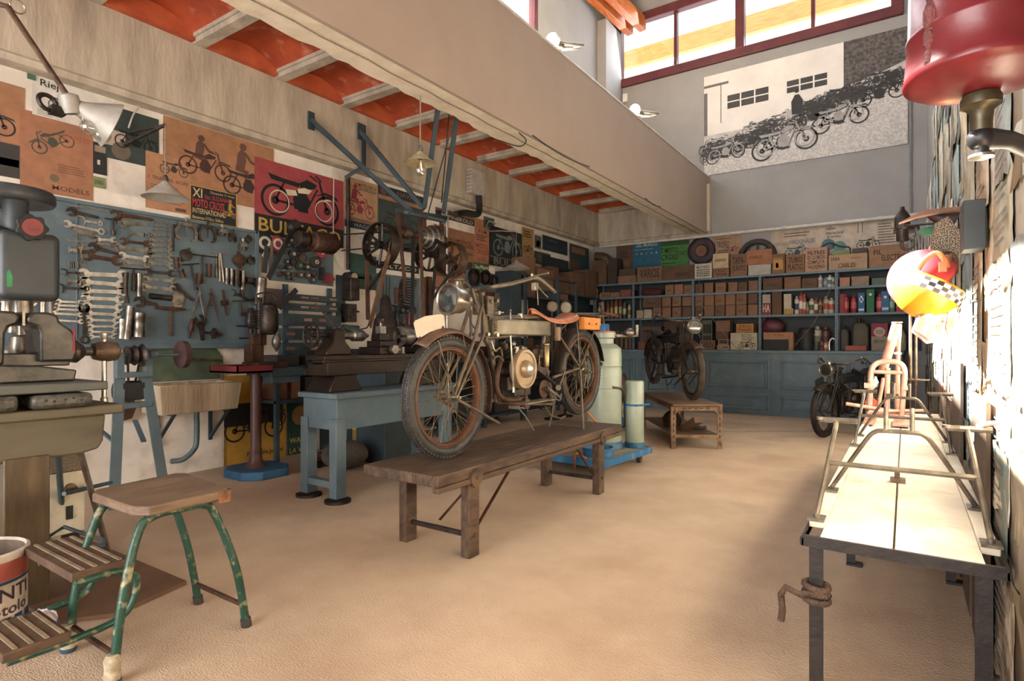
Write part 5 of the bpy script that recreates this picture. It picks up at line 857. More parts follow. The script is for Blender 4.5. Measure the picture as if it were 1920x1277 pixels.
# dark wall bench with clutter between the lathe and the side shelving
db = thing('wall_bench', 'dark blue-black bench with lower shelf along the wall behind the brown motorcycle', 'bench', (XL, 5.35, 0))
ob('top', B().bx(.01, .56, 0, 1.95, .90, .94), M_blued, db, .004); ob('shelf', B().bx(.02, .54, .02, 1.93, .12, .15), M_blued, db)
for x in (.03, .50):
    for y in (.02, .94, 1.88): ob('leg', B().bx(x, x + .05, y, y + .05, 0, .90), M_blued, db)
random.seed(9)
y = 5.42; i = 0
while y < 7.1:
    w = random.uniform(.14, .28); h = random.uniform(.10, .24)
    if i % 3 == 1: solo('oil_can', B().lathe([(.05, 0), (.055, .01), (.055, h * .7), (.02, h * .95), (.015, h)], n=16), col(random.choice(['#3a3430', '#5a4a3a', '#2c3438']), .5), '%s item from the near end on the dark wall bench, a round can' % NTH[i], 'can', 'clutter on the wall bench', M=TR(XL + .36, y + w/2, .941))
    else: solo('parts_box', B().bx(-.12, .14, -w/2, w/2, 0, h), col(random.choice(['#2f2c2a', '#4a3a2e', '#27323a', '#3c3a38', '#5a3028']), .6), '%s item from the near end on the dark wall bench, a dim box' % NTH[i], 'box', 'clutter on the wall bench', bev=.004, M=TR(XL + .34, y + w/2, .941))
    y += w + .03; i += 1
solo('dark_panel', B().bx(XL + .005, XL + .02, 5.4, 7.3, .15, .90), mat('near_black_panel', '#2a2a2a', '#1f1f20', 4, .8), 'dark panel closing the wall behind the wall bench', 'panel')  # plain near-black sheet on the wall below the bench top
# ================================================================ vintage motorcycle on the wooden bench
bn = thing('wooden_bench', 'long dark plank bench with iron-braced legs under the brown motorcycle', 'bench', (-2.18, 3.27, 0))
ob('top', B().bx(-.27, .27, -1.10, 1.15, .43, .488).bx(.23, .275, -1.10, 1.15, .40, .43), M_woody, bn, .008)
for y in (-.80, .78):
    for x in (-.225, .235):
        l = ob('leg', B().bx(x - .03, x + .03, y - .045, y + .045, 0, .45), M_woody, bn, .006)
        if x > 0: ob('leg_cap', B().cyl((x + .02, y, .43), (x + .05, y, .43), .05, n=16).cyl((x + .05, y, .43), (x + .058, y, .43), .012, n=8).cyl((x + .03, y, .12), (x + .04, y, .12), .012, n=8), M_woody, l)
    ob('cross_rail', B().bx(-.22, .23, y - .008, y + .008, .10, .125), M_iron, bn)
ob('diagonal_brace', B().bar((0.1, -.45, .42), (.0, -.78, .15), .018, .006), M_rust, bn); ob('diagonal_brace', B().bar((.2, .45, .42), (.22, .76, .12), .018, .006), M_rust, bn); ob('diagonal_brace', B().bar((.22, -.38, .41), (.235, -.76, .13), .018, .006), M_rust, bn)
MO = Vector((-2.18, 3.35, .489))
mc = thing('vintage_motorcycle', 'dusty brown vintage motorcycle with a leather saddle on the wooden bench', 'motorcycle', MO, -pi/2)
def q(px, py, dx=0.0):
    w = wx(px, py, MO.x + dx); return Vector((MO.y - w.y, dx, w.z - MO.z))
M_dust = mat('dusty_olive_metal', '#665a4c', '#4a4036', 14, .5, .5, bump=.15, bsc=60, c3='#80725f', sc3=9)
M_tyre = mat('old_tyre_rubber', '#211f1e', '#383532', 16, .55, bump=.15, bsc=70)
M_rim = mat('rust_orange_rim', '#6a4630', '#523626', 12, .55, .35)
M_spoke = mat('spoke_steel', '#8f7a62', '#6d5c48', 20, .4, .7)
M_tank = mat('tarnished_tank', '#77705f', '#585146', 6, .45, .5, bump=.08, bsc=30, c3='#8d8472', sc3=5)
M_nickel = mat('old_nickel', '#928a7c', '#665d51', 14, .3, .8)
def wheel(par, c, R, tr=.036, tag='front'):
    T = Matrix.Translation(c); b = B().tor(c, R - tr, tr, (0, 1, 0), 64, 14).m(1).tor(c, R - tr, tr + .0006, (0, 1, 0), 64, 8, rz=tr * .55).m(0)
    n = 74
    for i in range(n):
        a = 2 * pi * i / n
        for j, (yy, w) in enumerate(((-.026, .011), (-.010, .012), (.008, .012), (.025, .011))):
            rr = R - tr + math.sqrt(max(tr * tr - yy * yy, 0)) ; aa = a + (j % 2) * pi / n
            Mx = T @ Matrix.Rotation(-aa, 4, 'Y'); b.bx(rr - .006, rr + .0035, yy - w/2, yy + w/2, -R * pi / n * .72, R * pi / n * .72, Mx)
    ty = ob('tyre', b, [M_tyre, M_black], par)
    ri = ob('rim', B().tor(c, R - 2 * tr - .004, .012, (0, 1, 0), 56, 10, rz=.026).tor(c, R - 2 * tr + .006, .005, (0, 1, 0), 56, 6, rz=.03), M_rim, par)
    hb = ob('hub', B().lathe([(.012, -.07), (.016, -.06), (.016, -.045), (.034, -.042), (.034, -.034), (.02, -.03), (.02, .03), (.034, .034), (.034, .042), (.016, .045), (.016, .06), (.012, .07)], c, (0, 1, 0), 20), M_nickel, par)
    b = B(); ns = 36; rr = R - 2 * tr - .008
    for i in range(ns):
        a = 2 * pi * i / ns; s_ = 1 if i % 2 else -1; d = (1 if (i // 2) % 2 else -1) * 1.25
        b.tube([Vector(c) + Vector((.031 * cos(a + d), s_ * .038, .031 * sin(a + d))), Vector(c) + Vector((rr * cos(a), s_ * .006, rr * sin(a)))], .0016, 5, cap=False)
    ob('spokes', b, M_spoke, par)
fc = q(838, 752); fc.z = .352; rc = q(1086, 690); rc.z = .43; FR, RR = .350, .345
wheel(mc, fc, FR); wheel(mc, rc, RR)
ob('belt_rim', B().tor(rc + Vector((0, -.06, 0)), .22, .012, (0, 1, 0), 44, 8, rz=.02).tor(rc + Vector((0, .055, 0)), .13, .006, (0, 1, 0), 36, 8, rz=.012), M_dust, mc)
def guard(c, R, w, a0, a1, m_, n=26, lip=.03):   # mudguard: curved section swept along an arc
    vs = []; 
    for i in range(n + 1):
        a = a0 + (a1 - a0) * i / n
        for j in range(7):
            u = -1 + j / 3; rr = R - lip * u * u; vs.append((c.x + rr * cos(a), u * w, c.z + rr * sin(a)))
    b = B().add(vs, [(i*7+j, i*7+j+1, i*7+j+8, i*7+j+7) for i in range(n) for j in range(6)])
    return b
def gd(nm, b, m_):
    o = ob(nm, b, m_, mc); s_ = o.modifiers.new('thick', 'SOLIDIFY'); s_.thickness = .0025; return o
gd('front_mudguard', guard(fc, FR + .045, .058, radians(50), radians(198), M_rust), mat('rusty_mudguard', '#6b5040', '#4f3a2e', 9, .5, .35, bump=.3, bsc=40))
gd('rear_mudguard', guard(rc, RR + .03, .062, radians(-5), radians(168), M_rust), mat('black_mudguard', '#34291f', '#221d19', 9, .45, .3))
b = B(); a = radians(152)
pl = [q(776, 606), q(779, 601), q(797, 593), q(824, 589), q(832, 592), q(834, 612), q(833, 617), q(806, 622), q(786, 634), q(782, 632)]
ob('number_plate', B().prism([(p.x, -p.z) for p in pl], -.004, .004, Matrix.Rotation(pi/2, 4, 'X') @ Matrix.Diagonal((1, -1, 1, 1)) @ Matrix.Diagonal((1, 1, 1, 1))) if False else B().add([(p.x, s_ * .003, p.z) for s_ in (-1, 1) for p in pl], [list(range(10)), list(range(19, 9, -1))] + [(i, (i+1) % 10, 10+(i+1) % 10, 10+i) for i in range(10)]), mat('chalky_white_plate', '#c9bcab', '#b3a594', 10, .6, c3='#8f8070', sc3=9), mc)
ob('plate_bolt', B().cyl(q(786, 632) + Vector((0, -.008, -.02)), q(786, 632) + Vector((0, .008, .0)), .006, n=8).cyl(q(829, 612) + Vector((0, -.008, -.03)), q(829, 612) + Vector((0, .008, .0)), .006, n=8), M_iron, mc)
# fork blades both sides, head, spring
for s_ in (1, -1):
    ob('fork_blade', B().tube([q(905, 570, .05 * s_), q(888, 640, .055 * s_), Vector((fc.x + .01, .062 * s_, fc.z + .01))] if s_ > 0 else [Vector((q(905, 570, .05).x, -.05, q(905, 570, .05).z)), Vector((q(888, 640, .055).x, -.055, q(888, 640, .055).z)), Vector((fc.x + .01, -.062, fc.z + .01))], .0105, 10), M_dust, mc)
    k = q(908, 626, .05); ob('fork_blade', B().tube([Vector((q(906, 580, .05).x, .05 * s_, q(906, 580, .05).z)), Vector((k.x, .05 * s_, k.z)), Vector((fc.x - .02, .062 * s_, fc.z + .01))], .0095, 10), M_dust, mc)
    ob('fork_plate', B().bx(q(912, 570).x, q(900, 570).x, s_ * .045, s_ * .06, q(905, 590).z, q(905, 556).z).cyl(Vector((q(905, 566).x, s_ * .04, q(905, 566).z)), Vector((q(905, 566).x, s_ * .075, q(905, 566).z)), .012, n=10), M_dust, mc, .003)
    sp = [Vector((q(916, 0).x if False else q(916, 600).x + .014 * cos(t * 2.1), s_ * .05 + .014 * sin(t * 2.1), q(916, 625).z + (q(916, 568).z - q(916, 625).z) * t / 40)) for t in range(41)]
    ob('fork_spring', B().tube(sp, .0038, 5), M_nickel, mc)
    ob('spring_eye', B().cyl(Vector((q(916, 628).x, s_ * .035, q(916, 628).z)), Vector((q(916, 628).x, s_ * .075, q(916, 628).z)), .013, n=10).cyl(Vector((q(899, 627).x, s_ * .035, q(899, 627).z)), Vector((q(899, 627).x, s_ * .075, q(899, 627).z)), .011, n=10).cyl(Vector((q(916, 565).x, s_ * .035, q(916, 565).z)), Vector((q(916, 565).x, s_ * .075, q(916, 565).z)), .012, n=10), M_nickel, mc)
    ob('mudguard_stay', B().tube([Vector((fc.x, s_ * .066, fc.z)), Vector((q(822, 640, .06).x, s_ * .06, q(822, 640, .06).z))], .0035, 6), M_nickel, mc)
    ob('axle_nut', B().lathe([(.016, 0), (.016, .015), (.008, .018), (.008, .03)], fc + Vector((0, s_ * .07, 0)), (0, s_, 0), 8), M_nickel, mc)
ob('steering_head', B().cyl(q(912, 632), q(903, 548), .020, n=14), M_dust, mc)
ob('front_stand', B().tube([Vector((fc.x, .075, fc.z - .01)), q(936, 794, .09)], .009, 8).tube([Vector((fc.x, -.075, fc.z - .01)), Vector((q(936, 794, .09).x, -.09, q(936, 794, .09).z))], .009, 8), M_dust, mc)
# handlebars
hp = [q(900, 544, 0), q(915, 541, .10), q(930, 537, .17), q(960, 532, .23), q(992, 523, .27), q(1006, 521, .285), q(1020, 530, .30), q(1040, 548, .31)]
hp[0].y = 0; far = [Vector((p.x, -p.y, p.z)) for p in hp[::-1]]
ob('handlebar', B().tube(smooth(far[:-1] + hp, 5), .0135, 12), M_dust, mc)
st_ = ob('handlebar_stem', B().cyl(q(908, 566), q(900, 545), .014, n=10).cyl(q(893, 570), q(884, 540), .012, n=10).sph(q(900, 544), .022, 12), M_dust, mc)
for s_ in (1, -1):
    a = q(998, 518, .275); e = q(1028, 512, .34); a.y *= s_; e.y *= s_
    ob('brake_lever', B().tube([a, e], .004, 6).sph(e, .008, 8).cyl(a - Vector((0, 0, .02)), a + Vector((0, 0, .015)), .011, n=10), M_nickel, mc)
a = q(1003, 530, .27); ob('throttle_block', B().bx(a.x - .02, a.x + .02, a.y - .015, a.y + .015, a.z - .05, a.z + .0), M_nickel, mc, .003)
ob('control_cable', B().tube(smooth([q(1005, 535, .27), q(1008, 552, .27), q(1009, 572, .26)], 5), .003, 5).tube(smooth([q(1008, 536, .27), q(1018, 548, .27), q(1028, 558, .28)], 5), .003, 5), M_cord, mc)
ob('control_cable', B().tube(smooth([q(876, 565, .06), q(880, 590, .05), q(886, 610, .04), q(893, 618, .03)], 5), .0045, 6).tube(smooth([q(885, 560, .0), q(876, 600, .0), q(868, 620, .03), q(872, 650, .05)], 5), .003, 5), M_nickel, mc)
# headlamp
hc = q(858, 563, .03); ax = Vector((1, -.12, .04)).normalized()
hl = ob('headlamp', B().lathe([(.02, -.075), (.055, -.06), (.075, -.02), (.08, .05), (.092, .058), (.094, .078), (.088, .085), (.080, .080), (.074, .05), (.05, .0), (.02, -.03), (.001, -.035)], hc, ax, 36).cyl(hc + Vector((-.01, 0, .07)), hc + Vector((-.01, 0, .12)), .028, .022).lathe([(.02, 0), (.032, .01), (.02, .02)], hc + Vector((-.01, 0, .105)), n=16), M_nickel, mc)
ob('lens', B().lathe([(.078, 0), (.05, .008), (.001, .010)], hc + ax * .07, ax, 30), M_glass, hl); ob('reflector', B().lathe([(.07, 0), (.045, -.04), (.001, -.06)], hc + ax * .055, ax, 26), mat('dull_mirror', '#5a5a57', None, 8, .25, .9), hl)
ob('lamp_bracket', B().tube([hc + Vector((-.03, .06, 0)), q(886, 572, .05), q(900, 590, .04)], .006, 8).cyl(hc + Vector((-.0, .07, .0)), hc + Vector((0, .1, 0)), .012, n=10), M_nickel, mc)
# frame
def ft(pts, r=.014, nm='frame_tube', m_=M_dust, k=0): return ob(nm, B().tube(smooth(pts, k) if k else pts, r, 12), m_, mc)
ft([q(908, 634), q(918, 652), q(925, 685), q(929, 720), q(930, 754)], .017, k=4); ft([q(930, 754), q(960, 757), q(1036, 758)], .013); ft([q(914, 597), q(1010, 594), q(1030, 600)], .017); ft([q(910, 634), q(1020, 624)], .014); ft([q(1022, 612), q(1018, 650), q(1036, 758)], .015)
for s_ in (1, -1):
    for (a, c_, r) in (((1036, 708), (1086, 690), .011), ((1050, 632), (1086, 688), .009), ((1081, 590), (1087, 686), .006), ((1113, 623), (1089, 686), .006), ((1081, 588), (1122, 588), .006), ((1081, 588), (1046, 624), .006), ((1095, 695), (1095, 695), .001)):
        if a == c_: continue
        P = q(*a, .07); R_ = q(*c_, .075); P.y *= s_; R_.y *= s_; ft([P, R_], r, 'rear_stay' if r < .008 else 'frame_tube')
    P = q(1088, 693, .08); R_ = q(1094, 811, .15); R_.z = .002; P.y *= s_; R_.y *= s_; ft([P, R_], .009, 'rear_stand')
    ob('axle_nut', B().lathe([(.017, 0), (.017, .018), (.009, .02), (.009, .035)], rc + Vector((0, s_ * .075, 0)), (0, s_, 0), 8), M_nickel, mc)
a = q(1093, 800, .14); ft([a, Vector((a.x, -a.y, a.z))], .007, 'rear_stand')
a = q(1122, 588, .07); ft([a, Vector((a.x, -a.y, a.z))], .006, 'rear_stay'); a = q(1081, 588, .07); ob('luggage_rack', B().bx(q(1122, 588).x, q(1081, 588).x, -.07, .07, a.z - .004, a.z + .002), M_dust, mc)
# tank
t0, t1, zt, zb_ = q(918, 615).x, q(1026, 615).x, q(960, 600).z, q(960, 629).z
b = B(); pts = [(t1, .03), (t1 + .05, .055), (t1 + .12, .065), (t0 - .12, .065), (t0 - .05, .055), (t0, .02)]; pts = pts + [(x, -y) for x, y in pts[::-1]]
b.prism(pts, zb_, zt); ob('fuel_tank', b, M_tank, mc, .010, seg=3)
a = q(957, 600, .03); ob('tank_cap', B().cyl(a, a + Vector((0, 0, .05)), .006, n=8).sph(a + Vector((0, 0, .06)), .010, 10).cyl(q(935, 590, .0), q(935, 583, .0), .012).bar(q(928, 586, .0), q(944, 586, .0), .008).cyl(q(975, 597), q(975, 588), .02), M_nickel, mc)
# saddle
P = [q(993, 583), q(1000, 583), q(1010, 590), q(1022, 598), q(1036, 601), q(1050, 599), q(1060, 594), q(1066, 590)]; W_s = [.02, .03, .045, .06, .085, .105, .115, .10]
vs = []; k = 9
Ps = smooth(P, 4); 
for i, p in enumerate(Ps):
    t = i / (len(Ps) - 1) * 7; j = min(int(t), 6); w = W_s[j] + (W_s[j+1] - W_s[j]) * (t - j)
    for m_ in range(k): u = -1 + 2 * m_ / (k - 1); vs.append((p.x, u * w, p.z + .018 - .03 * u * u - (.012 if abs(u) == 1 else 0)))
b = B().add(vs, [(i*k+m_, i*k+m_+1, i*k+m_+k+1, i*k+m_+k) for i in range(len(Ps)-1) for m_ in range(k-1)])
s_ = ob('saddle', b, M_leather, mc, sharp=60); so = s_.modifiers.new('thick', 'SOLIDIFY'); so.thickness = .006
ob('saddle_spring', B().tube([q(1040, 604, .05) + Vector((.012 * cos(t * 1.9), .012 * sin(t * 1.9), -.0016 * t)) for t in range(40)], .003, 5).tube([q(1040, 604, -.05) + Vector((.012 * cos(t * 1.9), .012 * sin(t * 1.9), -.0016 * t)) for t in range(40)], .003, 5).tube([q(1005, 590), q(1018, 615), q(1030, 640)], .006, 6), M_nickel, mc)
ob('wound_cord_roll', B().lathe([(.028 + .003 * (i % 2), -.05 + .01 * i) for i in range(11)], q(1044, 626, .06), n=16), M_brown, mc)
# leather pannier
a = q(1090, 596, .10); c_ = q(1120, 619, .10); 
pb = ob('pannier_bag', B().bx(c_.x, a.x, .075, .125, c_.z, a.z + .0), mat('bright_tan_leather', '#cd7f33', '#b56d28', 10, .5, bump=.1), mc, .008)
ob('flap', B().bx(c_.x - .004, a.x + .004, .075, .130, c_.z + (a.z - c_.z) * .40, a.z + .006), MATS['bright_tan_leather'], pb, .005)
for f in (.3, .75): ob('buckle', B().lathe([(.007, 0), (.007, .006), (.003, .008)], (c_.x + (a.x - c_.x) * f, .130, c_.z + (a.z - c_.z) * .52), (0, 1, 0), 12), M_iron, pb)
# engine
fw = q(985, 692, .09); ew = ob('flywheel', B().lathe([(.03, -.05), (.12, -.05), (.136, -.03), (.136, .0), (.128, .012), (.112, .012), (.105, .004), (.06, .004), (.055, .03), (.045, .045), (.02, .052), (.001, .053)], fw, (0, 1, 0), 48), mat('cream_bronze_flywheel', '#9a8468', '#806c52', 9, .4, .35), mc)
ob('hub_cap', B().lathe([(.052, .008), (.05, .03), (.04, .048), (.02, .055), (.001, .056)], fw, (0, 1, 0), 30), M_bright, ew)
cc_ = q(972, 705, .0); ob('crankcase', B().lathe([(.03, -.07), (.10, -.06), (.11, -.02), (.11, .03), (.09, .05), (.03, .055)], cc_, (0, 1, 0), 28).bx(cc_.x - .08, cc_.x + .12, -.05, .05, cc_.z - .13, cc_.z - .03), M_iron, mc, .004)
b = B(); c0 = q(960, 690); ax = Vector((.55, 0, .83)).normalized()
for i in range(10): b.lathe([(.03, 0), (.072 + .004 * (i % 3), .0), (.072, .004), (.03, .004)], c0 + ax * (.04 + i * .013), ax, 20)
b.cyl(c0, c0 + ax * .20, .035, n=16).cyl(c0 + ax * .18, c0 + ax * .22, .028, n=12); ob('cylinder_fins', b, M_iron, mc)
a = q(948, 720); ob('magneto', B().bx(a.x - .05, a.x + .06, -.05, .06, a.z - .04, a.z + .05).cyl((a.x - .02, -.07, a.z + .08), (a.x - .02, .07, a.z + .08), .045, n=20), M_iron, mc, .006)
a = q(1003, 668, -.02); ob('gear_case', B().bx(a.x - .07, a.x + .10, -.06, .03, a.z - .10, a.z + .06).cyl((a.x, -.08, a.z - .08), (a.x, .05, a.z - .08), .07, n=24), M_iron, mc, .01)
ob('inlet_pipe', B().tube(smooth([q(921, 640, .03), q(928, 658, .04), q(938, 652, .04), q(942, 668, .03)], 5), .007, 8).tube(smooth([q(925, 672, .05), q(935, 668, .05), q(944, 676, .04)], 5), .007, 8), M_nickel, mc)
ob('carburettor', B().cyl(q(965, 650, .05), q(965, 662, .05), .03, n=16).cyl(q(975, 652, .05), q(985, 656, .06), .02, n=12).sph(q(962, 645, .05), .022, 10), M_steel, mc)
ob('exhaust_pipe', B().tube(smooth([q(940, 672, .02), q(933, 700, .05), q(932, 730, .05), q(945, 748, .05), q(975, 750, .05)], 5), .017, 10), M_rust, mc)
ob('push_rod', B().cyl(q(957, 629, .10), q(963, 730, .10), .006, n=8).cyl(q(963, 726, .10), q(963, 736, .10), .010, n=8), M_nickel, mc)
ob('oil_lubricator', B().lathe([(.012, -.085), (.022, -.08), (.024, -.07), (.024, .06), (.02, .068), (.026, .072), (.026, .08), (.008, .084)], q(1024, 666, .07), n=20).tube(smooth([q(1012, 665, .07), q(1011, 685, .07), q(1018, 690, .07)], 4), .003, 5), mat('old_brass', '#8f7d58', '#6f6044', 10, .35, .7), mc)
g_ = B(); gc = q(1020, 729, .07); n = 30
g_.add([(gc.x + (.066 if i % 2 else .060) * cos(2*pi*i/(2*n)), gc.y + y, gc.z + (.066 if i % 2 else .060) * sin(2*pi*i/(2*n))) for y in (-.003, .003) for i in range(2*n)], [list(range(2*n)), list(range(4*n-1, 2*n-1, -1))] + [(i, (i+1) % (2*n), 2*n + (i+1) % (2*n), 2*n+i) for i in range(2*n)])
cr_ = ob('chainring', g_, M_rust, mc); b = B()
for i in range(8): b.cyl((gc.x + .040 * cos(i*pi/4), gc.y + .0031, gc.z + .040 * sin(i*pi/4)), (gc.x + .040 * cos(i*pi/4), gc.y + .0036, gc.z + .040 * sin(i*pi/4)), .009, n=12)
ob('chainring_hole', b, M_black, cr_); ob('crank', B().cyl(gc, gc + Vector((0, .04, 0)), .016, n=12).bar(gc + Vector((0, .04, 0)), q(1050, 745, .11), .018, .01, (0, 1, 0)).tube(smooth([q(1036, 735, .1), q(1042, 748, .11), q(1050, 750, .11), q(1052, 738, .11)], 4), .007, 8), M_dust, cr_)
ob('chain_guard', B().bar(q(1006, 694, .085), q(1040, 721, .085), .004, .032, (0, 1, 0)).bar(q(1040, 721, .085), q(1043, 732, .085), .004, .03, (0, 1, 0)), M_black, mc)
ob('kick_lever', B().bar(q(1059, 695, .08), q(1048, 727, .09), .014, .01, (0, 1, 0)).cyl(q(1047, 727, .08), q(1047, 727, .12), .02, n=14), M_dust, mc)
for s_ in (1, -1):
    a = q(982, 757, .15); e = q(1035, 754, .15); ob('footboard', B().bx(min(a.x, e.x), max(a.x, e.x), s_*.13 - .05, s_*.13 + .05, a.z - .004, a.z + .004), mat('aluminium_board', '#8a8270', '#6d6655', 9, .4, .6), mc, .002)
ob('foot_bracket', B().lathe([(.01, 0), (.035, .0), (.035, .01), (.01, .012)], q(987, 757, .1), (0, 1, 0), 18).cyl(q(985, 728, .05), q(985, 758, .05), .01).bar(q(940, 755, .0), q(985, 758, .16), .014), M_rust, mc)
ob('stand_hoop', B().tube(smooth([q(1022, 762, .07), q(1032, 778, .07), q(1050, 784, .07), q(1060, 780, .07)], 6), .007, 8), M_dust, mc)
ob('pull_string', B().tube([q(972, 765, .05), q(985, 780, .05), q(1001, 807, .05)], .003, 5).bx(q(972, 765).x - .02, q(972, 765).x + .02, .03, .07, q(972, 765).z, q(972, 765).z + .01), M_bright, mc)
ob('rear_light', B().cyl(rc + Vector((-.37, 0, .05)), rc + Vector((-.40, 0, .05)), .02), M_black, mc)
# ---------------------------------------------------------------- second and third motorcycles: darker machines of the same build
def recolour(root, mp_, dflt):
    for o in [c for c in root.children] + [g for c in root.children for g in c.children]:
        if o.type != 'MESH' or not o.material_slots: continue
        o.data = o.data.copy(); nm = o.name.split('.')[0]; k_ = len(o.data.materials)
        for i_ in range(k_): o.data.materials[i_] = mp_.get(nm, dflt)
M_dk = mat('dark_oily_metal', '#2a2420', '#3a302a', 12, .5, .45, bump=.15); M_dkt = mat('dark_brown_tyre', '#4a3d32', '#34291f', 14, .8, bump=.3)
M_dkc = mat('black_tank', '#1f2124', '#2b2c2e', 6, .4, .3)
dm_ = {'tyre': M_dkt, 'headlamp': M_nickel, 'reflector': MATS['dull_mirror'], 'lens': M_glass, 'brake_lever': M_nickel, 'carburettor': M_nickel, 'fuel_tank': M_dkc, 'saddle': M_black, 'front_mudguard': M_brown, 'number_plate': M_dkc, 'pannier_bag': M_dkc, 'flap': M_dkc, 'flywheel': M_dk, 'hub_cap': M_dk, 'handlebar': M_brown, 'hub': M_brown, 'control_cable': M_brown}
hd_ = math.atan2(-.80, .60); s2 = .93; fx = Vector((cos(hd_), sin(hd_), 0)) * fc.x * s2
p2 = Vector((-2.03, 6.70, .492)) - fx
m2 = dup(mc, Matrix.Translation(p2) @ Matrix.Rotation(hd_, 4, 'Z') @ Matrix.Scale(s2, 4), 'dark old motorcycle with a round lamp standing on the rusty metal table')
recolour(m2, dm_, M_dk)
p3_ = Vector((-.60, 8.70, .0)); hd3 = radians(-108)
m3 = dup(mc, Matrix.Translation(p3_) @ Matrix.Rotation(hd3, 4, 'Z') @ Matrix.Scale(.9, 4), 'dark unrestored motorcycle on the floor in the far right corner behind the pink frame')
dm3 = dict(dm_); dm3['tyre'] = M_dk; dm3['front_mudguard'] = M_dk; recolour(m3, dm3, M_dk)
# rusty metal table under the second motorcycle
rt = thing('metal_table', 'low table of rusty perforated angle iron carrying the dark motorcycle', 'table', (-1.875, 6.34, 0), math.atan2(.26, .39))
m_ang = mat('peeling_angle_iron', '#8a6f56', '#5f4632', 10, .7, .2, bump=.5, bsc=30, c3='#3f3028', sc3=12)
ob('top', B().bx(-.27, .27, -.04, 1.55, .465, .488), mat('dusty_board', '#6f5843', '#5a4636', 3, .75), rt, .004); ob('shelf', B().bx(-.24, .24, 0, 1.5, .14, .155), MATS['dusty_board'], rt)
for x in (-.25, .25):
    for y in (0, 1.48):
        sx = 1 if x > 0 else -1; sy = -1 if y == 0 else 1
        l = ob('leg', B().bx(x - .025, x + .025, y - .003, y + .003, 0, .465).bx(x + sx*.022, x + sx*.028, y - (.05 if sy > 0 else 0), y + (.05 if sy < 0 else 0), 0, .465), m_ang, rt)
        b = B()
        for i in range(6): b.bx(x - .006, x + .006, y - .0045, y + .0045, .05 + i*.065, .085 + i*.065)
        ob('slot', b, M_black, l)
    ob('side_rail', B().bx(x - .003, x + .003, 0, 1.5, .42, .47), m_ang, rt)
for y in (0, 1.48):
    r_ = ob('end_rail', B().bx(-.25, .25, y - .003, y + .003, .415, .465).bx(-.25, .25, y - .003, y + .003, .12, .15).prism([(-.25, .42), (-.25, .36), (-.22, .39), (-.19, .42)], -.003, .003, TR(0, y, 0) @ Matrix.Rotation(pi/2, 4, 'X')).prism([(.25, .42), (.25, .36), (.22, .39), (.19, .42)][::-1], -.003, .003, TR(0, y, 0) @ Matrix.Rotation(pi/2, 4, 'X')), m_ang, rt)
    b = B(); 
    for i in range(5): b.bx(-.16 + i*.065, -.12 + i*.065, y - .0045, y + .0045, .434, .446)
    ob('slot', b, M_black, r_)
T2 = rt.matrix_basis.copy() if False else (Matrix.Translation((-1.875, 6.34, 0)) @ Matrix.Rotation(math.atan2(.26, .39), 4, 'Z'))
solo('wood_block', B().bx(-.05, .05, -.18, .18, 0, .07), col('#6b4c38'), 'brown wooden block leaning on the lower shelf of the rusty table', 'block', M=T2 @ TR(-.02, .15, .20, .3, radians(-28)), bev=.004)
solo('rubber_strip', B().tube(smooth([(-.1, 0, 0), (0, .1, .02), (.12, .05, .01), (.22, .15, .0)], 5), .02, 8), M_rub, 'black rubber strip lying on the lower shelf of the rusty table', 'strip', M=T2 @ TR(.0, .25, .178))
solo('engine_case', B().lathe([(.05, 0), (.10, .02), (.12, .1), (.08, .16), (.03, .2)], n=18).bx(-.1, .05, -.05, .05, .03, .12), M_iron, 'dark round engine casing on the lower shelf near the block', 'engine part', M=T2 @ TR(-.12, .55, .156))
# ================================================================ back wall: cabinet, shelving and everything on it
YC = 9.87
cb = thing('base_cabinet', 'long blue-grey base cabinet with raised panel doors along the back wall', 'cabinet', (-2.4, YC, 0))
ob('body', B().bx(-2.3, 2.36, .02, .8, .0, .99), M_blue, cb); ob('counter', B().bx(-2.3, 2.38, -.01, .8, .985, 1.03), M_blue, cb, .006)
for i in range(5):
    x0 = wy(1320, 700, YC).x + 2.4 + (i - 2) * 1.13; x1 = x0 + 1.04
    x0 = max(x0, -2.28); x1 = min(x1, 2.30)
    if x1 - x0 < .1: continue
    for (z0, z1, nm) in ((.40, .90, 'door'), (.06, .34, 'drawer')):
        d = ob(nm, B().bx(x0, x1, .0, .02, z0, z1), M_blue, cb)
        t = .03; ob('panel_moulding', B().bx(x0 + .05, x1 - .05, -.03, .001, z0 + .03, z0 + .03 + t).bx(x0 + .05, x1 - .05, -.03, .001, z1 - .03 - t, z1 - .03).bx(x0 + .05, x0 + .05 + t, -.03, .001, z0 + .03, z1 - .03).bx(x1 - .05 - t, x1 - .05, -.03, .001, z0 + .03, z1 - .03), M_blue, d, .006)
        ob('raised_panel', B().bx(x0 + .10, x1 - .10, -.006, .001, z0 + .08, z1 - .08), M_blue, d, .004)
YS = 10.28
sh = thing('steel_shelving', 'blue slotted steel shelving standing on the back wall cabinet', 'shelving', (-2.6, YS, 1.03))
UX = [-5.0, -4.22, -3.105, -2.0, -.89, .05]; SZ = [1.61, 2.02, 2.28]
for x in UX:
    for y in (0, .36):
        p = ob('post', B().bx(x + 2.6 - .022, x + 2.6 + .022, y, y + .004, 0, 1.25).bx(x + 2.6 - .022, x + 2.6 - .018, y, y + .04, 0, 1.25), M_blue, sh)
        if y == 0:
            b = B()
            for i in range(22): b.bx(x + 2.6 + .002, x + 2.6 + .010, -.0006, .0002, .03 + i * .055, .055 + i * .055)
            ob('slot', b, M_black, p)
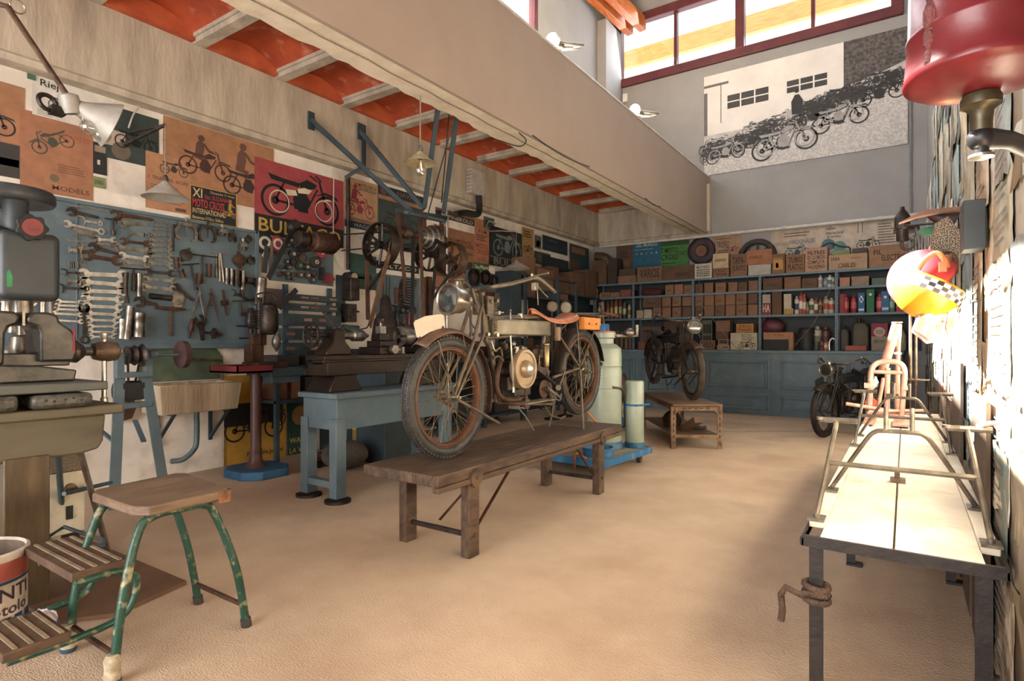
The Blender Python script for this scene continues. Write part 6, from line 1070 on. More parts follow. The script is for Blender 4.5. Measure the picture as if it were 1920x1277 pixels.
for z in SZ: ob('shelf_board', B().bx(UX[0] + 2.6, UX[-1] + 2.6, .0, .38, z - 1.03 - .006, z - 1.03).bx(UX[0] + 2.6, UX[-1] + 2.6, -.003, .001, z - 1.03 - .035, z - 1.03), M_blue, sh)
solo('back_board', B().bx(-5.2, .2, YB - .02, YB - .002, 1.03, 2.34), mat('dark_back_board', '#2b2f30', '#232628', 3), 'dark board closing the back of the blue shelving', 'board')
KRs = ['#745643', '#684b3b', '#7c5c44', '#5c4434']
def card(i): return mat('cardboard_%d' % (i % 4), KRs[i % 4], '#' + ''.join('%02x' % int(int(KRs[i % 4][1+2*j:3+2*j], 16) * .82) for j in range(3)), 3, .85, bump=.1)
def sbox(x0, x1, yt, z0, label, m_=None, txt=None, dep=.26, yf=YS + .02, name='cardboard_box', cat='box', group=None, tc='#2a201a', h=None, els=()):
    a = wy(x0, yt, yf); c_ = wy(x1, yt, yf); w = c_.x - a.x - .008; hh = h or ((a.z + c_.z) / 2 - z0 - .002)
    if isinstance(m_, int) or m_ is None: m_ = card(m_ if m_ is not None else int(x0))
    elif isinstance(m_, str): m_ = col(m_, .7)
    t = solo(name, B().bx(0, w, 0, dep, 0, hh), m_, label, cat, group, bev=.004, M=TR(a.x + .004, yf, z0 + .001))
    E_ = list(els)
    if txt:
        n = len(txt)
        for i, s in enumerate(txt): y1 = .86 - i * .78 / n; E_.append(('t', s, .12, y1 - .62 / n, .88, y1, tc))
    if E_: sheet(Matrix.Identity(4), w, hh, None, E_, '', parent=t, t=0)
    if E_:
        for ch in t.children: ch.matrix_basis = Matrix(((1,0,0,0),(0,0,-1,0),(0,1,0,0),(0,0,0,1)))
    return t
T = SZ[2]
sbox(1109, 1137, 488, T, 'tall plain dark brown carton at the left end of the top shelf', 3); sbox(1140, 1157, 484, T, 'dark metal pipe elbow box beside the tall brown carton', '#3c3028')
sbox(1158, 1193, 517, T, 'low tan box left of the VARIOS box, lower of two', 2); sbox(1160, 1192, 504, wy(1175, 517, YS).z, 'dark flat box lying on the low tan box', '#4c3a30')
sbox(1194, 1242, 500, T, 'cardboard box lettered VARIOS on the top shelf', 0, ['VARIOS']); sbox(1242, 1302, 498, T, 'long plain box lettered TUBARRO right of VARIOS', 3, None, els=[('t', 'TUBARRO', .38, .25, .82, .5, '#2a201a')])
sbox(1302, 1335, 494, T, 'white box with MACHARRO lettering on the top shelf', '#b5a896', ['MACHARRO', '======', '======'], tc='#33302f')
sbox(1337, 1367, 503, T, 'small carton lettered CENT VIS under a pale box', 2, ['CENT', 'VIS']); sbox(1336, 1366, 475, wy(1350, 503, YS).z + .003, 'pale box with a barred label on top of the CENT VIS carton', '#b89a74', None, els=[('t', 'HHHHH', .15, .42, .85, .66, '#2a221d')])
sbox(1369, 1401, 476, T, 'orange-brown carton lettered TAPA-JUNTS', 0, ['TAPA-', 'JUNTS'])
sbox(1402, 1446, 496, T, 'pale grey carton under an orange bag on the top shelf', '#a39a90'); sbox(1400, 1448, 468, wy(1425, 496, YS).z + .003, 'orange-brown wrapped bundle on the pale grey carton', '#9a6038', None, els=[('t', 'CABLE', .1, .4, .6, .6, '#5a3422')])
sbox(1447, 1472, 476, T, 'narrow orange carton with a yellow label', 0, None, els=[('r', .1, .2, .85, .8, '#b5803a'), ('t', 'JUNCTES', .1, .68, .9, .78, '#2a201a'), ('r', .3, .3, .5, .55, '#3a2a20')])
sbox(1473, 1509, 477, T, 'carton lettered TUBO PLASTIC', 2, ['TUBO', 'PLASTIC']); sbox(1509, 1552, 464, T, 'tall carton lettered FILTRES with red and dark lines', '#a87c60', ['FILTRES', 'D. LUBOS', 'COMPLETA', 'VALDESPINO'])
sbox(1553, 1627, 476, T, 'long carton lettered SABA CABLES', '#a3805e', None, els=[('t', 'SABA', .06, .62, .3, .85, '#332820'), ('t', 'CABLES', .25, .12, .7, .42, '#332820'), ('r', .55, .7, .85, .73, '#4a3a2e')])
zz = wy(1590, 476, YS).z + .003; sbox(1560, 1594, 469, zz, 'small green tin on the SABA CABLES carton', '#6f8050', name='tin', cat='tin'); sbox(1597, 1627, 465, zz, 'small dark box on the right end of the SABA CABLES carton', '#4a3a34')
sbox(1629, 1703, 459, T, 'big carton lettered FIL ELECTRIC at the right end of the top shelf', '#8f6444', None, els=[('t', 'FIL', .12, .58, .34, .8, '#2a201a'), ('t', 'ELECTRIC', .33, .3, .95, .56, '#2a201a')])
# black cable and half wheel on the shelf against the wall
p = wy(1419, 470, YB - .12)
wl = solo('wheel', B().tor((0, 0, 0), .27, .05, (0, 1, 0), 40, 10), M_rub, 'black spoked wheel standing against the back wall posters above the top shelf', 'wheel', M=TR(p.x, YB - .10, 2.285 + .33))
b = B(); 
for i in range(8): b.bar((.05 * cos(i*pi/4), 0, .05 * sin(i*pi/4)), (.23 * cos(i*pi/4), 0, .23 * sin(i*pi/4)), .03, .012, (0, 1, 0))
ob('spokes', b.cyl((0, -.03, 0), (0, .03, 0), .06), M_iron, wl)
p = wy(1314, 470, YB - .1); wl = solo('tyre', B().tor((0, 0, 0), .17, .08, (0, 1, 0), 36, 12, rz=.04), mat('purple_black_rubber', '#3a2a30', '#2b2024', 8, .6), 'dark tyre with a tan hub disc on the wall above the VARIOS row', 'tyre', M=TR(p.x, YB - .06, p.z)); ob('hub_disc', B().cyl((0, -.02, 0), (0, .02, 0), .10, n=24).cyl((0, -.03, 0), (0, .0, 0), .03), col('#7c5238'), wl)
solo('black_hose', B().tube(smooth([wy(1535, 466, YS + .1), wy(1555, 456, YS + .1), wy(1575, 462, YS + .1), wy(1592, 464, YS + .1), wy(1594, 474, YS + .1)], 6), .012, 8), M_black, 'thin black hose arching over the cartons on the top shelf', 'hose')
# posters above the shelves
PB = YB - .003
poster('B', PB, (1188, 452), (1240, 503), '#1c5c7a', [('t', 'DEL MUNDO', .12, .76, .88, .88, '#c9c4b4'), ('l', 1, .05, .66, .95, .70, '#8fa8ac'), ('r', .1, .5, .16, .56, '#a86a5a'), ('r', .28, .5, .34, .56, '#b59a84'), ('r', .46, .5, .52, .56, '#8f6a5a'), ('r', .64, .5, .7, .56, '#b07a6a'), ('r', .82, .5, .88, .56, '#9aa09a')], 'blue poster DEL MUNDO with a row of small heads')
poster('B', PB, (1240, 447), (1293, 500), '#3f7a34', [('r', 0, .72, 1, .95, '#2a4a24'), ('t', 'T MOTO', .0, .48, .62, .66, '#16200f'), ('t', 'CROSS', .02, .26, .62, .44, '#16200f'), ('b', .6, .2, 1, .7, '#2b5426'), ('l', 1, .05, .14, .6, .2, '#22331c')], 'bright green MOTO CROSS poster')
poster('B', PB, (1337, 443), (1390, 482), '#a07a5c', [('t', 'V TROFEO', .05, .45, .6, .72, '#2a3a3c'), ('l', 3, .2, .15, .55, .4, '#3c3a36'), ('b', .45, .1, .95, .6, '#7c2c30'), ('l', 1, .1, .82, .8, .9, '#5c4a40')], 'tan V TROFEO poster with a small red motorcycle')
poster('B', PB, (1447, 434), (1530, 478), '#b09a84', [('t', 'CONCURSO', .05, .42, .4, .54, '#5c6a70'), ('t', 'NACIONALES', .42, .45, .98, .6, '#3a5a78'), ('l', 2, .3, .72, .95, .92, '#6a5a50'), ('b', .3, -.05, .9, .4, '#3c5058')], 'pale poster NACIONALES with blue letters')
poster('B', PB, (1530, 424), (1602, 474), '#b5a08c', [('t', 'rallye', .28, .78, .52, .92, '#2b2826'), ('t', 'internacional', .28, .66, .72, .77, '#2b2826'), ('t', 'de turismo', .3, .54, .66, .64, '#2b2826'), ('o', .15, .1, .5, .55, '#4c6a70'), ('o', .45, .0, .8, .45, '#5a8078')], 'pale rallye internacional poster with blue-green shapes')
poster('B', PB, (1602, 416), (1684, 466), '#b09c8a', [('l', 8, .55, .2, .95, .9, '#6b5a4e'), ('b', .05, .0, .6, .5, '#33302e'), ('r', .08, .6, .1, .92, '#6a5c50'), ('r', .18, .6, .2, .95, '#6a5c50')], 'pale poster with pen drawing and typed text at the right of the back wall')
poster('B', PB, (1157, 462), (1188, 505), '#5a3c2c', [('r', .2, .1, .8, .4, '#6f4c36'), ('l', 3, .2, .5, .8, .8, '#3a2820')], 'brown poster left of the blue DEL MUNDO poster')
# row 2 small cartons
R2 = [(1143,1160,578-24,3),(1161,1177,554,0),(1178,1190,552,0)]
def row(lst, z, lab, grp, pre=''):
    for i, (x0, x1, yt, m_) in enumerate(lst):
        sbox(x0, x1, yt, z, '%s, %s from the left%s' % (lab, NTH[i] if i < 20 else 'last', pre), m_, group=grp, els=[('l', 2, .2, .3, .8, .6, '#3a2c24')] if isinstance(m_, int) and (i % 2 == 0) else ())
row([(1125,1143,548,0),(1144,1162,548,2),(1163,1184,543,'#7c4038')], SZ[1], 'small box on the second shelf of the leftmost bay', 'boxes, second shelf, bay one')
row([(1247,1263,534,2),(1264,1281,533,'#8f5c48'),(1282,1298,534,0)], SZ[1], 'small second-shelf box above the dark motorcycle', 'boxes, second shelf, bay two')
row([(1303,1318,532,3),(1320,1337,530,0),(1341,1361,530,2),(1365,1383,529,0),(1384,1401,529,3),(1403,1422,526,0)], SZ[1], 'small box on the second shelf of the middle bay', 'boxes, second shelf, bay three')
row([(1430,1467,521,3),(1470,1502,519,0),(1503,1533,521,3)], SZ[1], 'flat carton on the second shelf of the fourth bay', 'boxes, second shelf, bay four')
solo('red_cloth', B().sph((0, 0, .0), .22, 16, (1, .4, .35)), mat('dark_red_cloth', '#5a2a26', '#3f201e', 7, .9), 'dark red folded cloth on the second shelf above the dark motorcycle', 'cloth', M=TR(wy(1222, 545, YS + .15).x, YS + .16, SZ[1] + .078))
row([(1574,1594,520,'#a87050'),(1596,1630,518,'#8c7058'),(1634,1662,521,'#50605a')], SZ[1], 'flat packet on the second shelf of the rightmost bay', 'packets, second shelf, bay five')
row([(1205,1240,557,3),(1241,1258,557,0),(1260,1277,556,2),(1279,1297,556,0)], wy(1260, 575, YS).z + .002, 'upper row box on the third shelf behind the motorcycle lamp', 'upper boxes, third shelf, bay two')
row([(1193,1206,582,'#a38a68'),(1207,1222,580,'#a89a84'),(1224,1240,576,0),(1241,1258,576,2),(1260,1277,576,0),(1279,1297,575,3)], SZ[0], 'lower row box on the third shelf behind the motorcycle lamp', 'lower boxes, third shelf, bay two')
row([(1303,1319,553,0),(1320,1339,553,2),(1340,1359,552,0),(1360,1379,551,2),(1380,1400,550,0),(1402,1421,550,3)], wy(1360, 572, YS).z + .002, 'upper row box on the third shelf of the middle bay', 'upper boxes, third shelf, bay three')
row([(1303,1319,573,3),(1320,1339,573,0),(1340,1359,572,3),(1360,1379,572,2),(1380,1400,571,0),(1402,1421,571,2)], SZ[0], 'lower row box on the third shelf of the middle bay', 'lower boxes, third shelf, bay three')
row([(1429,1445,552,'#a39080'),(1447,1466,546,3),(1469,1484,551,'#b5a690')], SZ[0], 'upright packet on the third shelf of the fourth bay', 'packets, third shelf, bay four')
sbox(1428, 1446, 568, SZ[0], 'red-fronted packet lettered HA in the fourth bay', '#7c2a30', ['HA'], yf=YS - .0, dep=.02, tc='#c9b8a8'); sbox(1470, 1488, 579, SZ[0], 'low yellow packet in front of the upright packets of the fourth bay', '#a8803a', yf=YS, dep=.02)
def cans(lst, z, lab, grp, yf=YS + .08):
    for i, (px, yt, r, c1, c2) in enumerate(lst):
        p = wy(px, yt, yf); h = p.z - z; rr = r * .0043 * 2
        t = solo('spray_can' if h > .2 else 'tin', B().lathe([(rr * .9, 0), (rr, .008), (rr, h * .82), (rr * .5, h * .88), (rr * .45, h)], n=14), col(c1, .4), '%s, %s from the left' % (lab, NTH[i]), 'can', grp, M=TR(p.x, yf, z + .001))
        ob('label_band', B().lathe([(rr + .0008, h * .25), (rr + .0008, h * .6)], n=14), col(c2, .6), t)
cans([(1538,516,4,'#b0a698','#8f8880'),(1548,519,4,'#5a6a6c','#8a9090'),(1556,516,5,'#b5aca0','#4a6a78'),(1562,520,4,'#a89c8c','#6a5a4c')], SZ[1], 'pale can on the second shelf of the fourth bay', 'cans, second shelf, bay four')
cans([(1494,556,4,'#c0b4a8','#2c3c5c'),(1502,548,4,'#a83c34','#c9beb0'),(1508,552,4,'#a8423a','#b8ac9c'),(1514,566,4,'#4a5c34','#b5543c'),(1522,560,5,'#b8ac98','#2e5a44'),(1530,558,4,'#7a3a30','#c0b098'),(1538,562,4,'#8a6a3c','#4a3a30'),(1549,556,5,'#b0a27c','#a8422f'),(1559,559,5,'#b5a898','#a84c40')], SZ[0], 'small bright third-shelf tin in the fourth bay', 'tins, third shelf, bay four')
cans([(1586,552,5,'#a3262c','#c05a58'),(1601,554,5,'#9c242c','#b55058'),(1650,551,6,'#a02a34','#c0646a'),(1672,553,5,'#5a7a68','#8a9c8c')], SZ[0], 'rounded third-shelf can in the rightmost bay', 'cans, third shelf, bay five')
for i, (x0, x1, yt, c1, lab, e) in enumerate(((1574,1584,551,'#8f2a30','slim red pack at the left of the rightmost bay',()), (1608,1622,549,'#28608c','blue pack with a white cross in the rightmost bay',[('r', .38, .5, .62, .85, '#d0d4d4'), ('r', .2, .6, .8, .74, '#d0d4d4'), ('r', .1, .1, .9, .2, '#b8c4cc')]), (1624,1640,542,'#2c6a40','tall green pack with a pale mark in the rightmost bay',[('o', .3, .68, .7, .86, '#b8c9b0')]), (1652,1668,546,'#2c6088','second blue pack with white marks in the rightmost bay',[('o', .3, .6, .7, .85, '#c9d0d0'), ('r', .1, .1, .9, .22, '#a8b8c4')]), (1680,1692,549,'#a8988c','pale pack with a red foot at the right end of the third shelf',[('r', 0, 0, 1, .25, '#a83038')]))):
    sbox(x0, x1, yt, SZ[0], lab, c1, els=e, dep=.1, name='carton', cat='pack')
cans([(1124,574,4,'#9a9284','#6a645a'),(1131,572,3,'#8f877c','#5a544c'),(1140,566,3,'#7c3a30','#a8553c'),(1147,562,4,'#4c3a2c','#a8803c'),(1155,560,4,'#8f3a2c','#b5a05c'),(1163,560,4,'#6a2f28','#9a8a5c'),(1171,566,4,'#3a4c3c','#a8a068'),(1180,570,4,'#a0946c','#6a5a3c')], SZ[0], 'third-shelf bottle in the leftmost bay', 'cans, third shelf, bay one')
cans([(1119,540,3,'#8f877c','#6a645c'),(1126,552,3,'#a39a8c','#7c746a')], SZ[1], 'slim pale can at the far left of the second shelf', 'cans, second shelf, bay one', YS + .04)
# bottom row on the counter
Z1 = 1.031
sbox(1196, 1209, 641, Z1, 'small orange box low at the left of the second bay', '#7c4432'); sbox(1202, 1240, 612, Z1, 'brown carton behind the dark motorcycle seat', 3, ['CARBON'], yf=YS + .1); sbox(1245, 1290, 602, Z1, 'dark red-brown case behind the dark motorcycle tank', '#4c2c22', yf=YS + .12)
sbox(1316, 1336, 600, Z1, 'upright grey box with a motorcycle print on the counter', '#5c5a48', ['---', '---'], yf=YS + .2); sbox(1342, 1369, 601, wy(1355, 622, YS).z, 'orange-brown carton, top of the stack in the middle bay', 0)
sbox(1342, 1366, 622, wy(1355, 636, YS).z, 'brown carton, second in the stack in the middle bay', 3); sbox(1346, 1366, 636, wy(1355, 647, YS).z, 'red-striped box, third in the stack in the middle bay', '#9a6a54', ['----']); sbox(1344, 1368, 647, Z1, 'pale lettered box at the foot of the stack in the middle bay', '#a38a70', ['C240'])
sbox(1311, 1341, 638, Z1, 'open low carton holding small parts on the counter', 0, ['CARBON'])
sbox(1369, 1420, 624, Z1, 'cream box with black lines of type and a motorcycle print', '#b5a68a', None, els=[('t', 'MOTORES', .42, .84, .8, .92, '#2a2622'), ('t', 'PARA UNO', .42, .74, .8, .82, '#2a2622'), ('t', 'TROL DANADO', .42, .64, .85, .72, '#2a2622'), ('t', 'EXTERIORES', .42, .54, .8, .62, '#2a2622'), ('b', .3, .1, .95, .5, '#3a342e')])
sbox(1380, 1413, 607, wy(1400, 624, YS).z + .002, 'yellow-orange box lettered PIANO lying on the cream box', '#b0742c', ['ZEO', 'PIANO'], tc='#6a2418')
sbox(1431, 1488, 623, Z1, 'wide tan open box with red script on the counter', '#a3704c', None, els=[('t', 'Aristes', .35, .78, .7, .92, '#a03c2c'), ('r', .0, .0, .85, .6, '#2c2824')])
solo('red_helmet', B().sph((0, 0, 0), .15, 20, (1.25, .9, .9)), mat('dusty_red_shell', '#5c2c34', '#44242a', 6, .5), 'dusty dark red helmet lying on the tan box', 'helmet', M=TR(wy(1450, 612, YS + .2).x, YS + .16, wy(1450, 612, YS + .2).z))
solo('black_drum', B().lathe([(.12, 0), (.125, .02)] + [(.118 + .01 * (i % 2), .04 + i * .035) for i in range(8)] + [(.12, .34), (.10, .36)], n=24), M_black, 'black ribbed drum on the counter right of the tan box', 'drum', M=TR(wy(1512, 630, YS + .15).x, YS + .15, Z1))
cans([(1533,612,8,'#a39a84','#6a6454'),(1548,613,8,'#5c2f28','#4a2824')], Z1, 'tall canister on the counter beside the black drum', 'canisters on the counter', YS + .18)
cans([(1531,640,3,'#4a5c50','#3a4a40'),(1541,640,4,'#8f3a30','#2c2a28'),(1549,639,4,'#a8603c','#c0a888')], Z1, 'small bottle at the front of the counter by the canisters', 'small bottles on the counter', YS + .02)
solo('chrome_bend', B().tube(smooth([(-.045, 0, 0), (-.045, 0, .13), (0, 0, .19), (.045, 0, .13), (.045, 0, 0)], 6), .016, 10), M_bright, 'shiny bent pipe standing on the counter by the post', 'pipe', M=TR(wy(1561, 650, YS).x, YS + .03, Z1))
def jerry(px0, px1, yt, m_, lab, yf=YS + .1):
    a = wy(px0, yt, yf); c_ = wy(px1, yt, yf); w = c_.x - a.x; h = a.z - Z1
    t = thing('jerrycan', lab, 'jerrycan', (a.x + w/2, yf + .08, Z1), group=None); ob('body', B().prism([(-w/2, 0), (w/2, 0), (w/2, h*.72), (w*.3, h*.86), (-w*.38, h*.88), (-w/2, h*.78)], -.07, .07, Matrix.Rotation(pi/2, 4, 'X')), m_, t, .02); ob('cap', B().cyl((-w*.1, 0, h*.84), (-w*.1, 0, h), w*.14), M_iron, t); ob('handle', B().tube([(0, 0, h*.85), (w*.1, 0, h*.96), (w*.3, 0, h*.95), (w*.38, 0, h*.8)], .008, 6), m_, t)
jerry(1575, 1592, 610, mat('dark_jerrycan', '#3c3228', '#2c2620', 6, .6), 'smaller dark jerrycan left of the tall one'); jerry(1598, 1629, 597, mat('olive_jerrycan', '#4c4230', '#382f24', 5, .6, bump=.2), 'tall olive-brown jerrycan in the rightmost bay')
sbox(1633, 1665, 606, Z1, 'square red and cream oil tin with an ESSO oval', '#8a7a64', None, name='oil_tin', cat='tin', els=[('r', .0, .52, 1, 1, '#8a2c3c'), ('o', .15, .45, .85, .92, '#b09a88'), ('t', 'ESSO', .3, .62, .7, .76, '#7c2838'), ('t', 'ESSO KIT', .15, .28, .85, .4, '#3a302a')])
sbox(1584, 1625, 648, Z1, 'flat red packet lying at the foot of the jerrycans', '#a85040', yf=YS - .04, dep=.08)
p = wy(1683, 655, YS + .1); jg = thing('white_jug', 'cream plastic jug with a red cap at the right end of the counter', 'jug', (p.x, YS + .1, Z1)); ob('body', B().lathe([(.10, 0), (.11, .02), (.11, .22), (.07, .32), (.03, .36), (.03, .39)], n=24), mat('cream_plastic', '#b0a48c', '#968a74', 6, .5), jg); ob('cap', B().cyl((0, 0, .39), (0, 0, .43), .034), col('#8c2f30', .5), jg)
b = B(); letters(b, 'ETAL', -.06, .06, .12, .16, .1125); ob('lettering', b, col('#4a4438'), jg, M=Matrix.Rotation(pi/2, 4, 'X'))
for i, px in enumerate((1158, 1166, 1174, 1181)): p = wy(px, 640, YS + .1); solo('wooden_stake', B().bx(-.025, .025, -.02, .02, 0, .36 - .03 * (i % 3)), M_wood, '%s of four wood offcuts standing on the counter in the left bay' % NTH[i], 'offcut', 'wood offcuts', M=TR(p.x, YS + .1, Z1, .2 * i))
solo('string', B().tube([wy(1308, 560, YS - .03), wy(1318, 575, YS - .03), wy(1368, 638, YS - .03), wy(1380, 652, YC - .02), wy(1400, 662, YC - .02), wy(1430, 668, YC - .02), wy(1470, 660, YC - .02), wy(1490, 648, YS - .03), wy(1525, 608, YS - .03), wy(1558, 540, YS - .03)], .004, 5), M_cord, 'thin loose string hanging across the shelves and cabinet', 'string')
solo('rope', B().tube([(-2.0, 7.7, .0045), (-1.4, 8.15, .0045), (-.9, 8.45, .0045), (-.55, 8.5, .0045)], .004, 5), M_cord, 'thin pale rope lying on the floor from the metal table toward the cabinet', 'rope')
for i, (y, w, h, cc) in enumerate(((8.0, .5, .34, 0), (8.6, .45, .28, 3), (9.15, .5, .4, 1), (9.75, .4, .5, 3))):
    solo('storage_carton', B().bx(.04, .34, 0, w, 0, h), card(cc), '%s large carton from the near end piled at the top of the side shelving' % NTH[i], 'box', 'cartons above the side shelving', bev=.005, M=TR(XL, y, 2.02))
solo('carton_shelf', B().bx(XL + .001, XL + .36, 7.9, 10.3, 1.99, 2.018), M_blued, 'dark shelf plank carrying the large cartons in the far left corner', 'shelf')
solo('duct_elbow', B().tube(smooth([(-4.75, 10.45, 2.29), (-4.75, 10.45, 2.6), (-4.85, 10.4, 2.8), (-5.05, 10.4, 2.85)], 6), .09, 16), M_brown, 'brown metal stove pipe elbow in the far left corner above the shelving', 'pipe')
# ---------------------------------------------------------------- side shelves at the far end of the left wall
ss = thing('side_shelving', 'dark blue shelving along the far end of the left wall', 'shelving', (XL, 7.6, 0)); XS = .36
YY = [wx(985, 560, XL + XS).y, wx(1047, 560, XL + XS).y, wx(1080, 560, XL + XS).y]; zs_ = [wx(1000, 556, XL + XS).z, wx(1000, 516, XL + XS).z, .95, .5]
for y in YY:
    for x in (.01, XS): ob('post', B().bx(x - .02, x + .02, y - 7.6 - .02, y - 7.6 + .02, 0, zs_[1] + .02), M_blued, ss)
for z in zs_: ob('shelf_board', B().bx(0, XS, YY[0] - 7.6, YY[-1] - 7.6, z - .02, z), M_blued, ss)
random.seed(11)
for lv, z in enumerate(zs_[:3]):
    y = YY[0] + .1; i = 0
    while y < YY[-1] - .45:
        w = random.uniform(.18, .34); h = random.uniform(.12, .24) if lv == 0 else random.uniform(.15, .34)
        if not (lv == 1 and y > YY[-1] - .6) : solo('cardboard_box', B().bx(.03, XS - .03, 0, w, 0, h), card(int(y * 7) + lv) if random.random() > .35 else col(random.choice(['#3a4c50', '#7c3a30', '#4a3a30', '#2f3438'])), '%s box from the near end on the %s level of the side shelving' % (NTH[i], ['middle', 'top', 'bottom'][lv]), 'box', 'boxes on the side shelving', bev=.004, M=TR(XL, y, z + .001))
        y += w + random.uniform(.02, .1); i += 1
for i, (px, py, r, c1, lab) in enumerate(((1060, 577, .10, '#b0a68f', 'round pale dial clock standing behind the saddle'), (1035, 575, .085, '#8f7a5c', 'small round tan lamp body behind the saddle'))):
    p = wx(px, py, -4.4); t = thing('dial_clock', lab, 'clock', (p.x, p.y, 0)); ob('stand', B().cyl((0, 0, 0), (0, 0, p.z - r), .02).lathe([(.12, 0), (.12, .02), (.02, .04)]), M_iron, t); ob('case', B().lathe([(r*.8, -.03), (r, 0), (r, .03), (r*.85, .035)], (0, 0, p.z), (.7, -.7, 0), 26), M_nickel if False else M_brown, t); ob('dial', B().lathe([(r*.82, .036), (r*.82, .04)], (0, 0, p.z), (.7, -.7, 0), 26), col(c1, .5), t)
# ================================================================ gas cylinder cart
ct = thing('cylinder_trolley', 'flat blue-edged trolley on castors behind the wooden bench', 'trolley', (-2.42, 4.97, 0), radians(-5))
M_btr = mat('bright_blue_paint', '#2a6a9a', '#1f567f', 7, .5, bump=.1, c3='#7a8f9a', sc3=9)
ob('deck', B().bx(-.38, .34, -.44, .44, .11, .145), mat('chipped_deck', '#8f8678', '#6d6558', 6, .6, c3='#2f6288', sc3=4), ct, .004); ob('edge_band', B().bx(.335, .36, -.46, .46, .09, .15).bx(-.4, -.375, -.46, .46, .09, .15).bx(-.4, .36, .44, .465, .09, .15).bx(-.4, .36, -.465, -.44, .09, .15), M_btr, ct, .003)
for x in (-.3, .27):
    for y in (-.37, .36):
        c_ = ob('castor', B().lathe([(.02, -.02), (.042, -.018), (.045, 0), (.042, .018), (.02, .02)], (x, y, .045), (1, .2, 0), 20), M_rub, ct); ob('fork', B().bx(x - .03, x + .03, y - .02, y + .02, .085, .11).bx(x + .022, x + .028, y - .015, y + .015, .04, .1), M_brown, c_)
M_cyl = mat('pale_green_enamel', '#8f9889', '#7f897b', 4, .32, bump=.03)
p = wx(1143, 700, -2.62)
cy = thing('gas_cylinder', 'tall pale green gas cylinder with red collar and blue valve on the trolley', 'gas cylinder', (-2.40, 5.13, .146))
cy.scale = (1.05, 1.05, .95)
ob('body', B().lathe([(.13, .0), (.155, .0), (.157, .07), (.157, .78), (.15, .82), (.157, .825), (.157, .94), (.15, 1.0), (.11, 1.04), (.085, 1.05), (.085, 1.14), (.02, 1.15)], n=44), M_cyl, cy)
ob('collar', B().lathe([(.088, 1.10), (.105, 1.11), (.105, 1.16), (.09, 1.165)], n=30), M_cyl, cy); ob('red_cap', B().lathe([(.09, 1.16), (.098, 1.162), (.098, 1.175), (.02, 1.18)], n=30), col('#b5524a', .5), cy)
ob('foot_band', B().lathe([(.16, .0), (.163, .005), (.163, .07), (.158, .075)], n=44), M_btr, cy); ob('valve', B().bx(-.03, .03, -.05, .05, 1.13, 1.25), M_btr, cy, .01)
ob('manifold', B().tube(smooth([(.0, -.02, 1.25), (0, -.04, 1.33), (-.01, -.02, 1.40), (-.01, -.03, 1.47)], 5), .014, 8).cyl((-.01, -.03, 1.36), (.1, .05, 1.33), .016).sph((.02, 0, 1.35), .03, 10).sph((-.02, -.03, 1.45), .022, 10).sph((.1, .05, 1.33), .022, 10), M_rust, cy)
ob('side_pipe', B().tube([(.09, .0, 1.13), (.18, .12, 1.12), (.24, .18, 1.13), (.24, .18, 1.24)], .018, 10).sph((.19, .12, 1.16), .05, 12), M_steel, cy)
ob('strap', B().lathe([(.159, .60), (.16, .602), (.16, .62), (.159, .622)], n=44), M_cyl, cy)
ob('hose_clip', B().tube(smooth([(.13, -.10, .62), (.165, .0, .60), (.14, .10, .54), (.11, .16, .44), (.12, .14, .30)], 6), .012, 8), M_steel, cy)
ob('regulator', B().cyl((.13, -.06, .22), (.17, -.04, .22), .035).bar((.16, -.03, .21), (.12, .14, .24), .02).tube(smooth([(.12, .14, .24), (.13, .16, .36), (.14, .16, .46)], 5), .012, 8), M_btr, cy)
ob('sight_tube', B().cyl((.09, .135, .30), (.09, .135, .80), .010), M_bright, cy)
c2 = thing('small_cylinder', 'narrower pale green cylinder with a flat top and blue foot on the trolley', 'gas cylinder', (-2.165, 5.31, .146)); ob('body', B().lathe([(.08, 0), (.088, .0), (.088, .62), (.082, .64), (.02, .64)], n=32), M_cyl, c2); ob('foot_band', B().lathe([(.091, .0), (.094, .004), (.094, .05), (.09, .054)], n=32), M_btr, c2)
ob('clamp_band', B().lathe([(.09, .40), (.092, .402), (.092, .418), (.09, .42)], n=32).bar((.06, -.10, .41), (.1, .12, .41), .016), M_btr, c2)
solo('orange_hose', B().tube(smooth([wx(1096, 765, -2.35), wx(1112, 785, -2.3), wx(1128, 800, -2.25), wx(1135, 810, -2.25), wx(1122, 840, -2.3), wx(1105, 860, -2.3), wx(1080, 850, -2.35), wx(1078, 878, -2.4)], 6), .008, 8), mat('orange_rubber', '#b5602c', '#9a4e22', 10, .6), 'orange rubber hose hanging down in front of the pale green cylinder', 'hose')
solo('blue_basin', B().lathe([(.10, 0), (.13, .0), (.14, .08), (.134, .08), (.125, .01), (.001, .012)], n=32), M_btr, 'round blue basin on the trolley behind the bench leg', 'basin', M=TR(-2.27, 4.72, .147))
solo('leather_pad', B().sph((0, 0, .38), .13, 18, (.5, .8, 2.8)), mat('dark_red_leather', '#4a2c24', '#38211c', 5, .5), 'dark red-brown rounded pad leaning by the cabinet behind the cylinders', 'seat pad', M=TR(-3.05, 7.1, .02))
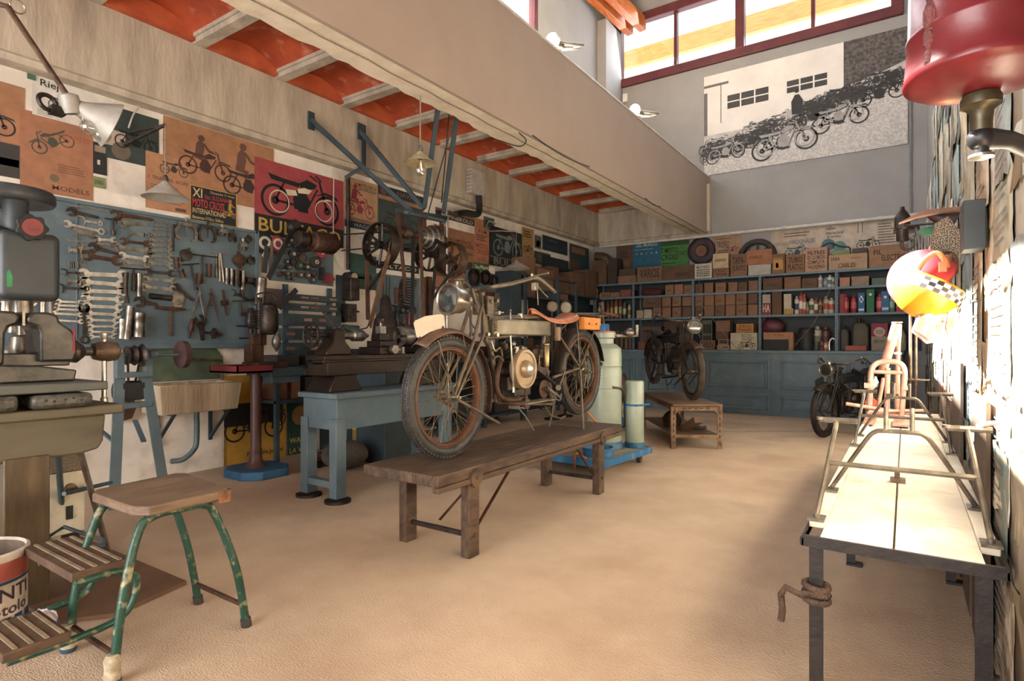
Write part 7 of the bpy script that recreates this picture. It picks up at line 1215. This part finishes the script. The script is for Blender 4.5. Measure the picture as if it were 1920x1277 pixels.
# ================================================================ right side: long table with stands, frame, wall
M_white = mat('white_dusty_paint', '#cfc6b6', '#bdb2a0', 5, .7, bump=.12, bsc=30, c3='#a39580', sc3=6)
lt = thing('long_table', 'long white-topped metal table against the papered right wall', 'table', (-.02, 4.0, 0))
zt = .55
ob('left_board', B().bx(-.20, -.012, -1.97, 2.0, zt - .03, zt), M_white, lt, .002); ob('right_board', B().bx(-.006, .20, -1.97, 2.0, zt - .03, zt), M_white, lt, .002)
ob('side_strip', B().bx(-.245, -.20, -1.85, 1.95, zt - .01, zt + .012), M_white, lt, .003); ob('side_strip', B().bx(.20, .245, -1.85, 1.95, zt - .01, zt + .012), M_white, lt, .003)
M_blks = mat('black_steel', '#1d1917', '#2c2521', 12, .5, .2, bump=.2)
ob('edge_iron', B().bx(-.25, .25, -1.98, -1.965, zt - .036, zt - .002).bx(-.255, -.245, -1.98, 2.0, zt - .034, zt - .012).bx(.245, .255, -1.98, 2.0, zt - .034, zt - .012).bx(-.25, .25, 1.99, 2.0, zt - .05, zt - .005), M_blks, lt)
for y in (-1.93, -.52, 1.9):
    for x in (-.215, .20):
        l = ob('leg', B().bx(x - .02, x + .02, y - .003, y + .003, 0, zt - .05).bx(x - .02 if x < 0 else x + .014, x - .014 if x < 0 else x + .02, y, y + .035, 0, zt - .05), M_blks, lt); ob('foot', B().bx(x - .02, x + .05, y - .02, y + .04, 0, .012), M_blks, l)
ob('side_rail', B().bx(-.25, -.245, -1.97, 2, zt - .034, zt), M_blks, lt)
# tubular stands
M_tube = mat('pale_worn_tube', '#6f6456', '#4a4138', 14, .4, .5, c3='#a09380', sc3=12)
def stand(y, k, m_, label, tilt=0, z0=zt + .013, front=True):
    t = thing('tubular_stand', label, 'stand', (-.02, y, z0)); r = .0085
    def S(x, yy, z): return (x * k, yy * k, z * k)
    for s_ in (-1, 1):
        ob('upright', B().tube([S(s_*.225, -.12, .012), S(s_*.19, .16, .30)], r * k, 8), m_, t)
        ob('foot_plate', B().bx(*sorted((s_*.20*k, s_*.25*k)), -.15*k, -.08*k, 0, .008).cyl(S(s_*.225, -.12, .0), S(s_*.225, -.12, .02), .010), m_, t); ob('foot_plate', B().bx(*sorted((s_*.20*k, s_*.24*k)), .30*k, .37*k, 0, .008), m_, t)
    ob('bent_hoop', B().tube(smooth([S(-.225, .34, .01), S(-.11, .28, .21), S(-.075, .265, .255), S(-.04, .26, .262), S(.04, .26, .262), S(.075, .265, .255), S(.11, .28, .21), S(.225, .34, .01)], 4), r * k, 8), m_, t)
    ob('cross_tube', B().tube([S(-.205, .03, .165), S(.205, .03, .165)], r * 1.05 * k, 8), m_, t)
    for s_ in (-1, 1): ob('prong', B().tube([S(s_*.04, .26, .262), S(s_*.04, .27, .35)], r * .9 * k, 8), m_, t)
    for s_ in (-1, 1): ob('rest_bar', B().tube([S(s_*.19 - .055, .16, .30), S(s_*.19 + .065, .16, .302)], r * 1.25 * k, 8).cyl(S(s_*.19 - .055, .16, .30), S(s_*.19 - .055, .16, .30 + .01), r * 1.5), m_, t)
    return t
s1 = stand(2.29, 1.0, M_tube, 'nearer tubular lift stand with two prongs on the white table')
ob('hook_end', B().tube(smooth([(.215, .16, .31), (.25, .15, .325), (.285, .12, .33), (.30, .11, .315)], 5), .008, 8).bx(.17, .23, .15, .18, .302, .308).cyl((.20, .16, .29), (.20, .16, .26), .008), M_bright, s1)
s2_ = stand(3.95, .98, M_tube, 'farther tubular stand in front of the pink motorcycle frame')
# pink frame clamped upright
M_pink = mat('primer_pink_tube', '#b08474', '#9c705f', 10, .5, .1, bump=.15, c3='#d8bfae', sc3=9)
X0 = .0; fr = thing('motorcycle_frame', 'bare pink primed motorcycle frame standing on end on the white table', 'motorcycle frame', (-.02, 5.1, zt + .013)); O6 = Vector((-.02, 5.1, zt + .013))
def fq(px, py, Y=5.1): w = wy(px, py, Y); w -= O6; return w
ob('head_tube', B().tube([fq(1655, 695, 5.25), fq(1682, 606, 5.2)], .031, 16).ring((0, 0), .034, .010, -.002, .006, 20, Matrix.Translation(fq(1682, 605, 5.2))), M_pink, fr)
ob('head_bore', B().cyl(fq(1682, 606, 5.2) - Vector((0, 0, .004)), fq(1682, 604.5, 5.2), .022), M_black, fr)
ob('loop_tube', B().tube(smooth([fq(1630, 768), fq(1632, 730), fq(1633, 700), fq(1640, 684), fq(1658, 678), fq(1680, 679), fq(1692, 686), fq(1696, 700), fq(1694, 730), fq(1690, 782)], 5), .019, 12), M_pink, fr)
ob('cross_tube', B().tube([fq(1638, 697), fq(1693, 699)], .015, 10), M_pink, fr); ob('spine_tube', B().tube([fq(1664, 690, 5.12), fq(1663, 776, 5.12)], .018, 12), M_pink, fr)
ob('rear_tube', B().tube(smooth([fq(1686, 610, 5.45), fq(1683, 665, 5.5), fq(1682, 768, 5.5)], 3), .018, 12).tube([fq(1656, 710, 5.6), fq(1646, 770, 5.45)], .014, 10).tube([fq(1677, 662, 5.25), fq(1688, 663, 5.45)], .010, 8).tube([fq(1663, 776, 5.12), fq(1690, 782, 5.1)], .016, 10), M_pink, fr)
ob('axle_bar', B().tube([fq(1586, 757, 5.05), fq(1706, 776, 5.15)], .014, 10).tube([fq(1640, 771, 5.0), fq(1735, 770, 5.2)], .012, 10).tube([fq(1625, 776, 5.2), fq(1690, 773, 5.3)], .016, 10), M_pink, fr)
ob('lug', B().bx(*sorted((fq(1620, 725).x, fq(1633, 725).x)), -.02, .02, fq(1630, 728).z, fq(1630, 718).z).bx(*sorted((fq(1694, 728).x, fq(1704, 728).x)), -.02, .02, fq(1700, 732).z, fq(1700, 724).z), M_pink, fr, .003)
ob('clamp_plate', B().bx(fq(1662, 760).x, fq(1685, 760).x, -.02, .0, fq(1670, 746).z, fq(1670, 738).z).cyl(fq(1673, 738), fq(1673, 716), .004, n=6), M_rust, fr)
fx_ = fq(1690, 790); ob('base_block', B().bx(fx_.x - .05, fx_.x + .05, -.2, .2, 0, .012).bx(fq(1630, 780).x - .03, fq(1630, 780).x + .04, -.2, .2, 0, .012).bx(fx_.x - .02, fx_.x + .02, -.03, .03, 0, .04), M_pink, fr)
p = wy(1637, 745, 6.6); bt_ = thing('glass_cylinder_lamp', 'upright glass tube with a red-orange disc behind the pink frame', 'lamp', (p.x, 6.3, 0)); 
ob('stand', B().cyl((0, 0, 0), (0, 0, .5), .03), M_iron, bt_); ob('tube', B().lathe([(.05, .5), (.06, .52), (.06, .78), (.04, .84), (.01, .86)], n=20), M_bulb, bt_); ob('disc', B().lathe([(.05, 0), (.05, .01)], (0, -.07, .60), (0, -1, 0), 20), col('#c24a30', .5), bt_)
ob('small_clamp', B().bx(-.035, .02, -1.02, -.98, zt, zt + .02).bx(-.02, 0, -1.01, -.99, zt + .02, zt + .045), M_brown, lt)
# rope knotted round the near left leg
P = []
c0 = Vector((-.235, 2.07, .335))
for i in range(60): a = i * .42; P.append(c0 + Vector((.034 * cos(a), .030 * sin(a), .018 * sin(i * .16) + .0006 * i)))
P += [c0 + Vector(v) for v in ((-.04, -.04, .02), (-.085, -.03, .03), (-.10, -.02, -.0), (-.095, -.02, -.05), (-.10, -.02, -.085))]
solo('rope', B().tube(P, .0105, 8), mat('tarred_rope', '#3f3028', '#5a4638', 30, .9, bump=1, bsc=120), 'thick dark rope knotted round the near left leg of the white table', 'rope')
# ---------------------------------------------------------------- torn papers on the right wall
random.seed(21)
PC = ['#b5a890', '#a3957e', '#9a8a74', '#c2b8a8', '#8f9a98', '#a8b0ac', '#b09878', '#8a7a66', '#bcae94', '#7f8f94', '#c9c0b0', '#a08468', '#93a09c']
PCD = ['#6f5a44', '#7a6450', '#5f6a62', '#8a7252', '#65523f', '#7c705c']
n = 0
def torn(y0, z0, w, h, m_, label, k, dx):
    pts = []; q_ = 9
    for i in range(q_ + 1): pts.append((w * i / q_, random.uniform(-.05, .03) * h * (1 if 0 < i < q_ else .3)))
    for i in range(1, q_): pts.append((w + random.uniform(-.03, .02) * w, h * i / q_))
    for i in range(q_ + 1): pts.append((w * (1 - i / q_), h + random.uniform(-.03, .03) * h))
    for i in range(1, q_): pts.append((random.uniform(-.02, .03) * w, h * (1 - i / q_)))
    vs = [(x, y, .004 + .005 * abs(sin(x * 9 + k)) * (y / h if k % 2 else 1 - y / h) + (.008 * random.random() if (y < 0.01 or y > h * .98) else 0)) for x, y in pts]
    c = (w / 2, h / 2, .004); b = B(); b.add(vs + [c], [(i, (i + 1) % len(vs), len(vs)) for i in range(len(vs))])
    o = solo('torn_paper', b, m_, label, 'paper', 'old papers on the right wall', M=face(Vector((XR - dx, y0, z0)), 'R'))
    s_ = o.modifiers.new('thick', 'SOLIDIFY'); s_.thickness = .0012; return o
rows = [(.05, .42, PCD, 'bottom'), (.40, .72, PCD + PC[:3], 'second'), (.66, 1.02, PC, 'third'), (.98, 1.34, PC, 'fourth'), (1.30, 1.66, PC, 'fifth'), (1.62, 2.0, PC, 'sixth'), (1.96, 2.35, PC, 'seventh'), (2.30, 2.72, PC, 'eighth'), (2.68, 3.1, PC, 'ninth'), (3.06, 3.5, PC, 'tenth'), (3.44, 3.8, PC, 'top')]
for r_, (za, zb2, pal, rn) in enumerate(rows):
    y = (1.45 if r_ < 9 else 2.6) + random.uniform(-.2, .1); k = 0
    while y < (10.4 if r_ < 7 else 9.8 if r_ < 9 else 7.6):
        w = random.uniform(.22, .5) * (1 + .06 * y); m_ = mat('old_paper_%s' % pal[(r_ * 5 + k * 3) % len(pal)][1:], pal[(r_ * 5 + k * 3) % len(pal)], '#6f5f4c' if k % 3 else '#d0c6b4', 7, .85, bump=.25, bsc=14, stretch=(1, 1, .35), lo=.42, hi=.75, c3=['#5c4a3a', '#7d8f96', '#a0653c'][k % 3], sc3=11)
        h = (zb2 - za) * random.uniform(1.0, 1.35)
        o = torn(y + w, za + random.uniform(-.05, .05), w * 1.08, h, m_, '%s paper from the near end, %s row of the right wall' % ((NTH + ['%s' % s for s in ('twenty-first', 'twenty-second', 'twenty-third', 'twenty-fourth', 'twenty-fifth', 'twenty-sixth', 'twenty-seventh', 'twenty-eighth')])[min(k, 27)], rn), k, .003 + .006 * (k % 3) + .003 * (r_ % 2))
        if k % 2 == 0:
            b = B(); st = h / 14
            for i in range(12):
                if i % 5 != 4: b.bx(w * .12, w * random.uniform(.6, .95), st * (i + 1), st * (i + 1.16), .0105, .011)
            ob('small_print', b, col(['#7a7064', '#6a7a82', '#86685a', '#75766a'][(k // 2 + r_) % 4]), o)
        y += w; k += 1
# a red strip and a teal drawing among the papers
torn(wx(1772, 700, XR).y, .72, .10, .42, col('#a83a48'), 'narrow dark red paper strip behind the pink frame', 2, .03)
sheet(face(wx(1918, 330, XR - .035), 'R'), .0001 + .16, .28, '#c0beb4', [('o', .5, .35, .9, .8, '#3f8f88'), ('o', .58, .42, .82, .7, '#c0beb4'), ('l', 3, .1, .1, .5, .3, '#6a6a66')], 'pale paper with a teal ring drawing near the right picture edge', 'paper_sheet', 'paper')
solo('wood_batten', B().bx(XR - .03, XR - .004, 3.3, 3.34, .0, .34).bx(XR - .03, XR - .004, 3.3, 3.34, .34, .36), M_blued, 'dark green slat leaning on the wall under the table', 'slat')
# ================================================================ right wall hangings
rtk = thing('red_tank', 'large red steel tank hanging at the upper right with a black crank below', 'tank', (.105, 1.25, 1.60)); rtk.scale = (.79, .79, .79)
M_redt = mat('worn_red_enamel', '#6e1f24', '#5c1a1f', 5, .32, bump=.12, bsc=18, c3='#5c2a26', sc3=9)
ob('body', B().lathe([(.10, .62), (.118, .5), (.128, .20), (.1305, .10), (.134, .095), (.134, .088), (.1315, .083), (.137, .012), (.141, .0), (.138, -.006), (.12, -.016), (.07, -.032), (.035, -.04), (.001, -.042)], n=64), M_redt, rtk, sharp=50)
b = B(); 
for i in range(12): b.sph((-.092 + .0015 * i, -.092 + .0015 * i, .02 + .045 * i), .011 + .002 * (i % 3), 8, (1, 1, 2.4))
ob('weld_seam', b, mat('rough_weld', '#5a2a2a', '#7a4a48', 30, .7, bump=1), rtk)
ob('outlet', B().lathe([(.02, -.04), (.032, -.042), (.036, -.05), (.036, -.066), (.028, -.07), (.022, -.078), (.02, -.10), (.02, -.12)], n=28), mat('olive_brass', '#3f3a2c', '#5c5440', 12, .4, .6), rtk)
ob('crank_arm', B().tube([(0, 0, -.135), (.05, .06, -.13), (.16, .32, -.12)], [.024, .019, .022], 14).sph((0, 0, -.135), .026, 14).cyl((0, 0, -.17), (0, 0, -.11), .014), mat('black_cast_arm', '#1c1b1c', '#2a292b', 10, .4, .3), rtk)
ob('nut', B().lathe([(.012, -.168), (.023, -.17), (.023, -.176), (.01, -.18)], n=20), M_steel, rtk)
b = B(); 
for i in range(30): b.tor((-.105 + .003 * (i % 2), .14, .05 + i * .022), .009, .0025, (1, (i % 2) * 1.0, 0), 10, 5)
ob('chain', b, M_iron, rtk)
solo('bell_box', B().bx(-.07, .07, -.09, .095, 0, .07), mat('charcoal_box', '#2f3435', '#3a3f3f', 6, .5), 'dark grey wall box fixed over the papers on the right wall', 'box', bev=.004, M=face(wx(1846, 425, XR - .02), 'R'))
# yellow helmet with a chequered band, red helmet behind it
hc_ = wy(1742, 541, 2.92); 
hy = thing('yellow_helmet', 'yellow open-face helmet with a black and white chequered band', 'helmet', hc_)
M_yel = mat('glossy_yellow_shell', '#b07c1e', '#a06c18', 5, .3, c3='#8a5a14', sc3=12)
R0 = .125
def shell(b, R, a_min, n=28, m=14, T=None, t=0.0):
    vs = []; 
    for i in range(m + 1):
        a = a_min * i / m
        for j in range(n): f = 2*pi*j/n; vs.append((R * sin(a) * cos(f), R * sin(a) * sin(f), R * cos(a)))
    return b.add(vs, [(i*n+j, (i+1)*n+j, (i+1)*n+(j+1) % n, i*n+(j+1) % n) for i in range(1, m) for j in range(n)] + [(0, n+j, n+(j+1) % n) for j in range(n)], T)
dn = Vector((-.47, -.10, -.87)).to_track_quat('Z', 'Y').to_matrix().to_4x4()
s_ = ob('shell', shell(B(), R0, radians(103), T=dn), M_yel, hy, sharp=80); so = s_.modifiers.new('thick', 'SOLIDIFY'); so.thickness = .008
bw = [B(), B()]; nn = 22
for i in range(nn):
    for j in range(3):
        a0 = radians(78 + j * 7); a1 = a0 + radians(7); f0 = radians(-205 + i * 11); f1 = f0 + radians(11); R1 = R0 + .0015
        vs = [(R1 * sin(a) * cos(f), R1 * sin(a) * sin(f), R1 * cos(a)) for a, f in ((a0, f0), (a0, f1), (a1, f1), (a1, f0))]
        bw[(i + j) % 2].add(vs + [tuple(Vector(v) * .985) for v in vs], [(0, 1, 2, 3), (7, 6, 5, 4), (0, 4, 5, 1), (1, 5, 6, 2), (2, 6, 7, 3), (3, 7, 4, 0)], dn)
ob('black_squares', bw[0], col('#241f1c', .4), hy); ob('white_squares', bw[1], col('#cfc6b4', .4), hy)
ob('strap', B().tube(smooth([(.06, -.02, .08), (.045, -.03, .12), (.02, -.02, .14), (-.02, -.01, .11), (-.05, -.02, .05)], 5), .011, 8).bx(.03, .055, -.06, -.045, .06, .10), M_leather, hy)
hr = thing('red_helmet', 'red and white helmet with a cream peak hanging behind the yellow one', 'helmet', hc_ + Vector((-.015, .15, .045)))
M_rsh = mat('red_white_shell', '#8a2a30', '#98383e', 4, .3)
s_ = ob('shell', shell(B(), .135, radians(110), T=Vector((-.6, -.2, .5)).to_track_quat('Z', 'Y').to_matrix().to_4x4()), M_rsh, hr, sharp=80); so = s_.modifiers.new('thick', 'SOLIDIFY'); so.thickness = .008
pk = [wy(a_, b_, 2.86) - hr.location for a_, b_ in ((1693,502),(1698,496),(1712,499),(1728,508),(1742,520),(1749,531),(1738,531),(1722,524),(1706,516),(1697,510))]
ob('peak', B().add([v + Vector((0, d_ + .03 * sin(i * .7), 0)) for d_ in (0, .012) for i, v in enumerate(pk)], [list(range(10)), list(range(19, 9, -1))] + [(i, (i+1) % 10, 10 + (i+1) % 10, 10 + i) for i in range(10)]), mat('cream_peak', '#c9b896', '#b5a482', 8, .5), hr)
solo('goggle_pads', B().prism([(-.06, 0), (-.03, .10), (.0, .12), (.03, .12), (.04, .02), (.03, -.04), (-.01, -.05)], 0, .03).prism([(.05, .02), (.07, .12), (.09, .12), (.075, -.0), (.06, -.03)], 0, .02).prism([(-.05, .01), (-.035, .06), (.01, .08), (.025, .0), (.0, -.04)], .03, .045), mat('streaked_visor', '#8a6a60', '#c9b8b0', 9, .4, lo=.45, hi=.6), 'brown and white padded visor hanging below the yellow helmet', 'visor', bev=.004, M=face(wy(1742, 622, 2.9) + Vector((0, 0, 0)), 'B'))
# straps, woven pad, carburettor, cable bundle above the helmets
solo('strap_bundle', B().tube(smooth([wy(1752, 515, 3.0), wy(1762, 485, 3.0), wy(1776, 476, 3.05), wy(1790, 486, 3.05), wy(1786, 512, 3.05)], 5), .013, 8).tube(smooth([wy(1770, 530, 2.98), wy(1774, 500, 3.0), wy(1780, 478, 3.0)], 5), .014, 8), mat('dark_strap_leather', '#54402f', '#3f3026', 10, .5), 'dark leather straps and buckle hooked above the yellow helmet', 'straps')
p = wy(1764, 448, 3.1); solo('woven_pad', B().prism([(-.06, -.07), (.05, -.085), (.085, -.01), (.03, .09), (-.015, .07)], 0, .015, Matrix.Rotation(.1, 4, 'Z')), mat('wicker_mesh', '#8f8575', '#3a332b', 200, .7, det=1, lo=.47, hi=.53), 'grey woven mesh pad hanging on the wall above the helmets', 'mesh pad', M=face(p, 'B') @ Matrix.Rotation(.3, 4, 'Y'))
solo('brown_cover', B().prism([(-.13, .0), (-.04, .045), (.08, .045), (.14, .03), (.02, .03), (-.06, .02)], 0, .05), mat('brown_hide', '#6a4c38', '#4c372a', 8, .6), 'flat brown leather cover lying over the woven pad', 'cover', M=face(wy(1752, 415, 3.15), 'B'))
solo('horn', B().lathe([(.012, 0), (.02, .03), (.045, .09), (.06, .11), (.055, .11), (.02, .04)], (0, 0, 0), (.7, .2, -.3), 20), M_iron, 'dark horn lying above the brown leather cover', 'horn', M=TR(*wy(1735, 400, 3.2)))
solo('green_cloth', B().sph((0, 0, 0), .04, 12, (1, .5, .5)), col('#2f7a50'), 'small green cloth tucked left of the woven pad', 'cloth', M=TR(*wy(1741, 434, 3.2)))
cb_ = B(); 
for i in range(16): u = i / 15; a = wy(1706 + 28 * u, 445 + 4 * sin(i), 4.6 + .1 * (i % 3)); cb_.tube([a, a + Vector((.004 * sin(i), 0, -.20 - .03 * (i % 3)))], .0055, 5)
cb_.tor(wy(1720, 443, 4.65), .07, .008, (1, 0, .2), 16, 6); solo('cable_bundle', cb_, mat('grey_cable', '#6d6a66', '#4c4a48', 12, .5, .3), 'bundle of grey control cables hanging at the end of the right wall', 'cables')
p = wy(1692, 425, 4.6); solo('carburettor', B().lathe([(.03, -.10), (.035, -.09), (.035, -.02), (.045, -.01), (.045, .06), (.03, .09), (.015, .11), (.012, .13)], n=18).cyl((0, 0, -.03), (.09, .02, -.02), .022).cyl((0, 0, .04), (.08, 0, .05), .016).tor((.03, 0, -.12), .035, .009, (0, 1, 0), 16, 6).cyl((-.05, 0, -.03), (0, 0, -.03), .015), M_iron, 'black carburettor hanging in front of the pale pipe at the right', 'carburettor', M=TR(*p))
solo('bracket_rod', B().tube([wy(1682, 425, 4.6), wy(1760, 418, 4.4), (XR, wy(1800, 410, 4.2).y - .5, wy(1800, 410, 4.2).z)], .008, 6), M_iron, 'thin iron rod carrying the hanging parts at the right wall', 'rod')
for i, (px, y0_, y1_) in enumerate(((1707, 575, 690), (1717, 570, 712))):
    a = wy(px, y0_, 6.5); c_ = wy(px, y1_, 6.5); t = thing('ski_pole', '%s of two thin wooden poles standing by the right wall corner' % ['shorter', 'longer'][i], 'pole', (a.x, a.y, 0)); ob('shaft', B().cyl((0, 0, c_.z - .1), (0, 0, a.z + .25), .012, n=8).cyl((0, 0, 0), (0, 0, c_.z - .1), .009), M_brown, t)
    if i: 
        b = B().tor((0, 0, c_.z), .10, .007, (0, 0, 1), 26, 6)
        for k in range(5): b.tube([(0, 0, c_.z), (.1 * cos(k*1.257), .1 * sin(k*1.257), c_.z)], .005, 5)
        ob('basket_ring', b, M_brown, t)
for i, (y, w, h, cc) in enumerate(((2.5, .5, .95, '#4c3a2c'), (3.1, .35, .6, '#5a4636'), (3.6, .6, 1.05, '#43342a'), (4.4, .45, .8, '#54463a'))):
    solo('leaning_plank', B().bx(-.012, 0, 0, w, 0, h), mat('plank_%d' % i, cc, '#3a2c22', 5, .8, bump=.3, stretch=(1, 4, .5)), '%s brown board from the near end leaning on the right wall under the papers' % NTH[i], 'board', M=TR(XR - .035, y, 0) )
# ================================================================ black and white mural on the back wall
a = wy(1320, 145, YB - .02); c_ = wy(1702, 269, YB - .02); W_m = c_.x - a.x; H_m = a.z - c_.z
mu = setp(ob('mural_photo', B().bx(0, W_m, 0, H_m, 0, .012), col('#b8b0aa', .6), M=face(Vector((a.x, YB - .005, c_.z)), 'B')), 'large black and white photo panel of parked motorcycles on the upper back wall', 'photo panel')
def mr(nm, m_, fn): b = B(); fn(b); ob(nm, b, m_, mu)
def R4(b, u0, u1, v0, v1, z=.0135): b.bx(u0*W_m, u1*W_m, v0*H_m, v1*H_m, .012, z)
mr('printed_building', mat('printed_pale_wall', '#cfc7bf', '#c2b9b1', 2, .6), lambda b: R4(b, 0, .722, .40, 1, .0125))
random.seed(4)
m_tree = mat('printed_foliage', '#3a3533', '#6a625d', 22, .7, lo=.4, hi=.7)
mr('printed_trees', m_tree, lambda b: b.prism([(.722*W_m, .60*H_m), (.722*W_m, H_m), (W_m, H_m), (W_m, .72*H_m), (.86*W_m, .64*H_m)], .012, .0128))
mr('printed_ground', mat('printed_grass', '#a39c96', '#c0b9b2', 30, .7, lo=.42, hi=.6), lambda b: b.prism([(0, 0), (W_m, 0), (W_m, .50*H_m), (.8*W_m, .50*H_m), (.5*W_m, .36*H_m), (.2*W_m, .25*H_m), (0, .2*H_m)], .012, .0130))
def wins(b):
    for (u0, u1, v0, v1) in ((.13, .36, .62, .765), (.446, .65, .645, .77)):
        for i in range(3):
            for j in range(2): du = (u1-u0)/3; dv = (v1-v0)/2; R4(b, u0+du*i+.004, u0+du*(i+1)-.004, v0+dv*j+.006, v0+dv*(j+1)-.006, .0132)
mr('printed_windows', col('#3c3735', .6), wins)
mr('printed_eaves', col('#6a605a', .6), lambda b: (R4(b, 0, .14, .88, .905, .0134), R4(b, 0, .02, .4, .83, .0132), R4(b, .095, .10, .5, .88, .0130)))
def bikes(n_, sh_, z, sz):
    def f(b):
        for i in range(n_):
            u = random.uniform(.03, .95); v = .18 + .42 * u + random.uniform(-.03, .10) if sh_ else .10 + .36 * u + random.uniform(-.02, .08); w = random.uniform(*sz)
            art_bike(b, u * W_m, min(v, .62) * H_m, w * W_m, z + i * 2e-5, random.choice((1, -1)), random.uniform(-.1, .25))
    return f
mr('printed_far_motorcycles', col('#4a4441', .6), bikes(60, 1, .0140, (.10, .15))); mr('printed_far_motorcycles', col('#b5ada6', .6), bikes(30, 1, .0158, (.08, .12))); mr('printed_far_motorcycles', col('#332f2d', .6), bikes(40, 1, .0168, (.10, .16)))
def front(cc, L, z): 
    def f(b):
        for (u, v, w, fl) in L: art_bike(b, u * W_m, v * H_m, w * W_m, z, fl, .12 if u > .3 else .1)
    mr('printed_near_motorcycle', col(cc, .6), f)
front('#2c2927', [(.12, .22, .22, 1), (.43, .24, .34, 1), (.70, .36, .27, 1), (.88, .50, .22, 1), (.27, .30, .22, 1), (.58, .42, .22, -1)], .0182); front('#9a928c', [(.125, .235, .20, 1), (.435, .25, .30, 1), (.70, .375, .22, 1)], .0200)
mr('printed_man', col('#2b2826', .6), lambda b: (b.prism([(.475*W_m, .44*H_m), (.525*W_m, .44*H_m), (.53*W_m, .56*H_m), (.51*W_m, .62*H_m), (.49*W_m, .62*H_m), (.472*W_m, .56*H_m)], .012, .0215), b.lathe([(.035, 0), (.035, .001)], (.5*W_m, .655*H_m, .0205), n=16)))
